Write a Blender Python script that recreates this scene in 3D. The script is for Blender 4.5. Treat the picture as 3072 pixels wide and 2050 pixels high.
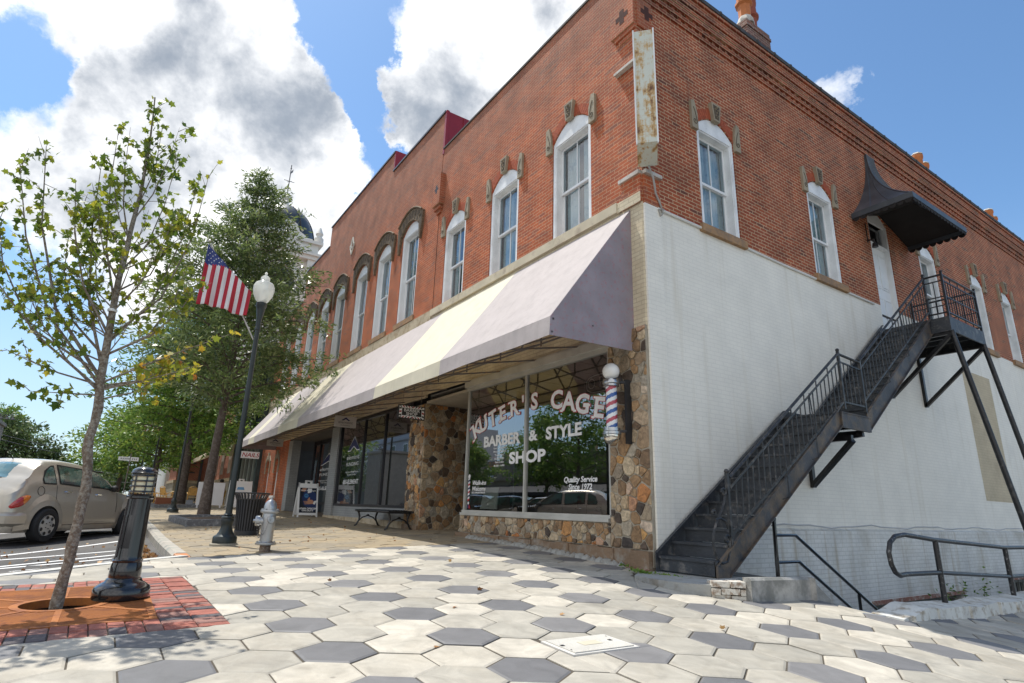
import bpy, bmesh, math, random
import numpy as np
from mathutils import Vector, Matrix
random.seed(7); rng = np.random.default_rng(7)
SC = bpy.context.scene
for o in list(bpy.data.objects): bpy.data.objects.remove(o)
PI = math.pi
# ------------------------------------------------------------------ camera
def cam_axes(yaw, pitch, roll):
    f = Vector((-math.sin(yaw)*math.cos(pitch), math.cos(yaw)*math.cos(pitch), math.sin(pitch)))
    r = Vector((math.cos(yaw), math.sin(yaw), 0)); u = r.cross(f)
    return math.cos(roll)*r+math.sin(roll)*u, -math.sin(roll)*r+math.cos(roll)*u, f
r_, u_, f_ = cam_axes(math.radians(56.40833), math.radians(16.08883), math.radians(1.70137))
cd = bpy.data.cameras.new('camera'); cam = bpy.data.objects.new('camera', cd); SC.collection.objects.link(cam)
cd.sensor_width = 36; cd.lens = 20.370; cd.clip_start = .05; cd.clip_end = 3000
M = Matrix.Identity(4)
for i in range(3): M[i][0] = r_[i]; M[i][1] = u_[i]; M[i][2] = -f_[i]
M[0][3], M[1][3], M[2][3] = 5.70099, -6.19525, .68
cam.matrix_world = M; SC.camera = cam
# ------------------------------------------------------------------ sun, sky, exposure
SUN = Vector((.42, .125, -1.0))
sd = bpy.data.lights.new('sun', 'SUN'); so = bpy.data.objects.new('sun', sd); SC.collection.objects.link(so)
sd.energy = 3.3; sd.angle = math.radians(.55); sd.color = (1, .955, .87)
so.rotation_euler = SUN.to_track_quat('-Z', 'Y').to_euler()
W = bpy.data.worlds.new('World'); SC.world = W; W.use_nodes = True
nt = W.node_tree; N = nt.nodes; L = nt.links; N.clear()
def nd(t, **k):
    n = N.new(t)
    for a, b in k.items(): setattr(n, a, b)
    return n
def mth(op, a, b=None, c=None, clamp=False):
    n = nd('ShaderNodeMath', operation=op, use_clamp=clamp)
    for i, x in enumerate((a, b, c)):
        if x is None: continue
        if isinstance(x, (int, float)): n.inputs[i].default_value = x
        else: L.new(x, n.inputs[i])
    return n.outputs[0]
sky = nd('ShaderNodeTexSky', sky_type='NISHITA', sun_disc=False)
sky.sun_elevation = math.radians(65); sky.sun_rotation = math.radians(-106.6)
sky.air_density = 1.0; sky.dust_density = .6; sky.ozone_density = 2.0; sky.altitude = 200
tc = nd('ShaderNodeTexCoord'); DIR = tc.outputs['Generated']
def noise(scale, detail, rough, dist, off=(0, 0, 0), stretch=(1, 1, 1)):
    mp = nd('ShaderNodeMapping'); mp.inputs['Location'].default_value = off; mp.inputs['Scale'].default_value = stretch
    L.new(DIR, mp.inputs[0])
    n = nd('ShaderNodeTexNoise'); n.inputs['Scale'].default_value = scale; n.inputs['Detail'].default_value = detail
    n.inputs['Roughness'].default_value = rough; n.inputs['Distortion'].default_value = dist
    L.new(mp.outputs[0], n.inputs['Vector']); return n.outputs['Fac']
wm = nd('ShaderNodeTexNoise'); wm.inputs['Scale'].default_value = 3.2; wm.inputs['Detail'].default_value = 9; wm.inputs['Roughness'].default_value = .66; L.new(DIR, wm.inputs['Vector'])
w1 = nd('ShaderNodeVectorMath', operation='SUBTRACT'); L.new(wm.outputs['Color'], w1.inputs[0]); w1.inputs[1].default_value = (.5, .5, .5)
w2 = nd('ShaderNodeVectorMath', operation='MULTIPLY_ADD'); L.new(w1.outputs[0], w2.inputs[0]); w2.inputs[1].default_value = (.32, .32, .32); L.new(DIR, w2.inputs[2])
w3 = nd('ShaderNodeVectorMath', operation='NORMALIZE'); L.new(w2.outputs[0], w3.inputs[0]); DW = w3.outputs[0]
def blob(d, r_deg, w):
    d = Vector(d).normalized()
    n = nd('ShaderNodeVectorMath', operation='DOT_PRODUCT'); L.new(DW, n.inputs[0]); n.inputs[1].default_value = d
    c1 = math.cos(math.radians(r_deg))
    m = nd('ShaderNodeMapRange', interpolation_type='SMOOTHSTEP'); L.new(n.outputs['Value'], m.inputs[0])
    m.inputs[1].default_value = c1; m.inputs[2].default_value = 1-.12*(1-c1); m.inputs[3].default_value = 0; m.inputs[4].default_value = w
    return m.outputs[0]
BL = [((-.848, -.048, .528), 23, .48), ((-.868, .004, .497), 16, .22), ((-.881, .160, .441), 11, .34), ((-.926, -.112, .361), 15, .26), ((-.789, .03, .613), 12, .28),
      ((-.969, -.142, .201), 12, .04), ((-.655, .385, .65), 13, .75), ((-.735, .29, .610), 6.5, .45), ((-.52, .36, .78), 14, .4),
      ((-.852, -.20, .489), 5.5, -.55), ((-.825, -.20, .533), 5, -.5), ((-.71, .150, .686), 4.6, -.75), ((-.767, .162, .622), 4.2, -.75), ((-.776, .215, .59), 3.4, -.7), ((-.812, .255, .525), 4.6, -.7), ((-.855, .262, .455), 4.2, -.6),
      ((-.786, -.092, .612), 4.5, -.42), ((-.731, .086, .677), 3.2, -.42), ((-.326, .749, .577), 2.2, .30), ((-.355, .715, .603), 1.2, .26), ((-.30, .76, .577), 10, -.20), ((-.12, .83, .545), 14, -.30), ((-.33, .65, .68), 8, -.2),
      ((.5, -.7, .5), 55, .45), ((-.4, -.8, .45), 38, .4), ((-.93, .31, .22), 11, .3), ((.9, -.35, .25), 38, .35), ((-.99, -.09, .10), 11, .14), ((-.975, -.13, .20), 9, -.42), ((-.93, -.30, .2), 12, -.3), ((-.99, .02, .12), 7, -.2)]  # leading entry: unseen cloud bank behind the camera, added to light the facades
cov = None
for b in BL:
    o = blob(*b); cov = o if cov is None else mth('ADD', cov, o)
fb = noise(3.1, 10, .60, .35, (4.2, 1.3, 2.2), (1, 1, 1.35))
fb2 = noise(11, 8, .62, .2, (1, 5, 3))
dens = mth('ADD', mth('ADD', cov, mth('MULTIPLY', mth('SUBTRACT', fb, .5), 1.5)), mth('MULTIPLY', mth('SUBTRACT', fb2, .5), .85))
mr = nd('ShaderNodeMapRange', interpolation_type='SMOOTHSTEP'); L.new(dens, mr.inputs[0]); mr.inputs[1].default_value = .06; mr.inputs[2].default_value = .56
mask = mr.outputs[0]
# thick middles of the clouds are grey, rims and tops white
sh = noise(6.0, 10, .58, .1, (2.2, 7.3, 1.4), (1, 1, 1.15))
thick = mth('ADD', mth('MULTIPLY', dens, .42), mth('MULTIPLY', mth('SUBTRACT', sh, .5), 3.4))
mr2 = nd('ShaderNodeMapRange', interpolation_type='SMOOTHSTEP'); L.new(thick, mr2.inputs[0]); mr2.inputs[1].default_value = -.25; mr2.inputs[2].default_value = 1.0
cc = nd('ShaderNodeMix', data_type='RGBA'); L.new(mr2.outputs[0], cc.inputs[0]); cc.inputs[6].default_value = (1.0, 1.0, 1.0, 1); cc.inputs[7].default_value = (.26, .30, .36, 1)
cmul = nd('ShaderNodeMix', data_type='RGBA', blend_type='MULTIPLY'); cmul.inputs[0].default_value = 1
L.new(cc.outputs[2], cmul.inputs[6]); CLOUD = 6.2; cmul.inputs[7].default_value = (CLOUD, CLOUD, CLOUD, 1)
skt = nd('ShaderNodeMix', data_type='RGBA', blend_type='MULTIPLY'); skt.inputs[0].default_value = 1; L.new(sky.outputs[0], skt.inputs[6]); skt.inputs[7].default_value = (.60, .74, .80, 1)
sx_ = nd('ShaderNodeSeparateXYZ'); L.new(DIR, sx_.inputs[0])
hz = nd('ShaderNodeMapRange', interpolation_type='SMOOTHSTEP'); L.new(sx_.outputs[2], hz.inputs[0]); hz.inputs[1].default_value = 0; hz.inputs[2].default_value = .42; hz.inputs[3].default_value = .62; hz.inputs[4].default_value = 0
hm_ = nd('ShaderNodeMix', data_type='RGBA'); L.new(hz.outputs[0], hm_.inputs[0]); L.new(skt.outputs[2], hm_.inputs[6]); hm_.inputs[7].default_value = (2.9, 3.35, 3.8, 1)
mx = nd('ShaderNodeMix', data_type='RGBA'); L.new(mask, mx.inputs[0]); L.new(hm_.outputs[2], mx.inputs[6]); L.new(cmul.outputs[2], mx.inputs[7])
bg = nd('ShaderNodeBackground'); bg.inputs[1].default_value = .15; L.new(mx.outputs[2], bg.inputs[0])
wo = nd('ShaderNodeOutputWorld'); L.new(bg.outputs[0], wo.inputs[0])
SC.view_settings.view_transform = 'Standard'; SC.view_settings.look = 'None'; SC.view_settings.gamma = 1
SC.view_settings.exposure = .64; SC.view_settings.use_curve_mapping = False
SC.render.engine = 'CYCLES'
# ------------------------------------------------------------------ ground height
K = [-.1422, -.18382, .0644, -.10674, -.16854, -.02524, -.02165, -.05204, -.05053, -.04769]
def sst(a, b, x):
    t = min(1, max(0, (x-a)/(b-a))); return t*t*(3-2*t)
def G(x, y):
    X0 = min(7, max(-12, x)); Y0 = min(2.5, max(-9, y)); X = (X0-1)/5; Y = (Y0+4)/5
    p = K[0]+K[1]*X+K[2]*Y+K[3]*X*X+K[4]*X*Y+K[5]*Y*Y+K[6]*X**3+K[7]*X*X*Y+K[8]*X*Y*Y+K[9]*Y**3
    d = -8-x; l = .13+.0165*min(d, 14)+.008*min(max(d-14, 0), 28)+.035*min(0, max(-8, y))
    w = sst(6, 11, -x); return p*(1-w)+l*w
def border_d(x, y):          # distance to the street side of the plaza's edge
    pts = [(-3.9, -5.15), (-3.25, -6.15), (-2.5, -7.0), (-1.2, -8.6), (.5, -11), (3, -16)]
    if y > pts[0][1]: return -3.9-x
    for a, b in zip(pts, pts[1:]):
        if y > b[1]: t = (y-a[1])/(b[1]-a[1]); return a[0]+t*(b[0]-a[0])-x
    return pts[-1][0]-x
def S(x, y): return G(x, y)-.115*sst(.1, 2.2, border_d(x, y))
# ------------------------------------------------------------------ mesh helpers
def origin(o):
    v = Vector((0, 0, 0))
    while o is not None: v += o.location; o = o.parent
    return v
class MB:
    def __init__(s): s.v = []; s.f = []; s.m = []; s.sm = []; s.c = 0; s.T = None; s.smooth = False
    def add(s, vs, fs, m=None):
        b = len(s.v)
        for p in vs:
            p = Vector(p)
            if s.T is not None: p = s.T @ p
            s.v.append(tuple(p))
        for f in fs: s.f.append([b+i for i in f]); s.m.append(s.c if m is None else m); s.sm.append(s.smooth)
        return s
    def box(s, x0, x1, y0, y1, z0, z1, m=None):
        vs = [(x, y, z) for z in (z0, z1) for y in (y0, y1) for x in (x0, x1)]
        return s.add(vs, [(0, 2, 3, 1), (4, 5, 7, 6), (0, 1, 5, 4), (2, 6, 7, 3), (0, 4, 6, 2), (1, 3, 7, 5)], m)
    def quad(s, a, b, c, d, m=None): return s.add([a, b, c, d], [(0, 1, 2, 3)], m)
    def poly(s, pts, m=None): return s.add(pts, [tuple(range(len(pts)))], m)
    def prism(s, pts, off, m=None):
        n = len(pts); o = Vector(off); vs = list(map(Vector, pts)); vs2 = [p+o for p in vs]
        return s.add(vs+vs2, [tuple(range(n)), tuple(range(2*n-1, n-1, -1))]+[(i, (i+1) % n, n+(i+1) % n, n+i) for i in range(n)], m)
    def bar(s, a, b, w, h=None, m=None, up=(0, 0, 1)):
        a = Vector(a); b = Vector(b); h = h or w; d = (b-a).normalized(); upv = Vector(up)
        if abs(d.dot(upv)) > .98: upv = Vector((1, 0, 0))
        sd_ = d.cross(upv).normalized(); u = sd_.cross(d).normalized()
        vs = [p+sd_*(i*w/2)+u*(j*h/2) for p in (a, b) for i, j in ((-1, -1), (1, -1), (1, 1), (-1, 1))]
        return s.add(vs, [(3, 2, 1, 0), (4, 5, 6, 7), (0, 1, 5, 4), (1, 2, 6, 5), (2, 3, 7, 6), (3, 0, 4, 7)], m)
    def tube(s, path, r, seg=8, m=None, cap=True):
        path = [Vector(p) for p in path]; rs = r if isinstance(r, (list, tuple)) else [r]*len(path)
        n = len(path); vs = []; fs = []; side = None
        for i, p in enumerate(path):
            d = (path[min(i+1, n-1)]-path[max(i-1, 0)])
            if d.length < 1e-9: d = Vector((0, 0, 1))
            d.normalize()
            if side is None:
                side = d.cross(Vector((0, 0, 1)))
                if side.length < .05: side = d.cross(Vector((1, 0, 0)))
            side = (side-d*side.dot(d)).normalized(); up = d.cross(side)
            for k in range(seg):
                a = 2*PI*k/seg; vs.append(p+(side*math.cos(a)+up*math.sin(a))*rs[i])
        for i in range(n-1):
            for k in range(seg):
                k2 = (k+1) % seg; fs.append((i*seg+k, i*seg+k2, (i+1)*seg+k2, (i+1)*seg+k))
        if cap: fs += [tuple(range(seg-1, -1, -1)), tuple((n-1)*seg+k for k in range(seg))]
        o = s.smooth; s.smooth = seg > 5; s.add(vs, fs, m); s.smooth = o; return s
    def lathe(s, prof, c=(0, 0, 0), seg=24, m=None, fl=None):
        vs = []; fs = []; n = len(prof)
        for r, z in prof:
            for k in range(seg):
                a = 2*PI*k/seg; rr = r*(fl(k, z) if fl else 1); vs.append((c[0]+rr*math.cos(a), c[1]+rr*math.sin(a), c[2]+z))
        for i in range(n-1):
            for k in range(seg):
                k2 = (k+1) % seg; fs.append((i*seg+k, i*seg+k2, (i+1)*seg+k2, (i+1)*seg+k))
        if prof[0][0] > 1e-4: fs.append(tuple(range(seg-1, -1, -1)))
        if prof[-1][0] > 1e-4: fs.append(tuple((n-1)*seg+k for k in range(seg)))
        o = s.smooth; s.smooth = True; s.add(vs, fs, m); s.smooth = o; return s
    def build(s, name, mats, parent=None, world=False, kind=None, auto=True, recalc=True):
        me = bpy.data.meshes.new(name)
        vs = np.array(s.v, dtype=float).reshape(-1, 3)
        if world and parent is not None: vs = vs-np.array(origin(parent))
        me.from_pydata(vs.tolist(), [], s.f)
        if not isinstance(mats, (list, tuple)): mats = [mats]
        for m in mats: me.materials.append(m)
        me.polygons.foreach_set('material_index', s.m); me.polygons.foreach_set('use_smooth', s.sm)
        if recalc and len(s.f) < 60000:
            bm = bmesh.new(); bm.from_mesh(me); bmesh.ops.remove_doubles(bm, verts=bm.verts, dist=1e-5)
            bmesh.ops.recalc_face_normals(bm, faces=bm.faces)
            if auto:
                for e in bm.edges:
                    if len(e.link_faces) == 2 and e.calc_face_angle(0) > math.radians(38): e.smooth = False
            bm.to_mesh(me); bm.free()
        me.update()
        o = bpy.data.objects.new(name, me); SC.collection.objects.link(o)
        if parent is not None: o.parent = parent
        if kind: o['kind'] = kind
        return o
def tag(o, label, cat, group=None, kind=None):
    o['label'] = label; o['category'] = cat
    if group: o['group'] = group
    if kind: o['kind'] = kind
    return o
def thing(name, label, cat, loc=(0, 0, 0), rz=0, group=None):
    o = bpy.data.objects.new(name, None); SC.collection.objects.link(o); o.location = loc; o.rotation_euler = (0, 0, rz)
    o.empty_display_size = .2
    return tag(o, label, cat, group)
def copy_tree(o, parent=None):
    c = o.copy(); SC.collection.objects.link(c); c.parent = parent
    for ch in list(o.children): copy_tree(ch, c)
    return c
def text2d(body, size, bold=0.0, shear=0.0, align='CENTER', sx=1.0):
    cu = bpy.data.curves.new('text', 'FONT'); cu.body = body; cu.size = size; cu.offset = bold; cu.shear = shear; cu.align_x = align; cu.resolution_u = 3
    o = bpy.data.objects.new('text', cu); SC.collection.objects.link(o); dg = bpy.context.evaluated_depsgraph_get(); dg.update()
    me = bpy.data.meshes.new_from_object(o.evaluated_get(dg))
    vs = [(v.co.x*sx, v.co.y) for v in me.vertices]; fs = [tuple(p.vertices) for p in me.polygons]
    bpy.data.objects.remove(o); bpy.data.curves.remove(cu); bpy.data.meshes.remove(me)
    return vs, fs
def put_text(mb, body, size, fn, m=None, thick=None, **k):   # fn maps (u, v) to a point
    vs, fs = text2d(body, size, **k)
    mb.add([fn(u, v) for u, v in vs], fs, m)
# facade frames: u along the wall, d into the wall, z up
FA = lambda u, d, z: (u, d, z)
FB = lambda u, d, z: (-d, u, z)
def fbox(mb, F, u0, u1, d0, d1, z0, z1, m=None):
    a = F(u0, d0, z0); b = F(u1, d1, z1)
    mb.box(min(a[0], b[0]), max(a[0], b[0]), min(a[1], b[1]), max(a[1], b[1]), min(a[2], b[2]), max(a[2], b[2]), m)
# ------------------------------------------------------------------ materials
def ntree(name):
    m = bpy.data.materials.new(name); m.use_nodes = True; t = m.node_tree; b = t.nodes['Principled BSDF']; return m, t, b
def inp(b, k, v):
    if k in b.inputs: b.inputs[k].default_value = v
def col(c): return (c[0], c[1], c[2], 1)
def mat(name, c, rough=.6, metal=0, var=.12, scale=3, bump=0, bscale=30, c2=None, c2amt=.5, c2scale=4, coat=0, spec=.5, em=None, trans=0, two=False, det=4, streak=None, stmin=.54, stamt=.6, sts=(7, 7, .5)):
    m, t, b = ntree(name); inp(b, 'Roughness', rough); inp(b, 'Metallic', metal); inp(b, 'Coat Weight', coat); inp(b, 'Coat Roughness', .05); inp(b, 'Specular IOR Level', spec)
    g = t.nodes.new('ShaderNodeNewGeometry')
    base = None
    n = t.nodes.new('ShaderNodeTexNoise'); n.inputs['Scale'].default_value = scale; n.inputs['Detail'].default_value = det; t.links.new(g.outputs['Position'], n.inputs['Vector'])
    r = t.nodes.new('ShaderNodeMapRange'); r.inputs[1].default_value = .3; r.inputs[2].default_value = .7; r.inputs[3].default_value = 1-var; r.inputs[4].default_value = 1+var
    t.links.new(n.outputs['Fac'], r.inputs[0])
    hs = t.nodes.new('ShaderNodeVectorMath'); hs.operation = 'SCALE'; t.links.new(r.outputs[0], hs.inputs['Scale'])
    if c2:
        n2 = t.nodes.new('ShaderNodeTexNoise'); n2.inputs['Scale'].default_value = c2scale; n2.inputs['Detail'].default_value = 6; n2.inputs['Roughness'].default_value = .65; t.links.new(g.outputs['Position'], n2.inputs['Vector'])
        rr = t.nodes.new('ShaderNodeMapRange'); rr.inputs[1].default_value = .62-.3*c2amt; rr.inputs[2].default_value = .78-.3*c2amt; t.links.new(n2.outputs['Fac'], rr.inputs[0])
        mx_ = t.nodes.new('ShaderNodeMix'); mx_.data_type = 'RGBA'; mx_.inputs[6].default_value = col(c); mx_.inputs[7].default_value = col(c2)
        t.links.new(rr.outputs[0], mx_.inputs[0]); t.links.new(mx_.outputs[2], hs.inputs[0])
    else: hs.inputs[0].default_value = c[:3]
    if streak:
        sm = t.nodes.new('ShaderNodeMapping'); sm.inputs['Scale'].default_value = sts; t.links.new(g.outputs['Position'], sm.inputs[0]); sn = t.nodes.new('ShaderNodeTexNoise'); sn.inputs['Scale'].default_value = 1; sn.inputs['Detail'].default_value = 7; t.links.new(sm.outputs[0], sn.inputs['Vector'])
        sr = t.nodes.new('ShaderNodeMapRange'); sr.inputs[1].default_value = stmin; sr.inputs[2].default_value = stmin+.2; sr.inputs[4].default_value = stamt; t.links.new(sn.outputs['Fac'], sr.inputs[0])
        ms_ = t.nodes.new('ShaderNodeMix'); ms_.data_type = 'RGBA'; ms_.inputs[7].default_value = col(streak); t.links.new(sr.outputs[0], ms_.inputs[0])
        if c2: t.links.new(mx_.outputs[2], ms_.inputs[6])
        else: ms_.inputs[6].default_value = col(c)
        t.links.new(ms_.outputs[2], hs.inputs[0])
    t.links.new(hs.outputs[0], b.inputs['Base Color'])
    if bump:
        nb = t.nodes.new('ShaderNodeTexNoise'); nb.inputs['Scale'].default_value = bscale; nb.inputs['Detail'].default_value = 5; t.links.new(g.outputs['Position'], nb.inputs['Vector'])
        bp = t.nodes.new('ShaderNodeBump'); bp.inputs['Strength'].default_value = bump; bp.inputs['Distance'].default_value = .02; t.links.new(nb.outputs['Fac'], bp.inputs['Height']); t.links.new(bp.outputs[0], b.inputs['Normal'])
    if em: inp(b, 'Emission Color', col(em[0])); inp(b, 'Emission Strength', em[1])
    if trans: inp(b, 'Transmission Weight', trans)
    return m
def brick(name, c1, c2, mortar, dark=None, top=None, topz=(8.2, 10.4), darkamt=.3, ms=.009, bump=.5, stain=None, stainamt=.4, bw=.205, rh=.0685, rough=.85, axis='xy', var=.25, offx=0.0, chips=None, chipt=.735, streak=None, stk=.7):
    m, t, b = ntree(name); inp(b, 'Roughness', rough)
    nn = t.nodes.new; ln = t.links.new
    g = nn('ShaderNodeNewGeometry'); sp = nn('ShaderNodeSeparateXYZ'); ln(g.outputs['Position'], sp.inputs[0])
    ad = nn('ShaderNodeMath'); ad.operation = 'ADD'; ln(sp.outputs[0], ad.inputs[0]); ln(sp.outputs[1], ad.inputs[1])
    cb = nn('ShaderNodeCombineXYZ'); ln(ad.outputs[0], cb.inputs[0]); ln(sp.outputs[2], cb.inputs[1])
    # slight waviness of the courses
    wn = nn('ShaderNodeTexNoise'); wn.inputs['Scale'].default_value = 2.2; ln(g.outputs['Position'], wn.inputs['Vector'])
    wv = nn('ShaderNodeVectorMath'); wv.operation = 'MULTIPLY_ADD'; ln(wn.outputs['Color'], wv.inputs[0]); wv.inputs[1].default_value = (.012, .012, 0); ln(cb.outputs[0], wv.inputs[2])
    br = nn('ShaderNodeTexBrick'); ln(wv.outputs[0], br.inputs['Vector']); br.inputs['Scale'].default_value = 1
    br.inputs['Brick Width'].default_value = bw; br.inputs['Row Height'].default_value = rh; br.inputs['Mortar Size'].default_value = ms; br.inputs['Mortar Smooth'].default_value = .2
    br.inputs['Color1'].default_value = col(c1); br.inputs['Color2'].default_value = col(c2); br.inputs['Mortar'].default_value = col(mortar); br.inputs['Bias'].default_value = -.1
    cur = br.outputs['Color']
    def over(cur, c, fac_out, blend='MIX'):
        mx_ = nn('ShaderNodeMix'); mx_.data_type = 'RGBA'; mx_.blend_type = blend; ln(fac_out, mx_.inputs[0]); ln(cur, mx_.inputs[6]); mx_.inputs[7].default_value = col(c); return mx_.outputs[2]
    if dark:   # single dark bricks, chosen per brick by a stretched cell noise
        vo = nn('ShaderNodeTexVoronoi'); vo.inputs['Scale'].default_value = 1; mp = nn('ShaderNodeMapping'); mp.inputs['Scale'].default_value = (1/bw/1.6, 1/rh, 1); ln(cb.outputs[0], mp.inputs[0]); ln(mp.outputs[0], vo.inputs['Vector'])
        sc_ = nn('ShaderNodeSeparateColor'); ln(vo.outputs['Color'], sc_.inputs[0])
        r = nn('ShaderNodeMapRange'); r.inputs[1].default_value = 1-darkamt; r.inputs[2].default_value = 1; r.inputs[4].default_value = .9; ln(sc_.outputs[0], r.inputs[0])
        inv = nn('ShaderNodeMath'); inv.operation = 'SUBTRACT'; inv.inputs[0].default_value = 1; ln(br.outputs['Fac'], inv.inputs[1])
        mu = nn('ShaderNodeMath'); mu.operation = 'MULTIPLY'; ln(r.outputs[0], mu.inputs[0]); ln(inv.outputs[0], mu.inputs[1])
        cur = over(cur, dark, mu.outputs[0])
    if stain:
        n2 = nn('ShaderNodeTexNoise'); n2.inputs['Scale'].default_value = .9; n2.inputs['Detail'].default_value = 8; n2.inputs['Roughness'].default_value = .7; ln(g.outputs['Position'], n2.inputs['Vector'])
        r2 = nn('ShaderNodeMapRange'); r2.inputs[1].default_value = .5; r2.inputs[2].default_value = .75; r2.inputs[4].default_value = stainamt; ln(n2.outputs['Fac'], r2.inputs[0]); cur = over(cur, stain, r2.outputs[0])
    if streak:
        sm = nn('ShaderNodeMapping'); sm.inputs['Scale'].default_value = (5, 5, .35); ln(g.outputs['Position'], sm.inputs[0]); sn = nn('ShaderNodeTexNoise'); sn.inputs['Scale'].default_value = 1; sn.inputs['Detail'].default_value = 6; ln(sm.outputs[0], sn.inputs['Vector'])
        sr = nn('ShaderNodeMapRange'); sr.inputs[1].default_value = .56; sr.inputs[2].default_value = .74; sr.inputs[4].default_value = stk; ln(sn.outputs['Fac'], sr.inputs[0]); cur = over(cur, streak, sr.outputs[0])
    if chips:
        cn = nn('ShaderNodeTexNoise'); cn.inputs['Scale'].default_value = 9; cn.inputs['Detail'].default_value = 9; cn.inputs['Roughness'].default_value = .72; ln(g.outputs['Position'], cn.inputs['Vector'])
        cr_ = nn('ShaderNodeMapRange'); cr_.inputs[1].default_value = chipt; cr_.inputs[2].default_value = chipt+.012; cr_.inputs[4].default_value = .9; ln(cn.outputs['Fac'], cr_.inputs[0]); cur = over(cur, chips, cr_.outputs[0])
    if top:
        zz = nn('ShaderNodeMath'); zz.operation = 'MULTIPLY_ADD'; zz.inputs[1].default_value = 3.0; ln(wn.outputs['Fac'], zz.inputs[0]); ln(sp.outputs[2], zz.inputs[2])
        rt_ = nn('ShaderNodeMapRange'); rt_.inputs[1].default_value = topz[0]+1.5; rt_.inputs[2].default_value = topz[1]+1.5; rt_.inputs[4].default_value = .5; ln(zz.outputs[0], rt_.inputs[0]); cur = over(cur, top, rt_.outputs[0])
    n3 = nn('ShaderNodeTexNoise'); n3.inputs['Scale'].default_value = 1.7; n3.inputs['Detail'].default_value = 6; ln(g.outputs['Position'], n3.inputs['Vector'])
    r3 = nn('ShaderNodeMapRange'); r3.inputs[1].default_value = .3; r3.inputs[2].default_value = .7; r3.inputs[3].default_value = 1-var; r3.inputs[4].default_value = 1+var; ln(n3.outputs['Fac'], r3.inputs[0])
    vs = nn('ShaderNodeVectorMath'); vs.operation = 'SCALE'; ln(cur, vs.inputs[0]); ln(r3.outputs[0], vs.inputs['Scale'])
    ln(vs.outputs[0], b.inputs['Base Color'])
    n4 = nn('ShaderNodeTexNoise'); n4.inputs['Scale'].default_value = 60; n4.inputs['Detail'].default_value = 4; ln(g.outputs['Position'], n4.inputs['Vector'])
    hm = nn('ShaderNodeMath'); hm.operation = 'MULTIPLY_ADD'; hm.inputs[1].default_value = -1; ln(br.outputs['Fac'], hm.inputs[0])
    h2 = nn('ShaderNodeMath'); h2.operation = 'MULTIPLY'; h2.inputs[1].default_value = .6; ln(n4.outputs['Fac'], h2.inputs[0]); ln(h2.outputs[0], hm.inputs[2])
    bp = nn('ShaderNodeBump'); bp.inputs['Strength'].default_value = bump; bp.inputs['Distance'].default_value = .012; ln(hm.outputs[0], bp.inputs['Height']); ln(bp.outputs[0], b.inputs['Normal'])
    return m
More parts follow.
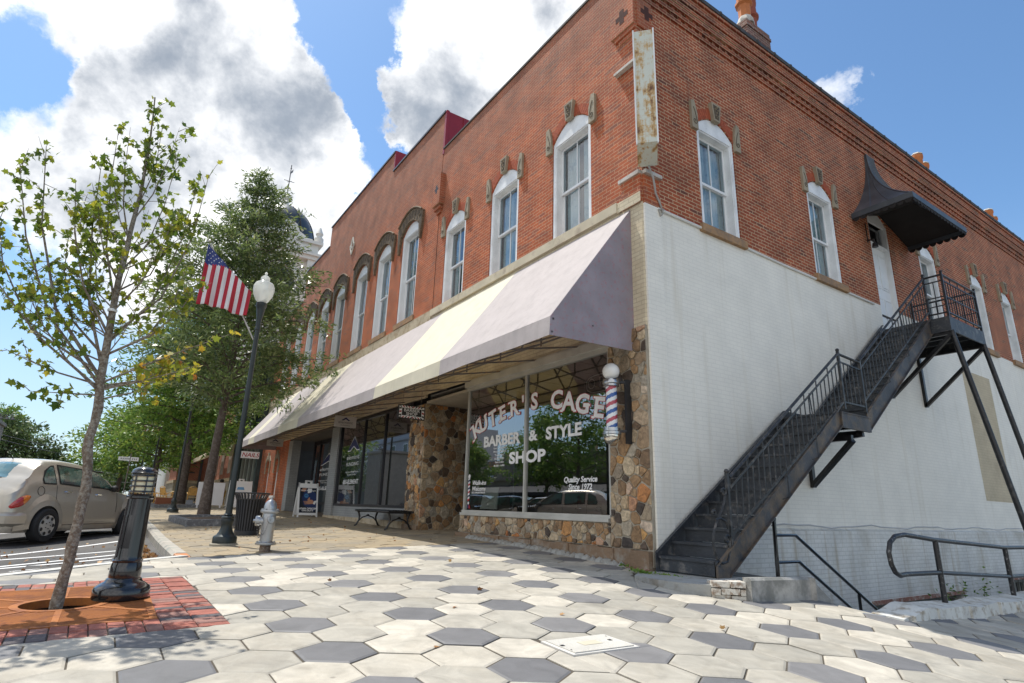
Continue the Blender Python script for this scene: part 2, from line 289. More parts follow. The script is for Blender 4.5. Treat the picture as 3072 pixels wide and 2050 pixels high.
def rocks(name, scale=4.5, mortar=(.36, .33, .28), big=(1, 1, 1), ms=.05):
    m, t, b = ntree(name); nn = t.nodes.new; ln = t.links.new; inp(b, 'Roughness', .7)
    g = nn('ShaderNodeNewGeometry'); n0 = nn('ShaderNodeTexNoise'); n0.inputs['Scale'].default_value = 3; n0.inputs['Detail'].default_value = 3; ln(g.outputs['Position'], n0.inputs['Vector'])
    wv = nn('ShaderNodeVectorMath'); wv.operation = 'MULTIPLY_ADD'; ln(n0.outputs['Color'], wv.inputs[0]); wv.inputs[1].default_value = (.16, .16, .16); ln(g.outputs['Position'], wv.inputs[2])
    mp = nn('ShaderNodeMapping'); mp.inputs['Scale'].default_value = big; ln(wv.outputs[0], mp.inputs[0])
    e = nn('ShaderNodeTexVoronoi'); e.feature = 'DISTANCE_TO_EDGE'; e.inputs['Scale'].default_value = scale; ln(mp.outputs[0], e.inputs['Vector'])
    v = nn('ShaderNodeTexVoronoi'); v.feature = 'F1'; v.inputs['Scale'].default_value = scale; ln(mp.outputs[0], v.inputs['Vector'])
    sc_ = nn('ShaderNodeSeparateColor'); ln(v.outputs['Color'], sc_.inputs[0])
    cr = nn('ShaderNodeValToRGB'); el = cr.color_ramp.elements; cs = [(0, (.12, .085, .06)), (.14, (.26, .20, .14)), (.3, (.40, .27, .15)), (.45, (.30, .25, .20)), (.58, (.48, .37, .26)), (.7, (.42, .17, .06)), (.78, (.36, .33, .28)), (.9, (.55, .47, .38)), (1, (.60, .36, .16))]
    el[0].position = 0; el[0].color = col(cs[0][1]); el[1].position = 1; el[1].color = col(cs[-1][1])
    for p, c in cs[1:-1]: q = el.new(p); q.color = col(c)
    ln(sc_.outputs[0], cr.inputs[0])
    n1 = nn('ShaderNodeTexNoise'); n1.inputs['Scale'].default_value = 9; n1.inputs['Detail'].default_value = 8; n1.inputs['Roughness'].default_value = .7; n1.inputs['Distortion'].default_value = 1; ln(g.outputs['Position'], n1.inputs['Vector'])
    r = nn('ShaderNodeMapRange'); r.inputs[1].default_value = .3; r.inputs[2].default_value = .72; r.inputs[3].default_value = .45; r.inputs[4].default_value = 1.6; ln(n1.outputs['Fac'], r.inputs[0])
    vs = nn('ShaderNodeVectorMath'); vs.operation = 'SCALE'; ln(cr.outputs[0], vs.inputs[0]); ln(r.outputs[0], vs.inputs['Scale'])
    rm = nn('ShaderNodeMapRange'); rm.interpolation_type = 'SMOOTHSTEP'; rm.inputs[1].default_value = ms*.6; rm.inputs[2].default_value = ms*1.3; ln(e.outputs['Distance'], rm.inputs[0])
    mx_ = nn('ShaderNodeMix'); mx_.data_type = 'RGBA'; ln(rm.outputs[0], mx_.inputs[0]); mx_.inputs[6].default_value = col(mortar); ln(vs.outputs[0], mx_.inputs[7]); ln(mx_.outputs[2], b.inputs['Base Color'])
    rb = nn('ShaderNodeMapRange'); rb.interpolation_type = 'SMOOTHSTEP'; rb.inputs[1].default_value = ms*.3; rb.inputs[2].default_value = ms*3; ln(e.outputs['Distance'], rb.inputs[0])
    hm = nn('ShaderNodeMath'); hm.operation = 'MULTIPLY_ADD'; hm.inputs[1].default_value = .35; ln(n1.outputs['Fac'], hm.inputs[0]); ln(rb.outputs[0], hm.inputs[2])
    bp = nn('ShaderNodeBump'); bp.inputs['Strength'].default_value = .8; bp.inputs['Distance'].default_value = .05; ln(hm.outputs[0], bp.inputs['Height']); ln(bp.outputs[0], b.inputs['Normal'])
    return m
def stonemat():
    m, t, b = ntree('rubble_stone'); nn = t.nodes.new; ln = t.links.new; inp(b, 'Roughness', .65)
    a = nn('ShaderNodeAttribute'); a.attribute_name = 'tone'; g = nn('ShaderNodeNewGeometry'); cr = nn('ShaderNodeValToRGB'); el = cr.color_ramp.elements; cr.color_ramp.interpolation = 'LINEAR'
    cs = [(0, (.05, .04, .035)), (.10, (.11, .075, .05)), (.22, (.24, .15, .08)), (.36, (.36, .22, .11)), (.48, (.26, .215, .16)), (.6, (.42, .31, .19)), (.7, (.50, .40, .27)), (.8, (.34, .31, .26)), (.9, (.52, .30, .11)), (.96, (.40, .15, .05)), (1, (.58, .49, .38))]
    el[0].color = col(cs[0][1]); el[1].color = col(cs[-1][1])
    for p, c in cs[1:-1]: q = el.new(p); q.color = col(c)
    ln(a.outputs['Fac'], cr.inputs[0])
    n = nn('ShaderNodeTexNoise'); n.inputs['Scale'].default_value = 11; n.inputs['Detail'].default_value = 9; n.inputs['Roughness'].default_value = .7; n.inputs['Distortion'].default_value = 1.2; ln(g.outputs['Position'], n.inputs['Vector'])
    r = nn('ShaderNodeMapRange'); r.inputs[1].default_value = .3; r.inputs[2].default_value = .72; r.inputs[3].default_value = .4; r.inputs[4].default_value = 1.7; ln(n.outputs['Fac'], r.inputs[0])
    vs = nn('ShaderNodeVectorMath'); vs.operation = 'SCALE'; ln(cr.outputs[0], vs.inputs[0]); ln(r.outputs[0], vs.inputs['Scale']); ln(vs.outputs[0], b.inputs['Base Color'])
    bp = nn('ShaderNodeBump'); bp.inputs['Strength'].default_value = .7; bp.inputs['Distance'].default_value = .02; ln(n.outputs['Fac'], bp.inputs['Height']); ln(bp.outputs[0], b.inputs['Normal']); return m
def glass(name, tint=(.75, .85, .85), ior=1.9, rough=.01, tr=.9, add=0.0):
    m = bpy.data.materials.new(name); m.use_nodes = True; t = m.node_tree; t.nodes.clear(); nn = t.nodes.new; ln = t.links.new
    f = nn('ShaderNodeFresnel'); f.inputs[0].default_value = ior
    gl = nn('ShaderNodeBsdfGlossy'); gl.inputs['Roughness'].default_value = rough; gl.inputs['Color'].default_value = (.95, .97, 1, 1)
    tp = nn('ShaderNodeBsdfTransparent'); tp.inputs[0].default_value = (tint[0]*tr, tint[1]*tr, tint[2]*tr, 1)
    fa = nn('ShaderNodeMath'); fa.operation = 'MULTIPLY_ADD'; fa.inputs[1].default_value = 1-add; fa.inputs[2].default_value = add; ln(f.outputs[0], fa.inputs[0])
    mx_ = nn('ShaderNodeMixShader'); ln(fa.outputs[0], mx_.inputs[0]); ln(tp.outputs[0], mx_.inputs[1]); ln(gl.outputs[0], mx_.inputs[2])
    o = nn('ShaderNodeOutputMaterial'); ln(mx_.outputs[0], o.inputs[0]); return m
def leafmat(name, cols, tr=.35, rough=.5, spec=.3):
    m = bpy.data.materials.new(name); m.use_nodes = True; t = m.node_tree; b = t.nodes['Principled BSDF']; nn = t.nodes.new; ln = t.links.new
    a = nn('ShaderNodeAttribute'); a.attribute_name = 'tone'; cr = nn('ShaderNodeValToRGB'); el = cr.color_ramp.elements
    el[0].color = col(cols[0]); el[1].color = col(cols[-1])
    for i, c in enumerate(cols[1:-1]): q = el.new((i+1)/(len(cols)-1)); q.color = col(c)
    ln(a.outputs['Fac'], cr.inputs[0]); ln(cr.outputs[0], b.inputs['Base Color']); inp(b, 'Roughness', rough); inp(b, 'Specular IOR Level', spec)
    tl = nn('ShaderNodeBsdfTranslucent'); ln(cr.outputs[0], tl.inputs[0]); mx_ = nn('ShaderNodeMixShader'); mx_.inputs[0].default_value = tr
    ln(b.outputs[0], mx_.inputs[1]); ln(tl.outputs[0], mx_.inputs[2]); ln(mx_.outputs[0], t.nodes['Material Output'].inputs[0]); return m
BRICK = brick('red_brick', (.37, .084, .029), (.25, .050, .020), (.52, .35, .21), dark=(.10, .04, .03), darkamt=.2, stain=(.22, .10, .06), stainamt=.45, ms=.0085, streak=(.14, .06, .04), stk=.4)
BRICK_A = brick('red_brick_front', (.46, .105, .032), (.35, .07, .024), (.48, .25, .14), dark=(.22, .08, .055), darkamt=.3, stain=(.28, .13, .075), stainamt=.45, ms=.008, streak=(.20, .085, .05), stk=.35, top=(.27, .145, .10))
BRICK_FAR = brick('far_brick', (.40, .12, .07), (.32, .09, .05), (.45, .3, .22))
BRICK_CHIM = brick('chimney_brick', (.22, .09, .06), (.15, .07, .05), (.3, .24, .2), dark=(.05, .04, .04), darkamt=.3)
WHITEB = brick('white_painted_brick', (.86, .83, .745), (.84, .81, .73), (.77, .745, .67), ms=.006, bump=.30, stain=(.66, .65, .59), stainamt=.4, chips=(.25, .22, .19), chipt=.715, streak=(.68, .63, .52), stk=.6, var=.05, rough=.6)
WHITEF = brick('white_painted_foundation', (.72, .72, .69), (.67, .67, .64), (.58, .58, .55), ms=.008, bump=.5, stain=(.42, .37, .27), stainamt=.6, chips=(.16, .13, .10), chipt=.70, streak=(.40, .33, .22), var=.12, rough=.65)
CREAMB = brick('cream_painted_brick', (.66, .58, .42), (.60, .51, .36), (.50, .42, .30), ms=.007, bump=.5, stain=(.42, .33, .22), stainamt=.5, var=.14)
GRAYB = brick('gray_painted_brick', (.33, .34, .34), (.30, .31, .31), (.24, .25, .25), ms=.006, bump=.4, var=.08)
BEIGEB = brick('beige_painted_brick', (.58, .50, .35), (.55, .47, .33), (.48, .41, .29), ms=.005, bump=.3, stain=(.30, .22, .14), stainamt=.45, var=.1)
STONE = stonemat(); MORTAR = mat('stone_mortar', (.40, .36, .29), .9, c2=(.28, .24, .19), c2amt=.4, bump=.6, bscale=60)
ROCK = rocks('stone_veneer', 4.3, big=(1, 1, .78))
ROCKW = rocks('stone_window_base', 5.6, ms=.055, big=(1, 1, .8))
TRIM = mat('white_trim', (.80, .82, .83), .45, var=.04)
TRIMP = mat('peeling_white_trim', (.80, .82, .83), .5, c2=(.5, .5, .47), c2amt=.1, c2scale=25)
TAN = mat('sandstone', (.52, .44, .31), .8, c2=(.36, .27, .17), c2amt=.5, c2scale=5, bump=.4)
TAND = mat('brown_stone', (.40, .24, .12), .8, c2=(.25, .17, .11), c2amt=.6, c2scale=6, bump=.5)
ORN = mat('ornament_stone', (.33, .28, .20), .8, var=.15, bump=.3)
ORND = mat('ornament_carving', (.10, .075, .05), .85, var=.3, scale=30)
HOOD = mat('brown_hood_stone', (.22, .155, .09), .8, c2=(.10, .07, .045), c2amt=.7, c2scale=22, bump=1, bscale=28)
BASEST = mat('brown_base_stone', (.24, .16, .10), .8, c2=(.33, .29, .24), c2amt=.4, c2scale=4, bump=.6, bscale=20)
CONC = mat('rough_concrete', (.36, .36, .34), .85, c2=(.22, .2, .17), c2amt=.4, c2scale=3, bump=.5)
CONCB = mat('painted_concrete', (.42, .46, .52), .6, c2=(.55, .57, .6), c2amt=.4, c2scale=3)
GLASS = glass('window_glass', (.85, .95, .98), 1.6, tr=1, add=.10)
SGLASS = glass('shop_glass', (.80, .86, .80), 1.9, add=.22)
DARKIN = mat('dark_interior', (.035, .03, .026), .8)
CURT = mat('lace_curtain', (.62, .70, .70), .9, c2=(.30, .44, .50), c2amt=.35, c2scale=6)
AWL = mat('lavender_awning', (.585, .54, .535), .75, c2=(.53, .485, .48), c2amt=.35, c2scale=14, var=.06, streak=(.40, .37, .37), stamt=.4, bump=.6, bscale=3)
AWC = mat('cream_awning', (.84, .81, .67), .75, var=.05, scale=4, streak=(.58, .54, .42), stamt=.4, bump=.6, bscale=3)
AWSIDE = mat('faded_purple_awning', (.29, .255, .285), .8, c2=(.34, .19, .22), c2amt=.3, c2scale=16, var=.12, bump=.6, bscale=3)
STEEL = mat('awning_steel', (.20, .19, .19), .5, .4, c2=(.3, .2, .13), c2amt=.4, c2scale=8)
BLACK = mat('black_painted_iron', (.018, .018, .02), .38, .1, var=.3, scale=12, c2=(.07, .065, .06), c2amt=.22, c2scale=9, bump=.15)
BLACKG = mat('gloss_black_paint', (.012, .012, .014), .16, 0, coat=.6, var=.2)
STAIR = mat('worn_stair_iron', (.045, .05, .058), .5, .15, c2=(.16, .15, .14), c2amt=.32, c2scale=7, var=.3, bump=.25)
STAIRR = mat('weathered_stringer', (.075, .075, .08), .55, .3, c2=(.16, .12, .085), c2amt=.55, c2scale=3.5, var=.3, bump=.3)
CANOPY = mat('black_sheet_metal', (.060, .072, .085), .42, .0, var=.3, streak=(.12, .135, .15), stamt=.4, scale=2)
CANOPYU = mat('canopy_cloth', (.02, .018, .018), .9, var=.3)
LAMPG = mat('lamp_green_black', (.02, .028, .028), .4, .1, var=.2)
SILVER = mat('silver_paint', (.40, .41, .42), .36, .8, c2=(.36, .33, .3), c2amt=.25, c2scale=14, var=.1)
RUSTM = mat('rusted_collar', (.16, .11, .08), .8, c2=(.30, .26, .22), c2amt=.4, c2scale=20)
GRATE = mat('rusted_iron_grate', (.36, .12, .022), .8, c2=(.22, .07, .02), c2amt=.5, c2scale=6, var=.2, bump=.3)
BARK = mat('mottled_bark', (.17, .13, .095), .9, c2=(.33, .30, .25), c2amt=.62, c2scale=34, bump=1, bscale=60)
BARK2 = mat('dark_bark', (.10, .075, .06), .9, c2=(.17, .14, .12), c2amt=.5, c2scale=14, bump=.8)
TERRA = mat('terracotta', (.52, .17, .05), .7, var=.12, scale=6)
TERRAD = mat('dark_terracotta', (.30, .075, .04), .7, var=.12, scale=6)
WPAINT = mat('white_plaster', (.72, .72, .70), .6, var=.06)
REDMETAL = mat('red_flashing', (.30, .02, .03), .4, .1, var=.1)
DARKTILE = mat('dark_coping', (.06, .055, .05), .7, var=.3, scale=8)
GREENISH = mat('dark_green_front', (.045, .06, .055), .6, var=.3, scale=3)
ROOFM = mat('roof_membrane', (.12, .12, .12), .9)
WHITE = mat('white_paint', (.82, .82, .82), .5, var=.03)
SIGNRED = mat('sign_red', (.42, .015, .02), .5); NAVY = mat('sign_navy', (.015, .02, .10), .5); SIGNBLK = mat('sign_black', (.02, .02, .022), .5)
SIGNGR = mat('sign_gray', (.06, .06, .07), .5); SIGNPAN = mat('sign_panel', (.52, .49, .46), .5, var=.05); PINKL = mat('letter_edge', (.45, .08, .08), .5)
LETW = mat('letter_white', (.80, .80, .80), .5, em=((.8, .8, .8), .0))

def add_translucent(m, f, c):
    t = m.node_tree; b = t.nodes['Principled BSDF']; tl = t.nodes.new('ShaderNodeBsdfTranslucent'); tl.inputs[0].default_value = col(c); mx_ = t.nodes.new('ShaderNodeMixShader'); mx_.inputs[0].default_value = f
    t.links.new(b.outputs[0], mx_.inputs[1]); t.links.new(tl.outputs[0], mx_.inputs[2]); t.links.new(mx_.outputs[0], t.nodes['Material Output'].inputs[0])
add_translucent(AWL, .28, (.60, .46, .40)); add_translucent(AWC, .3, (.85, .72, .45))
# ================================================================== GROUND
def axis_pts(lo, hi, fine_lo, fine_hi, st, coarse):
    a = [fine_lo+(fine_hi-fine_lo)*i/max(1, round((fine_hi-fine_lo)/st)) for i in range(max(1, round((fine_hi-fine_lo)/st))+1)]
    x = fine_lo; s_ = st
    while x > lo: s_ *= coarse; x -= s_; a.append(max(x, lo))
    x = fine_hi; s_ = st
    while x < hi: s_ *= coarse; x += s_; a.append(min(x, hi))
    return sorted(set(a))
def sheet(mb, xs, ys, zf, skip=None):
    idx = {}; vs = []; fs = []
    for i, x in enumerate(xs):
        for j, y in enumerate(ys): idx[i, j] = len(vs); vs.append((x, y, zf(x, y)))
    for i in range(len(xs)-1):
        for j in range(len(ys)-1):
            if skip and skip((xs[i]+xs[i+1])/2, (ys[j]+ys[j+1])/2): continue
            fs.append((idx[i, j], idx[i+1, j], idx[i+1, j+1], idx[i, j+1]))
    o = mb.smooth; mb.smooth = True; mb.add(vs, fs); mb.smooth = o
# asphalt, also the base sheet out to the horizon
def asphalt_mat():
    m, t, b = ntree('asphalt'); nn = t.nodes.new; ln = t.links.new; inp(b, 'Roughness', .85)
    g = nn('ShaderNodeNewGeometry'); n = nn('ShaderNodeTexNoise'); n.inputs['Scale'].default_value = 90; n.inputs['Detail'].default_value = 3; ln(g.outputs['Position'], n.inputs['Vector'])
    n2 = nn('ShaderNodeTexNoise'); n2.inputs['Scale'].default_value = .8; n2.inputs['Detail'].default_value = 8; ln(g.outputs['Position'], n2.inputs['Vector'])
    a = nn('ShaderNodeMath'); a.operation = 'MULTIPLY'; ln(n.outputs['Fac'], a.inputs[0]); ln(n2.outputs['Fac'], a.inputs[1])
    cr = nn('ShaderNodeValToRGB'); cr.color_ramp.elements[0].position = .1; cr.color_ramp.elements[0].color = (.035, .036, .038, 1); cr.color_ramp.elements[1].position = .5; cr.color_ramp.elements[1].color = (.16, .15, .14, 1)
    ln(a.outputs[0], cr.inputs[0]); ln(cr.outputs[0], b.inputs['Base Color'])
    bp = nn('ShaderNodeBump'); bp.inputs['Strength'].default_value = .5; bp.inputs['Distance'].default_value = .01; ln(n.outputs['Fac'], bp.inputs['Height']); ln(bp.outputs[0], b.inputs['Normal']); return m
ASPH = asphalt_mat()
mb = MB(); xs = axis_pts(-600, 400, -24, -1.5, .75, 1.35)
xs = sorted(set(xs+[-1.5+.75*i for i in range(20)])); ys = axis_pts(-500, -5.02, -14, -5.02, .5, 1.35)
sheet(mb, xs, ys, lambda x, y: S(x, y)-.03, skip=lambda x, y: -12 < y and x < 9 and border_d(x, y) < -.75)
mb.build('street', ASPH, kind='structure', recalc=False)
mb = MB(); sheet(mb, axis_pts(-600, 400, -60, 40, 10, 1.5), axis_pts(20.5, 500, 20.5, 60, 10, 1.5), lambda x, y: -2.4)
mb.build('ground', mat('gravel_ground', (.2, .19, .16), .9), kind='structure', recalc=False)
# ---- paving: hexagonal slabs with chamfered edges
F_ = .4479; OX, OY = 1.855, -3.972; TH = .009; RH = F_/math.sqrt(3)
def clip_half(poly, a, b, keep_left=True):
    out = []; n = len(poly)
    def sd(p): v = (b[0]-a[0])*(p[1]-a[1])-(b[1]-a[1])*(p[0]-a[0]); return v if keep_left else -v
    for i in range(n):
        p, q = poly[i], poly[(i+1) % n]; sp_, sq = sd(p), sd(q)
        if sp_ >= 0: out.append(p)
        if (sp_ >= 0) != (sq >= 0) and abs(sp_-sq) > 1e-9: t = sp_/(sp_-sq); out.append((p[0]+t*(q[0]-p[0]), p[1]+t*(q[1]-p[1])))
    return out
def subtract(poly, hole):      # hole: convex, counter-clockwise
    res = []; cur = poly; n = len(hole)
    for i in range(n):
        a, b = hole[i], hole[(i+1) % n]
        out = clip_half(cur, a, b, False)
        if len(out) > 2: res.append(out)
        cur = clip_half(cur, a, b, True)
        if len(cur) < 3: return [poly]
    return res
def area(p): return abs(sum(p[i][0]*p[(i+1) % len(p)][1]-p[(i+1) % len(p)][0]*p[i][1] for i in range(len(p))))/2
def inset(poly, d):
    cx = sum(p[0] for p in poly)/len(poly); cy = sum(p[1] for p in poly)/len(poly); out = []
    n = len(poly)
    ar = sum(poly[i][0]*poly[(i+1) % n][1]-poly[(i+1) % n][0]*poly[i][1] for i in range(n))
    if ar < 0: poly = poly[::-1]
    res = poly
    for i in range(n):
        a, b = poly[i], poly[(i+1) % n]; dx, dy = b[0]-a[0], b[1]-a[1]; l = math.hypot(dx, dy)
        if l < 1e-6: continue
        nx, ny = -dy/l*d, dx/l*d; res = clip_half(res, (a[0]+nx, a[1]+ny), (b[0]+nx, b[1]+ny), True)
        if len(res) < 3: return None
    return res
def dedupe(p):
    o = []
    for q in p:
        if not o or math.hypot(q[0]-o[-1][0], q[1]-o[-1][1]) > .004: o.append(q)
    if len(o) > 1 and math.hypot(o[0][0]-o[-1][0], o[0][1]-o[-1][1]) < .004: o.pop()
    return o
BR = [(.893, -5.304), (-1.744, -5.379), (-1.80, -7.15), (.95, -7.15)]   # brick border rectangle of the tree pit (outer)
BR = [(-1.80, -7.6), (.93, -7.6), (.893, -5.304), (-1.744, -5.379)]
COVER = [(2.191, -3.564), (2.534, -3.554), (2.547, -2.966), (2.205, -2.984)]
SLAB = [(-.1, -.10), (.10, -.45), (.316, -.74), (.75, -.86), (1.142, -.842), (1.417, -.719), (1.70, -.455), (1.76, .36), (1.8, .9), (-.1, .9)]
def hexes(region_ok, x0, x1, y0, y1, clips, holes, tone_fn, fl=F_, ox=OX, oy=OY, gap=.011, ch=.011, chz=.006, th=TH):
    """returns list of (poly, tone, dark)"""
    out = []; ct, st = math.cos(th), math.sin(th); rh = fl/math.sqrt(3)
    for p in range(int((x0-ox)/(fl*.866))-3, int((x1-ox)/(fl*.866))+4):
        for q in range(int((y0-oy)/fl)-abs(p)//2-12, int((y1-oy)/fl)+abs(p)//2+12):
            lx, ly = p*fl*.8660254, p*fl*.5+q*fl; cx, cy = ox+lx*ct-ly*st, oy+lx*st+ly*ct
            if not (x0-fl < cx < x1+fl and y0-fl < cy < y1+fl): continue
            hx = [(cx+(rh-gap*.58)*math.cos(th+k*PI/3), cy+(rh-gap*.58)*math.sin(th+k*PI/3)) for k in range(6)]
            for a, b in clips:
                hx = clip_half(hx, a, b, True)
                if len(hx) < 3: break
            if len(hx) < 3: continue
            ps = [hx]
            for h in holes:
                nx_ = []
                for pl in ps: nx_ += subtract(pl, h)
                ps = nx_
            dark = (p % 2 == 0) and ((q+p//2) % 2 == 0); tn = tone_fn(p, q)
            for pl in ps:
                pl = dedupe(pl)
                if len(pl) > 2 and area(pl) > .004: out.append((pl, tn, dark))
    return out
def lay(tiles, name, mats, zf, h=.012, ch=.015, chz=.006, jitter=.004):
    vs = []; fs = []; ms = []; tn = []
    for pl, tone, dark in tiles:
        ar = sum(pl[i][0]*pl[(i+1) % len(pl)][1]-pl[(i+1) % len(pl)][0]*pl[i][1] for i in range(len(pl)))
        if ar < 0: pl = pl[::-1]
        inn = inset(pl, ch)
        dz = random.uniform(-jitter, jitter); tx = random.uniform(-.006, .006); ty = random.uniform(-.006, .006)
        cx = sum(p[0] for p in pl)/len(pl); cy = sum(p[1] for p in pl)/len(pl)
        zz = lambda x, y, o: zf(x, y)+o+dz+tx*(x-cx)+ty*(y-cy)
        b = len(vs); n = len(pl)
        vs += [(x, y, zf(x, y)-.03) for x, y in pl]; vs += [(x, y, zz(x, y, -chz)) for x, y in pl]
        fs += [(b+i, b+(i+1) % n, b+n+(i+1) % n, b+n+i) for i in range(n)]; ms += [int(dark)]*n; tn += [tone]*n
        if inn and len(inn) == n:
            # line the inner ring up with the outer one
            k0 = min(range(n), key=lambda k: math.hypot(inn[k][0]-pl[0][0], inn[k][1]-pl[0][1])); inn = inn[k0:]+inn[:k0]
            c = len(vs); vs += [(x, y, zz(x, y, 0)) for x, y in inn]
            fs += [(b+n+i, b+n+(i+1) % n, c+(i+1) % n, c+i) for i in range(n)]; fs.append(tuple(c+i for i in range(n))); ms += [int(dark)]*(n+1); tn += [tone]*(n+1)
        else: fs.append(tuple(b+n+i for i in range(n))); ms.append(int(dark)); tn.append(tone)
    me = bpy.data.meshes.new(name); me.from_pydata(vs, [], fs)
    for m in mats: me.materials.append(m)
    me.polygons.foreach_set('material_index', ms); a = me.attributes.new('tone', 'FLOAT', 'FACE'); a.data.foreach_set('value', tn); me.update()
    o = bpy.data.objects.new(name, me); SC.collection.objects.link(o); o['kind'] = 'structure'; return o
def slabmat(name, ca, cb, rough=.75, mott=.12, stain=None, bump=.25):
    m, t, b = ntree(name); nn = t.nodes.new; ln = t.links.new; inp(b, 'Roughness', rough)
    a = nn('ShaderNodeAttribute'); a.attribute_name = 'tone'; g = nn('ShaderNodeNewGeometry')
    mx_ = nn('ShaderNodeMix'); mx_.data_type = 'RGBA'; mx_.inputs[6].default_value = col(ca); mx_.inputs[7].default_value = col(cb); ln(a.outputs['Fac'], mx_.inputs[0])
    n = nn('ShaderNodeTexNoise'); n.inputs['Scale'].default_value = 5; n.inputs['Detail'].default_value = 7; n.inputs['Roughness'].default_value = .6; n.inputs['Distortion'].default_value = .8; ln(g.outputs['Position'], n.inputs['Vector'])
    f = nn('ShaderNodeTexNoise'); f.inputs['Scale'].default_value = 220; f.inputs['Detail'].default_value = 2; ln(g.outputs['Position'], f.inputs['Vector'])
    r = nn('ShaderNodeMapRange'); r.inputs[1].default_value = .3; r.inputs[2].default_value = .7; r.inputs[3].default_value = 1-mott; r.inputs[4].default_value = 1+mott; ln(n.outputs['Fac'], r.inputs[0])
    r2 = nn('ShaderNodeMapRange'); r2.inputs[1].default_value = .3; r2.inputs[2].default_value = .7; r2.inputs[3].default_value = .93; r2.inputs[4].default_value = 1.07; ln(f.outputs['Fac'], r2.inputs[0])
    mu = nn('ShaderNodeMath'); mu.operation = 'MULTIPLY'; ln(r.outputs[0], mu.inputs[0]); ln(r2.outputs[0], mu.inputs[1])
    cur = mx_.outputs[2]
    for sc_, th_, am, cc_ in ((2.3, .030, .55, .35), (.9, .10, .28, .5)):     # gum and drips
        vo = nn('ShaderNodeTexVoronoi'); vo.inputs['Scale'].default_value = sc_; ln(g.outputs['Position'], vo.inputs['Vector']); rv = nn('ShaderNodeMapRange'); rv.inputs[1].default_value = th_*1.6; rv.inputs[2].default_value = th_*.6; rv.inputs[4].default_value = am; ln(vo.outputs['Distance'], rv.inputs[0])
        mg = nn('ShaderNodeMix'); mg.data_type = 'RGBA'; ln(rv.outputs[0], mg.inputs[0]); ln(cur, mg.inputs[6]); mg.inputs[7].default_value = col([q*cc_ for q in ca]); cur = mg.outputs[2]
    if stain:
        n2 = nn('ShaderNodeTexNoise'); n2.inputs['Scale'].default_value = 1.6; n2.inputs['Detail'].default_value = 8; n2.inputs['Roughness'].default_value = .7; ln(g.outputs['Position'], n2.inputs['Vector'])
        r3 = nn('ShaderNodeMapRange'); r3.inputs[1].default_value = .48; r3.inputs[2].default_value = .72; r3.inputs[4].default_value = .6; ln(n2.outputs['Fac'], r3.inputs[0])
        m2 = nn('ShaderNodeMix'); m2.data_type = 'RGBA'; ln(r3.outputs[0], m2.inputs[0]); ln(cur, m2.inputs[6]); m2.inputs[7].default_value = col(stain); cur = m2.outputs[2]
    vs = nn('ShaderNodeVectorMath'); vs.operation = 'SCALE'; ln(cur, vs.inputs[0]); ln(mu.outputs[0], vs.inputs['Scale']); ln(vs.outputs[0], b.inputs['Base Color'])
    bp = nn('ShaderNodeBump'); bp.inputs['Strength'].default_value = bump; bp.inputs['Distance'].default_value = .003; ln(f.outputs['Fac'], bp.inputs['Height']); ln(bp.outputs[0], b.inputs['Normal']); return m
HEXL = slabmat('light_hex_slab', (.32, .30, .255), (.50, .46, .385), mott=.2, stain=(.33, .29, .225)); HEXD = slabmat('dark_hex_slab', (.13, .13, .135), (.19, .185, .185), .6, .14)
TANS = slabmat('tan_slab', (.31, .24, .145), (.24, .205, .15), mott=.2, stain=(.19, .165, .13)); GROUT = mat('sand_joint', (.09, .075, .055), .95, bump=.5, bscale=120)
def tone(p, q): return random.random()**1.3
NORTH = ((12, -.06), (-60, -.06))
SLANT = [((-2.5, -7.0), (-3.25, -6.15)), ((-3.25, -6.15), (-3.9, -5.15)), ((-1.2, -8.6), (-2.5, -7.0)), ((.5, -11), (-1.2, -8.6))]
# plaza, clipped by its street edge (convex) and the old paving at x=-3.75
plaza_clips = [((-3.75, 10), (-3.75, -20))]+[((b[0], b[1]), (a[0], a[1])) for a, b in SLANT]
plaza_clips = [((-3.75, 10), (-3.75, -20)), ((-3.25, -6.15), (-2.5, -7.0)), ((-2.5, -7.0), (-1.2, -8.6)), ((-3.9, -5.15), (-3.25, -6.15))]
RECESS = [(-3.8, -.055), (-3.8, .5), (-3.7, .5)]
holesP = [BR, COVER]
def north_holes():
    H = [[(-60, -.055), (0.03, -.055), (.03, 6), (-60, 6)],   # the building
         [(.0, -.45), (.316, -.74), (.75, -.86), (1.142, -.842), (1.417, -.719), (1.70, -.455), (1.76, .36), (1.5, 1.0), (0, 1.0)],
         [(-.1, .62), (2.62, .62), (2.62, 30), (-.1, 30)]]
    return H
t_ = hexes(None, -3.75, 9, -10.5, 9, plaza_clips, holesP+north_holes(), tone)
def visible_slab(pl):
    cx = sum(p[0] for p in pl)/len(pl); cy = sum(p[1] for p in pl)/len(pl); return True
lay(t_, 'pavement', [HEXL, HEXD], lambda x, y: G(x, y))
mb = MB(); xs = [-3.75+.25*i for i in range(60)]+[12, 20, 40]; ys = [-10.5+.25*i for i in range(44)]+[.6+.3*i for i in range(30)]+[14, 20]
sheet(mb, xs, sorted(ys), lambda x, y: G(x, y)-.010, skip=lambda x, y: (x < 2.6 and y > .62) or border_d(x, y) > .08 or (x < -.05 and y > -.05) or (-1.6 < x < .55 and -7.5 < y < -5.55))
mb.build('pavement_bed', GROUT, kind='structure', recalc=False)
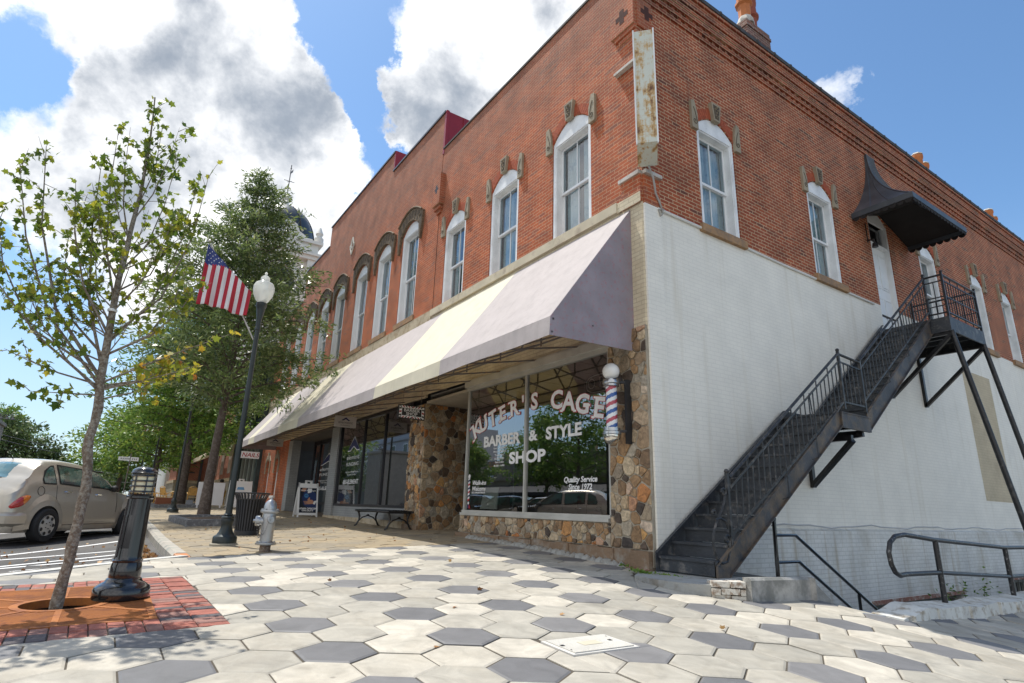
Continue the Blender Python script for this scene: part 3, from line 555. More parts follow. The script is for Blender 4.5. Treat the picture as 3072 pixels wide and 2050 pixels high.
# concrete edge band of the plaza against the asphalt
mb = MB(); pts = [(-3.95, -5.1), (-3.25, -6.15), (-2.5, -7.0), (-1.2, -8.6), (.5, -11)]
for a, b in zip(pts, pts[1:]):
    n_ = Vector((b[1]-a[1], -(b[0]-a[0]), 0)).normalized()*.16
    for k in range(6):
        p = [a[i]+(b[i]-a[i])*k/6 for i in (0, 1)]; q = [a[i]+(b[i]-a[i])*(k+1)/6 for i in (0, 1)]
        if n_.x > 0: n_ = -n_
        P4 = [(p[0], p[1]), (q[0], q[1]), (q[0]+n_.x, q[1]+n_.y), (p[0]+n_.x, p[1]+n_.y)]
        mb.prism([(x, y, G(x, y)+.004) for x, y in P4], (0, 0, -.2))
mb.build('pavement_edge', mat('edge_concrete', (.55, .54, .50), .8), kind='structure')
# old sidewalk paving
OLD = [((-3.75, -20), (-3.75, 10)), ((-70, -5.08), (10, -5.08))]
PL1 = [(-14.2, -4.62), (-11.15, -4.45), (-11.0, -2.4), (-14.0, -2.5)]; PL2 = [(-29.6, -4.5), (-26.6, -4.3), (-26.4, -2.2), (-29.4, -2.3)]
t_ = hexes(None, -48, -3.75, -5.08, 1.2, OLD, [[(-60, -.055), (-7.28, -.055), (-7.28, 6), (-60, 6)], [(-5.32, -.055), (2, -.055), (2, 6), (-5.32, 6)], PL1, PL2], tone, fl=.4479)
lay([(a, b, False) for a, b, c in t_], 'sidewalk', [TANS], lambda x, y: G(x, y), ch=.006, chz=.004, jitter=.005)
mb = MB(); xs = axis_pts(-140, -3.75, -24, -3.75, .75, 1.3)
sheet(mb, xs, [-5.08, -4.5, -4, -3, -2, -1, 0, 1.2], lambda x, y: G(x, y)-.010-(.0 if x > -48 else -.012))
mb.build('sidewalk_bed', mat('joint_dirt', (.16, .12, .08), .95), kind='structure', recalc=False)
# kerb
KERB = mat('kerb_stone', (.38, .35, .30), .8, c2=(.24, .25, .22), c2amt=.4, c2scale=4, bump=.4)
mb = MB(); x = -4.35
while x > -120:
    L_ = 1.8 if x > -30 else 8; x2 = x-L_+.01
    mb.prism([(x, -5.27, S(x, -5.4)-.15), (x, -5.09, S(x, -5.4)-.15), (x, -5.09, G(x, -5.1)+.012), (x, -5.22, G(x, -5.1)+.012), (x, -5.265, G(x, -5.1)-.03)], (x2-x, 0, G(x2, -5.1)-G(x, -5.1)))
    x -= L_
mb.build('kerb', KERB, kind='structure')
mb = MB(); mb.prism([(-4.34, -5.27, -.3), (-4.34, -5.09, -.3), (-4.34, -5.09, -.075), (-4.34, -5.25, -.078)], (.42, .02, -.02)); mb.build('kerb_end', mat('rust_stained_kerb', (.52, .20, .07), .8, c2=(.4, .34, .27), c2amt=.3), kind='structure')
# parking hatch and bay lines
mb = MB()
def stripe(a, b, w=.11):
    a = Vector((a[0], a[1], 0)); b = Vector((b[0], b[1], 0)); d = (b-a); n = max(2, int(d.length/.4)); s_ = Vector((-d.y, d.x, 0)).normalized()*w/2
    for k in range(n):
        p = a+d*k/n; q = a+d*(k+1)/n
        mb.quad(*[(v.x, v.y, S(v.x, v.y)-.026) for v in (p+s_, q+s_, q-s_, p-s_)])
dv = Vector((math.cos(math.radians(146.25)), math.sin(math.radians(146.25))))
for k, (x, y) in enumerate(((-7.6, -7.0), (-10.9, -7.0), (-14.2, -7.0), (-17.5, -7.0), (-20.8, -7), (-24.1, -7))):
    stripe((x-dv.x*-2.2, y-dv.y*-2.2) if 0 else (x+dv.x*2.4, y+dv.y*2.4), (x-dv.x*3.4, y-dv.y*3.4))
for p, q in (((-7.5, -5.5), (-5.6, -8.2)), ((-6.75, -5.55), (-4.9, -7.5)), ((-5.5, -5.6), (-3.9, -7.6)), ((-6.1, -5.5), (-4.3, -8.0)), ((-4.75, -5.6), (-3.1, -7.4)), ((-4.05, -5.7), (-2.95, -7.0))):
    stripe(p, q, .1)
mb.build('road_markings', mat('road_paint', (.78, .78, .78), .6, c2=(.4, .4, .4), c2amt=.2, c2scale=20), kind='structure', recalc=False)
# areaway beside the building: floor, steps, retaining side
mb = MB(); mb.box(0.1, 2.42, 1.0, 20.4, -2.5, -2.2); mb.box(2.42, 2.6, .62, 20.4, -2.5, -.42)
for k in range(10): mb.box(.95, 2.42, .9+.28*k, 1.18+.28*k+.02, -2.3, -.28-.18*(k+1))
mb.build('ground_areaway', CONC, kind='structure')
# slab under the stair, dark block and painted brick piece beside it
mb = MB(); top = lambda x, y: -.055+.012*x
SL = [(.02, -.35), (.316, -.74), (.75, -.86), (1.142, -.842), (1.40, -.719), (1.46, -.40), (1.2, -.1), (1.0, .4), (.02, .4)]
mb.prism([(x, y, top(x, y)) for x, y in SL], (0, 0, -.35)); mb.build('ground_slab', CONC, kind='structure')
mb = MB(); mb.prism([(.02, .401, -.075), (1.0, .401, -.075), (1.2, -.09, -.06), (1.35, -.38, -.05), (1.62, -.40, -.05), (1.66, .5, -.08), (1.5, 1.1, -.11), (1.0, 1.5, -.13), (.02, 1.5, -.10)], (0, 0, -2.2)); mb.build('ground_landing', mat('dark_concrete', (.17, .17, .16), .8, c2=(.30, .29, .27), c2amt=.5, c2scale=2, bump=.3), kind='structure')
mb = MB(); A_, B_0 = Vector((1.43, -.73, 0)), Vector((1.655, -.47, 0)); LB = (B_0-A_).length
for r in range(3):
    a = -.10*(r % 2)
    while a < LB:
        t0, t1 = max(0, a)/LB, min(LB, a+.185)/LB; a += .195
        if t1-t0 < .05: continue
        p = A_.lerp(B_0, t0); q = A_.lerp(B_0, t1); z = -.0-r*.066+random.uniform(-.006, .006); o = random.uniform(-.012, .012)
        mb.prism([(p.x-.16, p.y+.12, z-.058), (p.x+o, p.y-o, z-.058), (p.x+o, p.y-o, z), (p.x-.16, p.y+.12, z)], (q.x-p.x, q.y-p.y, 0))
tag(mb.build('brick_ledge', mat('flaking_white_brick', (.66, .63, .56), .8, c2=(.30, .22, .16), c2amt=.5, c2scale=16, bump=.5)), 'short stack of flaking white painted bricks under the iron stair foot', 'brick ledge')
mb = MB(); mb.prism([(1.62, -.47, -.5), (1.72, -.48, -.5), (1.73, -.48, .03), (1.70, -.46, .055), (1.60, -.44, .05)], (.07, .98, -.02)); mb.prism([(1.68, .50, -.5), (1.80, .50, -.5), (1.80, .50, .03), (1.76, .50, .036), (1.66, .50, .03)], (.05, .02, 0)) 
mb.add([(1.67, .515, -.5), (1.81, .515, -.5), (1.81, .515, .02), (1.67, .515, .02), (1.72, .92, -.5), (1.86, .92, -.5), (1.86, .92, -.30), (1.72, .92, -.30)], [(0, 1, 2, 3), (4, 7, 6, 5), (0, 4, 5, 1), (1, 5, 6, 2), (2, 6, 7, 3), (3, 7, 4, 0)])
tag(mb.build('concrete_block', mat('grey_block', (.20, .20, .185), .75, c2=(.36, .35, .33), c2amt=.45, c2scale=3, bump=.4)), 'low dark concrete block beside the white brick ledge', 'block')
# low retaining wall
mb = MB(); pr = None; ys = [.62, .8, 1.05, 1.15, 1.4, 1.8, 2.2, 2.6, 3.1, 3.6, 4.2, 5, 6, 8, 12, 20]
for a, b in zip(ys, ys[1:]):
    h = lambda y: G(2.5, y)+(.02+.10*sst(.62, 1.15, y) if y < 1.2 else .125+.018*math.sin(y*7)+.012*math.sin(y*17))
    x0, x1 = 2.36, 2.68+.02*math.sin(a*9)
    mb.add([(x0, a, h(a)), (x1, a, h(a)-.02), (x1+.03, a, -1), (x0, a, -1), (x0, b, h(b)), (x1, b, h(b)-.02), (x1+.03, b, -1), (x0, b, -1)], [(0, 1, 5, 4), (1, 2, 6, 5), (3, 0, 4, 7), (0, 3, 2, 1)])
tag(mb.build('low_wall', mat('flaking_whitewash', (.62, .62, .58), .85, c2=(.33, .28, .21), c2amt=.38, c2scale=9, bump=.5, bscale=20)), 'low crumbling whitewashed wall edging the sunken areaway', 'low wall')
mb = MB(); 
for k in range(8):
    y0 = -.16+k*.12; 
mb.prism([(1.80, .05, G(1.9, 0)-.005), (2.5, .62, G(2.5, .6)+.006), (2.42, .95, G(2.5, .6)-.03), (1.75, .62, G(1.8, .4)-.03)], (0, 0, -.12)); mb.build('pavement_lip', CONCB, kind='structure')
# ================================================================== TREE PIT
mb = MB(); BRP = [mat('paver_red', (.31, .10, .07), .8, var=.3, scale=9, bump=.8), mat('paver_dark', (.10, .085, .09), .8, var=.2, bump=.8), mat('paver_pink', (.26, .13, .105), .8, var=.25, scale=9, bump=.8)]
u0 = Vector((BR[2][0], BR[2][1], 0)); ux = (Vector((BR[3][0], BR[3][1], 0))-u0).normalized(); uy = (Vector((.93, -7.6, 0))-u0).normalized()
def pv(a, b, w, h):
    P4 = [u0+ux*(a+.003)+uy*(b+.003), u0+ux*(a+w-.003)+uy*(b+.003), u0+ux*(a+w-.003)+uy*(b+h-.003), u0+ux*(a+.003)+uy*(b+h-.003)]
    z = random.uniform(-.004, .004); ch = .008; c = sum(P4, Vector())/4
    mb.c = random.choices((0, 1, 2), (6, 2, 3))[0]
    lo = [(p.x, p.y, G(p.x, p.y)-.03) for p in P4]; md = [(p.x, p.y, G(p.x, p.y)+z-.006) for p in P4]; ti = [p+(c-p).normalized()*ch for p in P4]; tp = [(p.x, p.y, G(p.x, p.y)+z) for p in ti]
    mb.add(lo+md+tp, [(i, (i+1) % 4, 4+(i+1) % 4, 4+i) for i in range(4)]+[(4+i, 4+(i+1) % 4, 8+(i+1) % 4, 8+i) for i in range(4)]+[(8, 9, 10, 11)])
# soldier rows: long side facing the shops is two bricks deep, the near end and far end likewise
LX, LY = 2.63, 2.2
for k in range(int(LX/.105)):
    for r in range(2): pv(k*.105, r*.205, .105, .205)
for k in range(int((LY-.41)/.105)):
    for r in range(2): pv(r*.205, .41+k*.105, .205, .105); pv(LX-.41+r*.205-.005, .41+k*.105, .205, .105)
mb.build('pavement_border', BRP, kind='structure')
gc = Vector((-.40, -6.34, 0)); GR = .27
mb = MB(); gz = G(gc.x, gc.y)
a0, a1, b0, b1 = -1.335, .508, -7.18, -5.735     # grate rectangle
def gpt(x, y, o=0): return (x, y, G(x, y)+o)
# radial slotted plate: ribs from hole to frame with gaps
cx, cy = gc.x, gc.y; NR = 116
def rect_hit(a):
    dx, dy = math.cos(a), math.sin(a); t = 1e9
    for lim, p, d in ((a0+.05, cx, dx), (a1-.05, cx, dx), (b0+.05, cy, dy), (b1-.05, cy, dy)):
        if abs(d) > 1e-6:
            q = (lim-p)/d
            if q > 0: t = min(t, q)
    return t
for (x0, x1, y0, y1) in ((a0, a1, b0, b0+.05), (a0, a1, b1-.05, b1), (a0, a0+.05, b0+.05, b1-.05), (a1-.05, a1, b0+.05, b1-.05)):
    n = 10
    for k in range(n):
        if x1-x0 > y1-y0: xa, xb = x0+(x1-x0)*k/n, x0+(x1-x0)*(k+1)/n; mb.prism([gpt(xa, y0, .003), gpt(xb, y0, .003), gpt(xb, y1, .003), gpt(xa, y1, .003)], (0, 0, -.05))
        else: ya, yb = y0+(y1-y0)*k/n, y0+(y1-y0)*(k+1)/n; mb.prism([gpt(x0, ya, .003), gpt(x1, ya, .003), gpt(x1, yb, .003), gpt(x0, yb, .003)], (0, 0, -.05))
# parallel slats running along x in concentric square panels, with diagonal and cross ribs
step = .025; x = a0+.055
while x < a1-.06:
    segs = [(b0+.05, b1-.05)]
    if abs(x-cx) < GR+.05: w = math.sqrt((GR+.05)**2-(x-cx)**2); segs = [(b0+.05, cy-w), (cy+w, b1-.05)]
    for s_ in segs: mb.prism([gpt(x, s_[0], 0), gpt(x+.0145, s_[0], 0), gpt(x+.0145, s_[1], 0), gpt(x, s_[1], 0)], (0, 0, -.03))
    x += step
for a in [k*PI/4 for k in range(8)]:
    t = rect_hit(a); p = (cx+math.cos(a)*GR, cy+math.sin(a)*GR); q = (cx+math.cos(a)*t, cy+math.sin(a)*t); s_ = (-math.sin(a)*.02, math.cos(a)*.02)
    mb.prism([gpt(p[0]-s_[0], p[1]-s_[1], .004), gpt(q[0]-s_[0], q[1]-s_[1], .004), gpt(q[0]+s_[0], q[1]+s_[1], .004), gpt(p[0]+s_[0], p[1]+s_[1], .004)], (0, 0, -.035))
for k in range(48):
    a, b = 2*PI*k/48, 2*PI*(k+1)/48; P4 = [(GR, a), (GR+.055, a), (GR+.055, b), (GR, b)]
    mb.prism([gpt(cx+r*math.cos(t), cy+r*math.sin(t), .005) for r, t in P4], (0, 0, -.06))
tag(mb.build('tree_grate', GRATE), 'rust orange iron tree grate around the young maple trunk', 'tree grate')
mb = MB(); mb.box(a0-.06, a1+.06, b0-.06, b1+.06, gz-.30, gz-.075); mb.build('soil', mat('soil', (.06, .045, .03), .95, bump=1, bscale=40, c2=(.2, .17, .13), c2amt=.4, c2scale=40), kind='structure')
# utility cover
mb = MB(); c = [Vector((x, y, 0)) for x, y in COVER]; cc_ = sum(c, Vector())/4
z = lambda p: G(p.x, p.y)
ring = [p.lerp(cc_, .02) for p in c]; mb.prism([(p.x, p.y, z(p)+.004) for p in ring], (0, 0, -.05), 0)
ring2 = [p.lerp(cc_, .12) for p in c]; mb.prism([(p.x, p.y, z(p)+.011) for p in ring2], (0, 0, -.012), 1)
for t0, t1, s0, s1 in ((.38, .62, .36, .64),):
    q = lambda u, v: (lambda p: (p.x, p.y, z(p)+.0125))(c[0].lerp(c[1], u).lerp(c[3].lerp(c[2], u), v))
    mb.prism([q(t0, s0), q(t1, s0), q(t1, s1), q(t0, s1)], (0, 0, -.001), 2)
    for u, v, w, h in ((.44, .80, .08, .12), (.44, .08, .08, .12), (.2, .9, .04, .03), (.76, .08, .04, .03)): mb.prism([q(u, v), q(u+w, v), q(u+w, v+h*.4), q(u, v+h*.4)], (0, 0, .0006), 3)
tag(mb.build('utility_cover', [mat('cover_rim', (.62, .60, .56), .6), mat('cover_lid', (.68, .65, .58), .7, bump=.8, bscale=160), mat('cover_plate', (.55, .50, .38), .7), SIGNBLK]), 'pale rectangular utility cover set in the hexagonal paving', 'utility cover')
# ================================================================== BUILDINGS
def rubble(name, F, u0, u1, z0, z1, size, d, par, seed, asp=.85, zfun=None, proud=.03):
    rs = random.Random(seed); pts = []; tries = 0
    while tries < 6000:
        tries += 1; sz = size*rs.choice((.55, .7, .85, 1, 1, 1.25, 1.5)); p = (rs.uniform(u0, u1), rs.uniform(z0, z1), sz)
        if all(math.hypot((p[0]-q[0])/asp, p[1]-q[1]) > (sz+q[2])*.5 for q in pts): pts.append(p)
    vs = []; fs = []; tn = []; D0 = Vector(F(0, 0, 0))
    for i, p in enumerate(pts):
        cell = [(u0, z0), (u1, z0), (u1, z1), (u0, z1)]
        for j, q in enumerate(pts):
            if i == j or math.hypot(p[0]-q[0], p[1]-q[1]) > size*4: continue
            w = .5*p[2]/(.5*(p[2]+q[2])); mx_, mz = p[0]+(q[0]-p[0])*w, p[1]+(q[1]-p[1])*w; nx, nz = q[0]-p[0], q[1]-p[1]
            cell = clip_half(cell, (mx_, mz), (mx_-nz, mz+nx), True)
            if len(cell) < 3: break
        cell = dedupe(cell)
        if len(cell) < 3 or area(cell) < .0008: continue
        ar = sum(cell[k][0]*cell[(k+1) % len(cell)][1]-cell[(k+1) % len(cell)][0]*cell[k][1] for k in range(len(cell)))
        if ar < 0: cell = cell[::-1]
        c0 = inset(cell, .006+rs.uniform(0, .006))
        if not c0 or len(dedupe(c0)) < 3: continue
        c0 = dedupe(c0); cc0 = (sum(q[0] for q in c0)/len(c0), sum(q[1] for q in c0)/len(c0)); ring = []
        for k in range(len(c0)):     # cut the corners for worn outlines
            a, b, c = c0[k-1], c0[k], c0[(k+1) % len(c0)]; t = rs.uniform(.05, .17); ring += [(b[0]+(a[0]-b[0])*t, b[1]+(a[1]-b[1])*t), (b[0]+(c[0]-b[0])*t, b[1]+(c[1]-b[1])*t)]
        n = len(ring); pr = proud*rs.uniform(.5, 1.25); tx, tz = rs.uniform(-.10, .10), rs.uniform(-.10, .10)
        rings = [(1.0, 0), (.985, .7), (.91, .97), (.5, 1.03)]; b0 = len(vs)
        for sc, h in rings:
            for q in ring: u, z = cc0[0]+(q[0]-cc0[0])*sc, cc0[1]+(q[1]-cc0[1])*sc; vs.append(F(u, d-h*pr-((u-cc0[0])*tx+(z-cc0[1])*tz)*(h > 0)-rs.uniform(-.002, .003)*(h > .6), z))
        t_ = rs.random()
        for r in range(3):
            for k in range(n): fs.append((b0+r*n+k, b0+r*n+(k+1) % n, b0+(r+1)*n+(k+1) % n, b0+(r+1)*n+k)); tn.append(t_)
        fs.append(tuple(b0+3*n+k for k in range(n))); tn.append(t_)
    o0 = origin(par); me = bpy.data.meshes.new(name); me.from_pydata([tuple(Vector(v)-o0) for v in vs], [], fs); me.materials.append(STONE)
    a = me.attributes.new('tone', 'FLOAT', 'FACE'); a.data.foreach_set('value', tn); me.update(); o = bpy.data.objects.new(name, me); SC.collection.objects.link(o); o.parent = par; return o
def arc_z(op, u):
    ua, ub, zb, zs, zc = op[:5]; c = (ua+ub)/2; h = (ub-ua)/2; return zs+(zc-zs)*max(0, 1-((u-c)/h)**2)
def wall(mb, F, u0, u1, z0, z1, ops, rev=.12, m=None, d=0.0, mrev=None):
    ops = sorted(ops); cur = u0
    for op in ops:
        ua, ub, zb, zs, zc = op[:5]
        if ua > cur: mb.quad(F(cur, d, z0), F(ua, d, z0), F(ua, d, z1), F(cur, d, z1), m)
        if zb > z0: mb.quad(F(ua, d, z0), F(ub, d, z0), F(ub, d, zb), F(ua, d, zb), m)
        n = 10 if zc > zs else 1
        for k in range(n):
            p, q = ua+(ub-ua)*k/n, ua+(ub-ua)*(k+1)/n; zp, zq = arc_z(op, p), arc_z(op, q)
            if zc < z1-1e-4: mb.quad(F(p, d, zp), F(q, d, zq), F(q, d, z1), F(p, d, z1), m)
            if zc < z1-1e-4: mb.quad(F(p, d, zp), F(q, d, zq), F(q, d+rev, zq), F(p, d+rev, zp), mrev if mrev is not None else m)
        mb.quad(F(ua, d, zb), F(ua, d, zs), F(ua, d+rev, zs), F(ua, d+rev, zb), mrev if mrev is not None else m)
        mb.quad(F(ub, d, zb), F(ub, d, zs), F(ub, d+rev, zs), F(ub, d+rev, zb), mrev if mrev is not None else m)
        if zb > z0+1e-4: mb.quad(F(ua, d, zb), F(ub, d, zb), F(ub, d+rev, zb), F(ua, d+rev, zb), mrev if mrev is not None else m)
        cur = ub
    if cur < u1: mb.quad(F(cur, d, z0), F(u1, d, z0), F(u1, d, z1), F(cur, d, z1), m)
def swirl(F, uc, zc, s, flip, d):
    pts = []
    for k in range(15):
        t = k/14; a = PI*2.4*t; r = (.052*(1-t)+.010)
        pts.append((uc+flip*(r*math.cos(a+PI)*1.0)*s, zc-.10*s+r*math.sin(a+PI)*s*1.1))
    stem = [(uc+flip*.03*s, zc+.20*s), (uc-flip*.005*s, zc+.12*s), (uc-flip*.03*s, zc+.03*s)]
    return [F(u, d, z) for u, z in stem+pts]
CV = [(0, 1, .42, .56), (0, 1, 2, 2), (.0, .95, .30, .62), (0, 1, .5, .55), (0, 1, 2, 2), (.05, 1, .38, .7), (0, 1, .45, .5)]; CV_USED = []
def window(par, F, ua, ub, zb, zs, zc, orn='scroll', sillmat=TAN, sill_h=.14, peel=False, curtain=True, sill_proj=.07):
    c = (ua+ub)/2; tr = TRIMP if peel else TRIM
    mb = MB(); e = .012
    # casing boards
    fbox(mb, F, ua+e, ua+.075, .015, .10, zb, zs); fbox(mb, F, ub-.075, ub-e, .015, .10, zb, zs)
    n = 12; base = zs-.10
    for k in range(n):   # arched head board above the square sash
        p, q = ua+e+(ub-ua-2*e)*k/n, ua+e+(ub-ua-2*e)*(k+1)/n; zp, zq = arc_z((ua, ub, zb, zs, zc), p)-.006, arc_z((ua, ub, zb, zs, zc), q)-.006
        mb.prism([F(p, .02, zs+.002), F(q, .02, zs+.002), F(q, .02, zq), F(p, .02, zp)], Vector(F(0, .06, 0))-Vector(F(0, 0, 0)))
    fbox(mb, F, ua+.075, ub-.075, .012, .10, zs-.075, zs-.002)
    # deep inner reveal boards
    fbox(mb, F, ua+.076, ua+.10, .03, .26, zb, zs-.076); fbox(mb, F, ub-.10, ub-.076, .03, .26, zb, zs-.076); fbox(mb, F, ua+.10, ub-.10, .03, .26, zs-.10, zs-.077)
    w = mb.build('window', tr, par, world=True)
    # sashes
    sa = MB(); u0, u1, z0, z1 = ua+.102, ub-.102, zb+.01, zs-.102; zm = z0+(z1-z0)*.50
    for dd, a, b in ((.15, zm-.02, z1), (.19, z0, zm+.02)):
        fbox(sa, F, u0, u0+.045, dd, dd+.035, a, b); fbox(sa, F, u1-.045, u1, dd, dd+.035, a, b); fbox(sa, F, u0+.045, u1-.045, dd, dd+.035, b-.045, b); fbox(sa, F, u0+.045, u1-.045, dd, dd+.035, a, a+.05)
        fbox(sa, F, c-.011, c+.011, dd+.004, dd+.03, a+.05, b-.045)
    sa.build('sash', TRIM, w, world=True)
    g = MB()
    for dd, a, b in ((.166, zm, z1-.03), (.206, z0+.03, zm)): g.quad(F(u0+.03, dd, a), F(u1-.03, dd, a), F(u1-.03, dd, b), F(u0+.03, dd, b))
    g.build('pane', GLASS, w, world=True, recalc=False)
    if curtain:
        cu = MB(); n = 30; cv_ = CV[len(CV_USED) % len(CV)]; CV_USED.append(1)
        for k in range(n):
            if not (cv_[0] <= k/n < cv_[1]) or cv_[2] <= k/n < cv_[3]: continue
            p, q = u0+(u1-u0)*k/n, u0+(u1-u0)*(k+1)/n; f = lambda u: .30+.022*math.sin(u*40+ua)+.012*math.sin(u*93)
            cu.quad(F(p, f(p), z0), F(q, f(q), z0), F(q, f(q), z1), F(p, f(p), z1))
        cu.build('curtain', CURT, w, world=True, recalc=False)
    if sill_h:
        s = MB(); fbox(s, F, ua-.09, ub+.09, -sill_proj, .12, zb-sill_h, zb-.004); s.build('sill', sillmat, w, world=True)
    if orn == 'scroll':
        hw = (ub-ua)/2
        for sg in (-1, 1):
            o = MB(); x = c+sg*(hw+.085); w_ = .082; out = 1
            P5 = [(x-w_, zs-.17), (x+w_, zs-.17), (x+w_, zs+.40), (x-w_, zs+.40)]
            if sg < 0: P5 = [(x-w_, zs-.17), (x+w_, zs-.17), (x+w_, zs+.16), (x+.01, zs+.43), (x-w_, zs+.40)]
            else: P5 = [(x-w_, zs-.17), (x+w_, zs-.17), (x+w_, zs+.40), (x-.01, zs+.43), (x-w_, zs+.16)]
            o.c = 0; o.prism([F(u, -.055, z) for u, z in P5], Vector(F(0, .06, 0))-Vector(F(0, 0, 0)))
            o.c = 1; o.tube(swirl(F, x, zs+.08, .95, sg, -.056), .0085, 5)
            o.build('scroll_stone', [ORN, ORND], w, world=True)
        k = MB(); P4 = [(c-.085, zc-.045), (c+.085, zc-.045), (c+.135, zc+.33), (c-.135, zc+.33)]
        k.c = 0; k.prism([F(u, -.075, z) for u, z in P4], Vector(F(0, .08, 0))-Vector(F(0, 0, 0)))
        k.c = 1; P4 = [(c-.055, zc-.005), (c+.055, zc-.005), (c+.095, zc+.29), (c-.095, zc+.29)]; k.prism([F(u, -.079, z) for u, z in P4], Vector(F(0, .004, 0))-Vector(F(0, 0, 0)))
        k.c = 0
        for (du, dz, r) in ((-.04, .2, .022), (.04, .2, .022), (0, .13, .02), (0, .25, .028), (-.03, .07, .016), (.03, .07, .016), (0, .03, .02)): k.lathe([(0, -.02), (r, 0), (0, .02)], F(c+du, -.082, zc+dz), 8)
        k.build('keystone', [ORN, ORND], w, world=True)
        # rowlock arch of bricks over the head
        a = MB(); n = 21
        for k_ in range(n):
            t0, t1 = (k_+.06)/n, (k_+.94)/n; pts = []
            for t, off in ((t0, .008), (t1, .008), (t1, .20), (t0, .20)):
                u = ua+(ub-ua)*t; z = arc_z((ua, ub, zb, zs, zc), u); dn = -2*(zc-zs)*(u-c)/hw**2; nv = Vector((-dn, 1)).normalized(); pts.append((u+nv.x*off, z+nv.y*off))
            a.prism([F(u, -.006, z) for u, z in pts], Vector(F(0, .02, 0))-Vector(F(0, 0, 0)))
        a.build('brick_arch', mat_arch, w, world=True)
    if orn == 'hood':
        hw = (ub-ua)/2; h = MB(); n = 14
        lo = lambda t: (ua-.03+(ub-ua+.06)*t, arc_z((ua-.03, ub+.03, zb, zs, zc), ua-.03+(ub-ua+.06)*t)+.01)
        for k in range(n):
            pts = []
            for t, up in ((k/n, 0), ((k+1)/n, 0), ((k+1)/n, 1), (k/n, 1)):
                u, z = lo(t); uu = u+(u-c)*.30*up; pts.append((uu, z+(.36 if up else 0)))
            h.c = 0; h.prism([F(u, -.08, z) for u, z in pts], Vector(F(0, .085, 0))-Vector(F(0, 0, 0)))
            if k % 2 == 0:
                h.c = 1; cu_, cz_ = sum(p[0] for p in pts)/4, sum(p[1] for p in pts)/4; pp = [(cu_+(u-cu_)*.95, cz_+(z-cz_)*.66) for u, z in pts]; h.prism([F(u, -.086, z) for u, z in pp], Vector(F(0, .006, 0))-Vector(F(0, 0, 0)))
        h.c = 0
        path = [F(c+(ua-.03-(c))*1.30, -.09, zs+.36)]+[F(lo(k/n)[0]+(lo(k/n)[0]-c)*.30, -.09, lo(k/n)[1]+.38) for k in range(n+1)]; h.tube(path[1:], .035, 6)
        for sg in (-1, 1):
            x = c+sg*(hw+.16); P = [(x-.12, zs+.36), (x+.12, zs+.36), (x+.13, zs+.30), (x+.10, zs-.1), (x+.02, zs-.52), (x-.02, zs-.52), (x-.10, zs-.1), (x-.13, zs+.30)]
            h.c = 0; h.prism([F(u, -.075, z) for u, z in P], Vector(F(0, .078, 0))-Vector(F(0, 0, 0)))
            h.c = 1; h.prism([F(x+(u-x)*.6, -.08, zs-.05+(z-zs+.05)*.75) for u, z in P], Vector(F(0, .004, 0))-Vector(F(0, 0, 0)))
        h.build('window_hood', [HOOD, ORND], w, world=True)
    return w
mat_arch = mat('arch_brick', (.38, .085, .035), .85, var=.2, scale=12, bump=.3, bscale=50)
# ---------------------------------------------------------------- corner building
CB = thing('brick_building', 'corner two-storey red brick building with white painted lower side wall and barber shop front', 'building', (0, 0, -.05))
ZR = 10.47
wA = [(-2.345, -1.215, 5.60, 7.72, 8.04), (-4.665, -3.54, 5.60, 7.72, 8.04), (-6.955, -5.86, 5.60, 7.72, 8.04)]
wB = [(1.455, 2.525, 5.46, 7.50, 7.77), (5.02, 6.06, 5.46, 7.50, 7.77), (10.27, 11.28, 5.46, 7.50, 7.77), (13.56, 14.55, 5.46, 7.50, 7.77), (15.95, 16.9, 5.46, 7.50, 7.77), (18.6, 19.6, 5.46, 7.50, 7.77)]
doorB = (7.66, 8.64, 4.80, 7.62, 7.90)
mb = MB(); wall(mb, FA, -7.42, 0, 5.42, ZR, wA, .14)
wall(mb, FA, -7.42, 0, 5.42, 5.42, [])
mb.build('front_wall', BRICK_A, CB, world=True, recalc=False)
mb = MB(); wall(mb, FB, 0, 20, 5.38, ZR, wB+[(doorB[0], doorB[1], 5.38, doorB[3], doorB[4])], .16)
mb.build('side_wall', BRICK, CB, world=True, recalc=False)
mb = MB()   # white lower side wall: plane, foundation band with basement openings
mb.c = 0; wall(mb, FB, .36, 20, .46, 5.38, [(doorB[0], doorB[1], 4.80, 5.38, 5.38)], .16)
mb.quad(FB(0, 0, -.2), FB(0, -.035, -.2), FB(0, -.035, 5.38), FB(0, 0, 5.38)); mb.quad(FB(0, -.035, -.2), FB(.36, -.035, -.2), FB(.36, -.035, 5.38), FB(0, -.035, 5.38)); mb.quad(FB(.36, -.035, -.2), FB(.36, 0, -.2), FB(.36, 0, 5.38), FB(.36, -.035, 5.38))
mb.quad(FB(0, -.035, 5.38), FB(.36, -.035, 5.38), FB(.36, 0, 5.38), FB(0, 0, 5.38))
mb.quad(FB(.36, 0, -2.3), FB(1.5, 0, -2.3), FB(1.5, 0, .46), FB(.36, 0, .46))
mb.c = 1; mb.quad(FB(1.5, 0, -2.3), FB(1.5, -.085, -2.3), FB(1.5, -.085, .46), FB(1.5, 0, .46)); wall(mb, FB, 1.5, 20, -2.3, .46, [(5.42, 9.2, -1.9, -.78, -.78), (12.2, 14.5, -1.9, -.62, -.62)], .35, d=-.085); mb.quad(FB(1.5, -.085, .46), FB(20, -.085, .46), FB(20, 0, .50), FB(1.5, 0, .50))
mb.build('painted_side_wall', [WHITEB, WHITEF], CB, world=True, recalc=False)
mb = MB()   # pipe/lip on top of the paint, stained band edge, cable
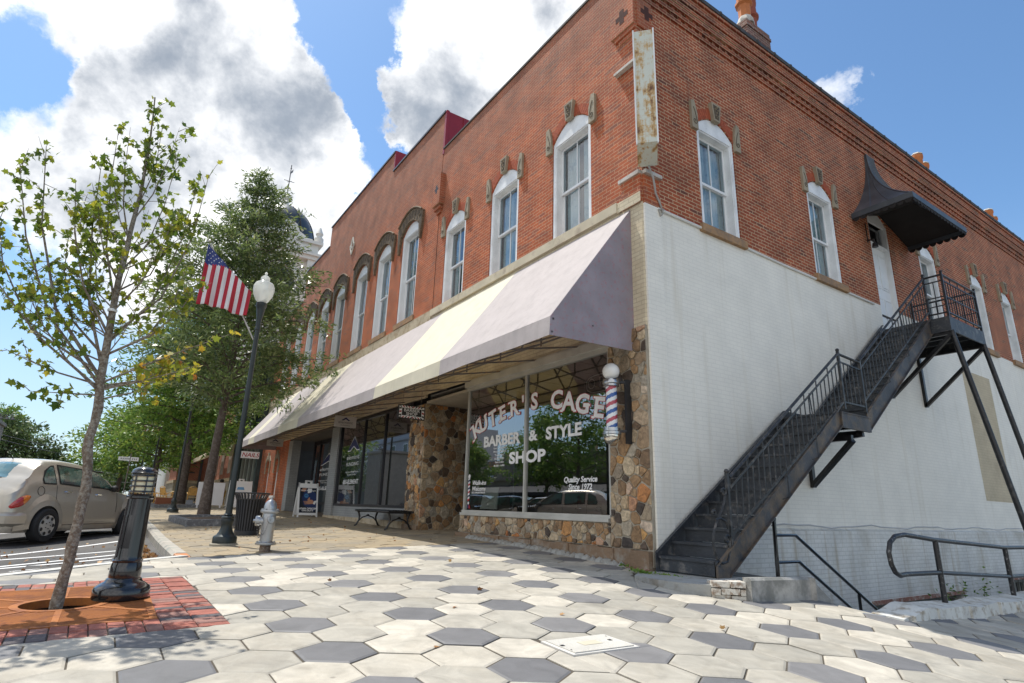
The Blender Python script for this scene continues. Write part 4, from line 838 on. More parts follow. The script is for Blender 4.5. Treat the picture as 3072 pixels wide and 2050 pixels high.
mb.tube([FB(.3, -.03, 5.37), FB(2, -.025, 5.36), FB(4, -.02, 5.33), FB(7.3, -.025, 5.33)], .022, 6); mb.build('paint_lip', WPAINT, CB, world=True)
mb = MB(); mb.tube([FB(2.5+.35*k, -.10, .545+.022*math.sin(k*.9)+.012*math.sin(k*2.3)) for k in range(40)], .012, 5); mb.build('wall_cable', mat('painted_cable', (.5, .5, .5), .6), CB, world=True)
mb = MB(); fbox(mb, FB, 11.72, 13.55, -.004, .02, 1.20, 4.52); mb.build('bricked_up_window', BEIGEB, CB, world=True)
for y0, y1, zt in ((5.42, 9.2, -.78), (12.2, 14.5, -.62)):
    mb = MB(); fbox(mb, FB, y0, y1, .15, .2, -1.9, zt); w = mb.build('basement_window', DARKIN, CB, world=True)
    mb = MB(); n = int((y1-y0)/.28)
    fbox(mb, FB, y0-.1, y1+.1, -.11, .15, zt, zt+.07); mb.build('lintel', mat('rusty_lintel', (.28, .13, .09), .8, c2=(.5, .45, .4), c2amt=.5, c2scale=9), w, world=True)
    mb = MB()
    for k in range(n+1): u = y0+.02+(y1-y0-.04)*k/n; fbox(mb, FB, u-.018, u+.018, .08, .13, -1.9, zt)
    fbox(mb, FB, y0, y1, .085, .125, zt-.10, zt); mb.build('window_bars', mat('grey_sash', (.28, .29, .27), .6), w, world=True)
for op in wA: window(CB, FA, *op, peel=True, sill_h=0)
for op in wB: window(CB, FB, *op, peel=True, sillmat=TAND, sill_h=.15)
# corbelled cornice and coping on the side wall
mb = MB()
for k, (z, d) in enumerate(((9.50, .030), (9.64, .055), (9.78, .085), (9.99, .03))): fbox(mb, FB, 0.02, 20, -d, .0, z, z+.085)
fbox(mb, FB, .02, 20, -.05, 0, 10.10, 10.30)
y = .1
while y < 20:
    for z, d in ((9.585, .030), (9.72, .055)): fbox(mb, FB, y, y+.085, -d, -.001, z+.001, z+.054)
    y += .2
fbox(mb, FB, 0.02, 20, -.085, .0, 10.30, 10.37)
mb.build('cornice', brick('cornice_brick', (.34, .08, .03), (.22, .05, .022), (.44, .27, .16), dark=(.09, .04, .03), darkamt=.35, stain=(.15, .07, .045), stainamt=.6), CB, world=True)
mb = MB(); fbox(mb, FB, -.02, 20, -.10, .35, ZR-.09, ZR); y = .5
while y < 20: mb.tube([FB(y, -.11, ZR-.04), FB(y, .3, ZR+.02)], .045, 8); y += .62
fbox(mb, FA, -7.42, -.35, -.03, .30, ZR-.03, ZR+.02); mb.build('coping', DARKTILE, CB, world=True)
mb = MB(); mb.box(-7.4, -.05, .05, 20, 10.0, 10.05); mb.box(-7.42, -7.38, .12, 20, 0, ZR); mb.box(-7.4, -.05, 19.9, 20, -2, ZR); mb.build('roof', ROOFM, CB, world=True)
# rear wall liner so rooms are dark
mb = MB(); mb.box(-7.3, -.6, 2.3, 2.35, 5.3, 9.9); mb.box(-7.3, -.1, .9, 19, 5.2, 5.25); mb.build('upper_floor_dark_liner', DARKIN, CB, world=True)
# corner pier details
mb = MB()
fbox(mb, FA, -.57, 0, -.07, 0, 8.90, ZR-.02); fbox(mb, FA, -.50, 0, -.045, 0, 8.80, 8.90); fbox(mb, FA, -.42, 0, -.02, 0, 8.70, 8.80)
fbox(mb, FB, 0, .36, -.03, 0, 8.85, 9.48)
mb.build('corner_corbel', BRICK_A, CB, world=True)
mb = MB(); fbox(mb, FA, -.42, 0, -.055, 0, 5.42, 5.90); fbox(mb, FB, 0, .36, -.03, 0, 5.38, 5.90); mb.build('corner_corbel', BRICK_A, CB, world=True)
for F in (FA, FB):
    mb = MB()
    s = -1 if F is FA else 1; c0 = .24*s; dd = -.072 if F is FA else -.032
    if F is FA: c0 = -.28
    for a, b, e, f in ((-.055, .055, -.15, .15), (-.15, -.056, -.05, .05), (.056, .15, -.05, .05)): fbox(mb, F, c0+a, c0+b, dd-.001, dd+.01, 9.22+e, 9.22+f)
    mb.build('recess_shade_cross', mat('recess_shade', (.07, .025, .018), .9), CB, world=True)  # flush dark cross, the shade of a recess put into its colour
LEDG = mat('pale_ledge', (.55, .52, .47), .7, c2=(.35, .3, .26))
for q_ in (((FA, -.46, .0, -.085, 0, 5.90, 5.965), (FB, -.0, .38, -.085, 0, 5.90, 5.965)), ((FA, -.50, 0, -.085, 0, 8.08, 8.13), (FB, 0, .34, -.05, 0, 8.08, 8.13))):
    mb = MB(); [fbox(mb, *k_) for k_ in q_]; mb.build('corner_ledge', LEDG, CB, world=True)
# belt of cream painted stone and brick under the windows
mb = MB(); mb.c = 1; fbox(mb, FA, -7.42, -.52, -.075, .1, 5.42, 5.595); mb.c = 0
mb.quad(FA(-7.42, -.02, 3.36), FA(-.02, -.02, 3.36), FA(-.02, -.02, 5.42), FA(-7.42, -.02, 5.42))
mb.quad(FA(-.52, -.058, 5.40), FA(0, -.058, 5.40), FA(0, -.058, 5.58), FA(-.52, -.058, 5.58)); mb.quad(FA(-.02, -.02, 3.3), FA(.0, .0, 3.3), FA(.0, 0, 5.42), FA(-.02, -.02, 5.42))
mb.build('cream_belt', [CREAMB, mat('cream_stone', (.60, .53, .39), .8, c2=(.42, .35, .26), c2amt=.3)], CB, world=True, recalc=False)
# stone faced corner pier, window base, brown plinth
mb = MB(); fbox(mb, FA, -.80, -.005, -.045, .25, -.02, 3.36); pr_ = mb.build('stone_pier', MORTAR, CB, world=True); rubble('pier_stones', FA, -.80, -.005, .19, 3.36, .19, -.040, pr_, 3)
mb = MB(); fbox(mb, FA, -5.31, -.80, -.05, .25, .19, .53); pr_ = mb.build('window_base', MORTAR, CB, world=True); rubble('base_stones', FA, -5.31, -.80, .195, .525, .155, -.045, pr_, 5, proud=.026)
mb = MB(); n = 16
for k in range(n):
    a, b = -5.36+5.34*k/n, -5.36+5.34*(k+1)/n-.004; j = .012*math.sin(k*2.1); z0 = -.25
    fbox(mb, FA, a, b, -.125-j, .2, z0, .19+.006*math.sin(k*3.3)+.02*(k/n)-.012*k/n*2)
mb.build('plinth', BASEST, CB, world=True)
mb = MB(); pts = []
for k in range(30):
    u = -4.7+4.2*k/29; mb.lathe([(.0, .0), (.10, .01), (.07, .06+.03*math.sin(k*1.7)), (0, .10)], (u, -.16, G(u, -.2)-.03), 7)
mb.build('mortar_skirt', CONC, CB, world=True)
mb = MB()
for k in range(12): mb.lathe([(0, -.04), (.06, -.02), (.05, .03), (0, .045)], (-1.25+.108*k, -.13, -.03-.004*k), 6)
mb.build('exposed_footing', mat('crumbled_brick', (.22, .12, .085), .9, c2=(.45, .36, .28), c2amt=.5, c2scale=8, bump=1), CB, world=True)
# barber shop window
SH = MB(); a, b, z0, z1 = -5.24, -.82, .53, 3.12
fbox(SH, FA, a-.02, b, -.09, .06, z0, z0+.05); fbox(SH, FA, a-.02, b, -.05, .06, z0+.05, z0+.10)
fbox(SH, FA, a, a+.045, -.03, .04, z0+.10, z1); fbox(SH, FA, b-.03, b, -.03, .04, z0+.10, z1); fbox(SH, FA, -3.09, -3.04, -.03, .04, z0+.10, z1)
fbox(SH, FA, a-.02, b+.05, -.05, .06, z1, z1+.07); fbox(SH, FA, a-.06, b+.12, -.10, .02, z1+.07, z1+.20); fbox(SH, FA, a-.02, b+.05, -.07, .02, z1+.20, 3.36)
shop = SH.build('shop_window', mat('aluminium_frame', (.52, .51, .47), .45, .3), CB, world=True)
g = MB(); g.quad((a+.04, .005, z0+.1), (-3.09, .005, z0+.1), (-3.09, .005, z1), (a+.04, .005, z1)); g.quad((-3.04, .005, z0+.1), (b-.03, .005, z0+.1), (b-.03, .005, z1), (-3.04, .005, z1)); g.build('shop_pane', SGLASS, shop, world=True, recalc=False)
mb = MB()   # the room behind
mb.c = 0; mb.box(-5.2, -.2, 3.6, 3.65, -.05, 3.4); mb.box(-.22, -.18, .26, 3.6, -.05, 3.4); mb.box(-5.26, -5.22, 1.25, 3.6, -.05, 3.4); mb.box(-5.2, -.2, .06, 3.6, -.06, -.02)
mb.c = 1; mb.box(-7.3, -.1, .06, 3.6, 3.3, 3.34)
for k in range(9):
    mb.c = 0; mb.box(-5.2+.6*k, -5.185+.6*k, .06, 3.6, 3.296, 3.30)
mb.c = 2; mb.box(-4.7, -3.9, 2.6, 3.0, .0, .9); mb.box(-3.4, -2.9, 1.9, 2.4, .35, .5); mb.box(-3.35, -2.95, 2.35, 2.45, .5, 1.1); mb.box(-2.2, -1.7, 1.9, 2.4, .35, .5); mb.box(-2.15, -1.75, 2.35, 2.45, .5, 1.1); mb.box(-3.2, -3.1, 2.1, 2.2, 0, .35); mb.box(-2.0, -1.9, 2.1, 2.2, 0, .35)
mb.build('shop_room', [mat('room_wall', (.16, .145, .12), .8), mat('room_ceiling', (.25, .24, .22), .8), mat('barber_chair', (.05, .03, .025), .4)], CB, world=True)
# lettering on the glass
TXB = lambda u0, z0, sx=1: (lambda u, v: (u0+u*sx, -.002, z0+v))
LT = MB()
ARC = [('K', -4.80, 2.13, .36, 40), ('U', -4.55, 2.22, .34, 30), ('T', -4.21, 2.30, .34, 20), ('E', -3.86, 2.36, .33, 15), ('R', -3.47, 2.41, .33, 10), ("'", -3.18, 2.44, .34, 2), ('S', -2.82, 2.45, .34, 0), ('C', -2.17, 2.38, .36, -5), ('A', -1.85, 2.31, .36, -9), ('G', -1.50, 2.22, .36, -12), ('E', -1.11, 2.11, .37, -15)]
SER = {'K': [(-.4, -.05), (.4, -.05), (-.4, .95), (.4, .95)], 'U': [(-.36, .95), (.36, .95)], 'T': [(0, -.05)], 'E': [(-.38, -.05), (-.38, .95)], 'R': [(-.38, -.05), (-.38, .95), (.36, -.05)], 'A': [(-.42, -.05), (.42, -.05)], 'G': [(.32, .42)], 'C': [], 'S': [], "'": []}
for mat_i, bold, dy, grow in ((1, .023, .0005, .016), (0, .013, -.0012, .005)):
    for ch, x, z, h, an in ARC:
        a = math.radians(an*.72); vs, fs = text2d(ch, h*1.22, bold=bold)
        w2 = max(v[0] for v in vs); sx_ = 1.12
        pts = []
        for u, v in vs: u *= sx_; pts.append((x+u*math.cos(a)-v*math.sin(a), -.003+dy, z+u*math.sin(a)+v*math.cos(a)))
        LT.add(pts, fs, mat_i)
        for su, sv in SER[ch]:
            cu_, cv = (0 if su == 0 else math.copysign(w2*sx_-.012, su)), sv*h*.86; hw, hh = .034+grow, .013+grow
            q = [(cu_-hw, cv-hh), (cu_+hw, cv-hh), (cu_+hw, cv+hh), (cu_-hw, cv+hh)]
            LT.add([(x+u*math.cos(a)-v*math.sin(a), -.0032+dy, z+u*math.sin(a)+v*math.cos(a)) for u, v in q], [(0, 1, 2, 3)], mat_i)
def line(body, xl, xr, z, h, bold=.012, m=0, mb_=LT, y=-.004, shear=0, zt=None):
    bold = bold*.55 if h > .1 else bold*.35
    vs, fs = text2d(body, h/.70, bold=bold, align='LEFT', shear=shear); wd = max(v[0] for v in vs)
    mb_.add([(xl+u*(xr-xl)/wd, y, z+v) for u, v in vs], fs, m)
line('BARBER', -4.56, -3.24, 1.87, .20, .02); line('&', -2.97, -2.70, 1.88, .18, .018); line('STYLE', -2.46, -1.50, 1.87, .20, .02); line('SHOP', -3.60, -2.46, 1.50, .20, .022)
for i, (s_, a_, b_) in enumerate((('Sun. - Closed', -4.17, -3.72), ('Mon. - Closed', -4.17, -3.72), ('Tues.-Fri.', -4.12, -3.78), ('8:30-5:00', -4.12, -3.78), ('Saturday', -4.10, -3.78), ('8:00-1:00', -4.14, -3.76))): line(s_, a_, b_, 1.80-.068*i, .035, .002)
line('Walk-ins', -4.95, -4.40, 1.125, .085, .008, shear=.25); line('Welcome', -4.95, -4.41, 1.01, .085, .008, shear=.25); line('NO APPOINTMENTS', -4.95, -4.42, .955, .03, .003)
line('Quality Service', -1.96, -1.14, 1.12, .085, .010, shear=.2); line('Since 1972', -1.84, -1.26, 1.005, .085, .010, shear=.2)
LT.build('lettering', [LETW, PINKL], shop, world=True, recalc=False)
mb = MB()   # small striped pole decal, closed sign, notice board inside
for k in range(12): mb.c = (0, 1, 2, 1)[k % 4]; z = .80+k*.038; mb.add([(-5.11, -.003, z), (-5.04, -.003, z+.025), (-5.04, -.003, z+.062), (-5.11, -.003, z+.038)], [(0, 1, 2, 3)])
mb.c = 1
for zc_, r in ((1.30, .045), (.765, .03)): mb.add([(-5.075+r*math.cos(k*PI/6), -.003, zc_+r*math.sin(k*PI/6)) for k in range(12)], [tuple(range(12))])
mb.c = 2; mb.add([(-5.12, -.003, .66), (-5.06, -.003, .66), (-5.06, -.003, .74), (-5.12, -.003, .74)], [(0, 1, 2, 3)]); mb.c = 0; mb.add([(-5.05, -.003, .66), (-4.99, -.003, .66), (-5.02, -.003, .73), (-5.05, -.003, .73)], [(0, 1, 2, 3)])
mb.build('window_decal', [SIGNRED, LETW, NAVY], shop, world=True, recalc=False)
mb = MB(); mb.prism([(-4.78, .10, .66), (-4.15, .10, .66), (-4.28, .22, 1.08), (-4.80, .22, 1.08)], (0, .02, 0))
nb_ = mb.build('notice_board', WHITE, None); tag(nb_, 'blank white board leaning inside the barber shop window', 'board')
t = thing('open_sign', 'dark oval unlit neon sign reading OPEN hanging inside the barber shop window', 'neon sign', (-1.0, .16, 2.5))
mb = MB(); pts = []
for k in range(24): a = 2*PI*k/24; ca, sa = math.cos(a), math.sin(a); pts.append((-1.08+.52*(abs(ca)**.5)*(1 if ca > 0 else -1), .16, 2.70+.18*(abs(sa)**.6)*(1 if sa > 0 else -1)))
mb.prism(pts, (0, .06, 0)); mb.build('backing', SIGNBLK, t, world=True)
mb = MB(); mb.tube([(p[0]*.9-.108, .152, 2.70+(p[2]-2.70)*.8) for p in pts+pts[:1]], .008, 5); 
for k, ch in enumerate('OPEN'): put_text(mb, ch, .27, lambda u, v, k=k: (-1.43+k*.235+u*.9, .154, 2.62+v), bold=-.018)
mb.build('tube_lettering', mat('unlit_neon', (.75, .68, .64), .3), t, world=True, recalc=False)
t = thing('closed_sign', 'small dark sign with red letters CLOSED hanging inside the barber window', 'sign', (-4.6, .3, 1.6))
mb = MB(); mb.box(-4.82, -4.42, .30, .32, 1.42, 1.78); mb.build('panel', SIGNBLK, t, world=True)
mb = MB(); put_text(mb, 'CLOSED', .105, lambda u, v: (-4.62+u, .296, 1.50+v*1.3), bold=.004); put_text(mb, 'Sorry, WE ARE', .05, lambda u, v: (-4.62+u, .296, 1.67+v)); mb.build('lettering', mat('orange_letters', (.55, .09, .02), .5), t, world=True, recalc=False)
# stone entry recess between the shops
mb = MB(); mb.c = 0; mb.box(-8.12, -7.30, -.06, 1.12, -.0, 3.12)
pr_ = mb.build('entry_stone_wall', MORTAR, CB, world=True); rubble('front_stones', FA, -8.12, -7.30, .24, 3.12, .15, -.055, pr_, 7); rubble('side_stones', lambda u, d, z: (-7.30-d, u, z), -.06, 1.12, .02, 3.12, .20, .005, pr_, 9)
mb = MB(); mb.box(-8.14, -7.28, -.10, .0, -.1, .24); mb.build('entry_plinth', BASEST, CB, world=True)
mb = MB(); mb.c = 0; mb.box(-7.3, -5.24, -.04, 1.12, 3.12, 3.18); mb.c = 1; mb.box(-7.3, -5.2, 1.12, 1.18, .1, 3.12); mb.c = 2; mb.box(-7.3, -5.24, -.05, 1.2, -.2, .115)
mb.build('entry_recess', [mat('entry_ceiling', (.40, .36, .30), .8), DARKIN, CONC], CB, world=True)
mb = MB(); mb.quad((-5.22, .06, .55), (-5.22, 1.12, .55), (-5.22, 1.12, 3.1), (-5.22, .06, 3.1)); mb.build('entry_pane', SGLASS, CB, world=True, recalc=False)
# upstairs door under the canopy
mb = MB(); ya, yb, z0, zs, zc = doorB; dd = .14
fbox(mb, FB, ya, ya+.06, .02, .17, z0, zs); fbox(mb, FB, yb-.06, yb, .02, .17, z0, zs); fbox(mb, FB, ya+.06, yb-.06, .04, .17, 6.98, 7.05)
for k in range(10):
    p, q = ya+(yb-ya)*k/10, ya+(yb-ya)*(k+1)/10; mb.prism([FB(p, .03, zs-.04), FB(q, .03, zs-.04), FB(q, .03, arc_z(doorB, q)-.005), FB(p, .03, arc_z(doorB, p)-.005)], (-.05, 0, 0))
door = mb.build('upper_door', TRIM, CB, world=True)
mb = MB(); fbox(mb, FB, ya+.06, yb-.06, .12, .15, z0, 6.98)
for (u0, u1, q0, q1) in ((.10, .45, 5.95, 6.8), (.53, .86, 5.95, 6.8), (.10, .45, 4.95, 5.65), (.53, .86, 4.95, 5.65)):
    for k in range(2): fbox(mb, FB, ya+u0+.03*k, ya+u1-.03*k, .112-.004*k, .12, q0+.03*k, q1-.03*k) if k else (fbox(mb, FB, ya+u0, ya+u0+.03, .108, .12, q0, q1), fbox(mb, FB, ya+u1-.03, ya+u1, .108, .12, q0, q1), fbox(mb, FB, ya+u0, ya+u1, .108, .12, q0-.03, q0), fbox(mb, FB, ya+u0, ya+u1, .108, .12, q1, q1+.03))
mb.build('door_leaf', TRIM, door, world=True)
mb = MB(); mb.quad(FB(ya+.08, .13, 7.07), FB(yb-.08, .13, 7.07), FB(yb-.08, .13, 7.56), FB(ya+.08, .13, 7.56)); mb.build('transom', GLASS, door, world=True, recalc=False)
mb = MB(); mb.tube([FB(7.50, -.01, 6.95), FB(7.50, -.14, 6.93), FB(7.50, -.15, 6.80)], .02, 6); mb.lathe([(0, .05), (.05, .03), (.07, -.06), (.06, -.07)], FB(7.50, -.15, 6.80), 10); mb.tube([FB(7.5, -.01, 7.4), FB(7.5, -.01, 6.9)], .012, 6)
lt = tag(mb.build('wall_lamp', BLACK), 'small black lamp on the wall beside the upstairs white door', 'lamp')
# chimneys
def chimney(x0, x1, y0, y1, zt, pots, label):
    mb = MB(); mb.box(x0, x1, y0, y1, 10.05, zt); mb.box(x0-.02, x1+.02, y0-.02, y1+.02, zt-.2, zt-.12); ch = mb.build('chimney', BRICK_CHIM, CB, world=True)
    for (px, py, dark, h, kind) in pots:
        p = MB(); p.c = 0; p.lathe([(.20, 0), (.20, .10), (.16, .18), (.15, .22)], (px, py, zt), 8)
        pr = [(.15, .20), (.14, .3), (.15, .55), (.20, .60), (.20, .66), (.16, .70), (.15, .95), (.17, 1.0), (.17, 1.2), (.13, 1.25)] if kind else [(.15, .0), (.16, .06), (.14, .10), (.135, .36), (.165, .39), (.165, .44), (.14, .45), (.12, .46)]
        p.c = 2 if dark else 1; p.lathe([(r, z*h) for r, z in pr], (px, py, zt), 8 if not dark else 14); 
        if not kind: p.c = 0; p.lathe([(.13, .46*h-.02), (.165, .46*h+.0), (.13, .46*h+.05), (.05, .46*h+.07), (0, .46*h+.06)], (px, py, zt), 7)
        p.build('chimney_pot', [mat('pot_mortar', (.55, .53, .48), .85, c2=(.3, .26, .22)), TERRA, TERRAD], ch, world=True)
chimney(-.98, -.34, 4.0, 4.9, 11.66, ((-.50, 4.22, 0, 1.0, 1), (-.66, 4.70, 1, 1.0, 1)), '')
chimney(-1.0, -.34, 12.3, 13.7, 10.75, ((-.42, 12.72, 0, 1.75, 0), (-.50, 13.35, 0, 1.65, 0)), '')
chimney(-1.0, -.34, 17.7, 19.2, 10.75, ((-.42, 18.3, 0, 1.6, 0), (-.50, 18.95, 0, 1.5, 0)), '')
# ---------------------------------------------------------------- second building: taller stepped parapet
B2 = thing('brick_building', 'long red brick building with stepped parapet and brown carved window hoods', 'building', (-7.45, 0, .05))
w2c = [-9.28, -11.32, -13.42, -15.80, -17.80, -19.85, -21.85, -23.9]
ops = [(c-.60, c+.60, 5.80, 8.62, 8.93) for c in w2c]
mb = MB(); parts = ((-11.28, -7.45, 11.70, ops[:1]), (-18.35, -11.28, 12.45, ops[1:5]), (-21.93, -18.35, 11.50, ops[5:6]), (-26.2, -21.93, 10.1, ops[6:]))
parts = ((-11.95, -7.45, 11.70, ops[:1]),)
def seg(u0, u1, z1, o): wall(mb, FA, u0, u1, 5.3, 9.6, o, .14); 
wall(mb, FA, -26.2, -7.45, 5.3, 9.6, ops, .14)
for u0, u1, zt in ((-11.28, -7.45, 11.70), (-18.35, -11.28, 12.45), (-21.93, -18.35, 11.50), (-26.2, -21.93, 9.95)): fbox(mb, FA, u0, u1, 0, .3, 9.6, zt)
mb.build('front_wall', BRICK_A, B2, world=True, recalc=False)
mb = MB()
for u0, u1, zt in ((-11.28, -7.45, 11.70), (-18.35, -11.28, 12.45), (-21.93, -18.35, 11.50), (-26.2, -21.93, 9.95)): fbox(mb, FA, u0-.02, u1+.02, -.04, .34, zt, zt+.06)
mb.build('coping', mat('grey_metal_cap', (.10, .10, .11), .4, .3), B2, world=True)
mb = MB(); mb.box(-7.46, -7.40, .02, 1.5, 10.48, 11.74); mb.box(-7.47, -7.37, -.012, .08, 10.3, 11.75); mb.box(-7.40, -7.375, .55, .6, 10.48, 11.7); mb.build('red_flashing', REDMETAL, B2, world=True); mb = MB(); mb.box(-11.30, -11.22, -.012, .9, 11.75, 12.50); mb.build('red_flashing', REDMETAL, B2, world=True)
mb = MB(); mb.box(-26.2, -7.46, .31, 18, 9.4, 9.45); mb.box(-26.2, -26.1, .1, 18, .2, 9.9); mb.box(-26.2, -7.46, 2.3, 2.35, 5.3, 9.4); mb.build('roof', ROOFM, B2, world=True)
for i, op in enumerate(ops): window(B2, FA, *op, orn='hood', sillmat=TAND, sill_h=.16, sill_proj=.05)
mb = MB(); fbox(mb, FA, -7.62, -7.18, -.15, 0, 8.62, 9.55); fbox(mb, FA, -7.58, -7.24, -.10, 0, 8.50, 8.62); fbox(mb, FA, -7.54, -7.28, -.05, 0, 8.40, 8.50); cb_ = mb.build('party_corbel', BRICK_A, B2, world=True)
mb = MB(); fbox(mb, FA, -7.44, -7.36, -.152, -.14, 8.97, 9.23); fbox(mb, FA, -7.50, -7.445, -.152, -.14, 9.06, 9.14); fbox(mb, FA, -7.355, -7.30, -.152, -.14, 9.06, 9.14); mb.build('recess_shade_cross', SIGNBLK, cb_, world=True)  # flat black cross coloured as the shade inside a recess
mb = MB(); fbox(mb, FA, -26.2, -7.45, -.04, .06, 5.33, 5.62); mb.c = 1; fbox(mb, FA, -26.2, -7.45, -.015, .05, 3.3, 5.33); mb.build('stone_belt', [TAN, CREAMB], B2, world=True)
# square and compass plaque
mb = MB(); cx_, cz_ = -15.0, 10.25; Y = -.03
for a, b in (((-.22, -.02), (0, .42)), ((.22, -.02), (0, .42)), ((-.24, .12), (0, -.30)), ((.24, .12), (0, -.30))): mb.bar((cx_+a[0], Y, cz_+a[1]), (cx_+b[0], Y, cz_+b[1]), .05, .04, up=(0, 1, 0))
put_text(mb, 'G', .26, lambda u, v: (cx_+u, Y-.03, cz_-.06+v), bold=.012)
mb.build('wall_emblem', mat('emblem_white', (.7, .68, .6), .6), B2, world=True)
# shopfront of the second building
mb = MB(); fbox(mb, FA, -13.9, -8.12, -.0, .2, .22, .62); fbox(mb, FA, -14.62, -13.86, -.08, .3, .2, 3.2); mb.build('grey_brick_front', GRAYB, B2, world=True)
mb = MB(); fbox(mb, FA, -20.70, -20.1, -.05, .3, .25, 3.2); mb.build('grey_brick_pier', GRAYB, B2, world=True)
mb = MB(); fbox(mb, FA, -14.66, -8.12, -.10, .1, .0, .30); mb.build('plinth', TAN, B2, world=True); mb = MB(); fbox(mb, FA, -20.75, -20.1, -.09, .1, .1, .34); mb.build('plinth', TAN, B2, world=True)
BLKF = mat('black_frame', (.025, .025, .03), .35, .2)
mb = MB(); a, b, z0, z1 = -13.86, -8.12, .62, 3.18
fbox(mb, FA, a, b, -.03, .05, z0, z0+.06); fbox(mb, FA, a, b, -.03, .05, z1, z1+.09)
for x in (a, -11.6, -9.95, b-.07): fbox(mb, FA, x, x+(.10 if x == a else .05), -.03, .05, z0+.06, z1)
sw = mb.build('display_window', BLKF, B2, world=True)
g = MB(); g.quad((a+.05, .01, z0), (b, .01, z0), (b, .01, z1), (a+.05, .01, z1)); g.build('shop_pane', SGLASS, sw, world=True, recalc=False)
mb = MB(); a2, b2 = -20.05, -14.64; y2 = .85
fbox(mb, FA, a2, b2, y2, y2+.06, .62, .70); fbox(mb, FA, a2, b2, y2, y2+.06, 3.05, 3.2)
for x in (a2, -19.2, -16.0, -14.72): fbox(mb, FA, x, x+.09, y2-.01, y2+.07, .3, 3.2)
sw2 = mb.build('entrance_window', BLKF, B2, world=True)
g = MB(); g.quad((a2, y2+.03, .3), (b2, y2+.03, .3), (b2, y2+.03, 3.1), (a2, y2+.03, 3.1)); g.quad((-14.66, .05, .65), (-14.66, .85, .65), (-14.66, .85, 3.1), (-14.66, .05, 3.1)); g.build('shop_pane', SGLASS, sw2, world=True, recalc=False)
mb = MB(); fbox(mb, FA, -20.1, -8.12, 3.9, 4.0, 0, 5.2); fbox(mb, FA, -26.1, -8.1, .06, 4, 3.3, 3.36); fbox(mb, FA, -20.1, -14.62, -.03, .9, 3.2, 3.30); fbox(mb, FA, -26.1, -8.1, 0, 4, .1, .14); mb.build('shop_interior', [mat('dim_interior', (.10, .085, .07), .8)], B2, world=True)
def chevron(mb, F, uc, zt, w, h, t, y, m, mo):
    for k, (g_, mm, yy) in enumerate(((.03, mo, y), (0, m, y-.0015))):
        P = [(uc-w/2-g_, zt-h-g_), (uc, zt+g_*1.4), (uc+w/2+g_, zt-h-g_), (uc+w/2-t+0*g_, zt-h-g_), (uc, zt-t*1.25-g_), (uc-w/2+t, zt-h-g_)]
        mb.add([F(u, yy, z) for u, z in P], [(0, 1, 4, 5), (1, 2, 3, 4)], mm)
for par, Fy, xs_, zs_, sc_ in ((sw, -.004, (-12.47, 2.72, 1.05), 1, 1), (sw2, y2+.02, (-17.75+.0, 2.58, 1.9), 1, 1)):
    mb = MB(); xc, zt, w = xs_
    if par is sw2: xc = -17.9; w = 1.9
    chevron(mb, FA, xc, zt, w, .40, .22, Fy, 0, 1)
    def ln2(body, z, h, wd, bold=.006): 
        bold *= .4
        vs, fs = text2d(body, h/.7, bold=bold); ww = max(v[0] for v in vs)*2; mb.add([(xc+u*wd/ww, Fy-.001, z+v) for u, v in vs], fs, 1)
    k = w/1.05; zo = -.1 if par is sw2 else 0
    ln2('element', 2.03+zo, .14, 1.15*k, .001); ln2('FUNDING', 1.83+zo, .11, 1.1*k, .002); ln2('A High Powered Mortgage Company', 1.62+zo, .05, 1.2*k, .001); ln2('With a Home Town Feel', 1.54+zo, .05, .8*k, .001); ln2('855-ELEMENT', 1.28+zo, .13, 1.38*k, .012)
    mb.build('lettering', [NAVY, LETW], par, world=True, recalc=False)
# brick bay with two blind white niches and the far storefront
mb = MB(); nich = [(-23.05, -22.35, .95, 2.25, 2.55), (-24.85, -24.15, .95, 2.25, 2.55)]
wall(mb, FA, -26.2, -20.7, .2, 3.3, nich, .12, d=-.02); mb.build('brick_bay', BRICK_A, B2, world=True, recalc=False)
for n_ in nich:
    mb = MB(); mb.quad((n_[0], .09, .9), (n_[1], .09, .9), (n_[1], .09, 2.6), (n_[0], .09, 2.6)); nn_ = mb.build('niche', WPAINT, B2, world=True, recalc=False)
    mb = MB(); fbox(mb, FA, n_[0]-.1, n_[1]+.1, -.08, .05, .82, .94); mb.build('sill', WPAINT, nn_, world=True)
    mb = MB(); c = (n_[0]+n_[1])/2
    for sg in (-1, 1): mb.prism([(c+sg*.38, -.06, 1.95), (c+sg*.50, -.06, 1.95), (c+sg*.50, -.06, 2.55), (c+sg*.25, -.06, 2.80), (c+sg*.12, -.06, 2.72), (c+sg*.38, -.06, 2.45)], (0, .04, 0))
    mb.prism([(c-.09, -.07, 2.58), (c+.09, -.07, 2.58), (c+.13, -.07, 2.95), (c-.13, -.07, 2.95)], (0, .05, 0)); mb.build('niche_hood', ORN, nn_, world=True)
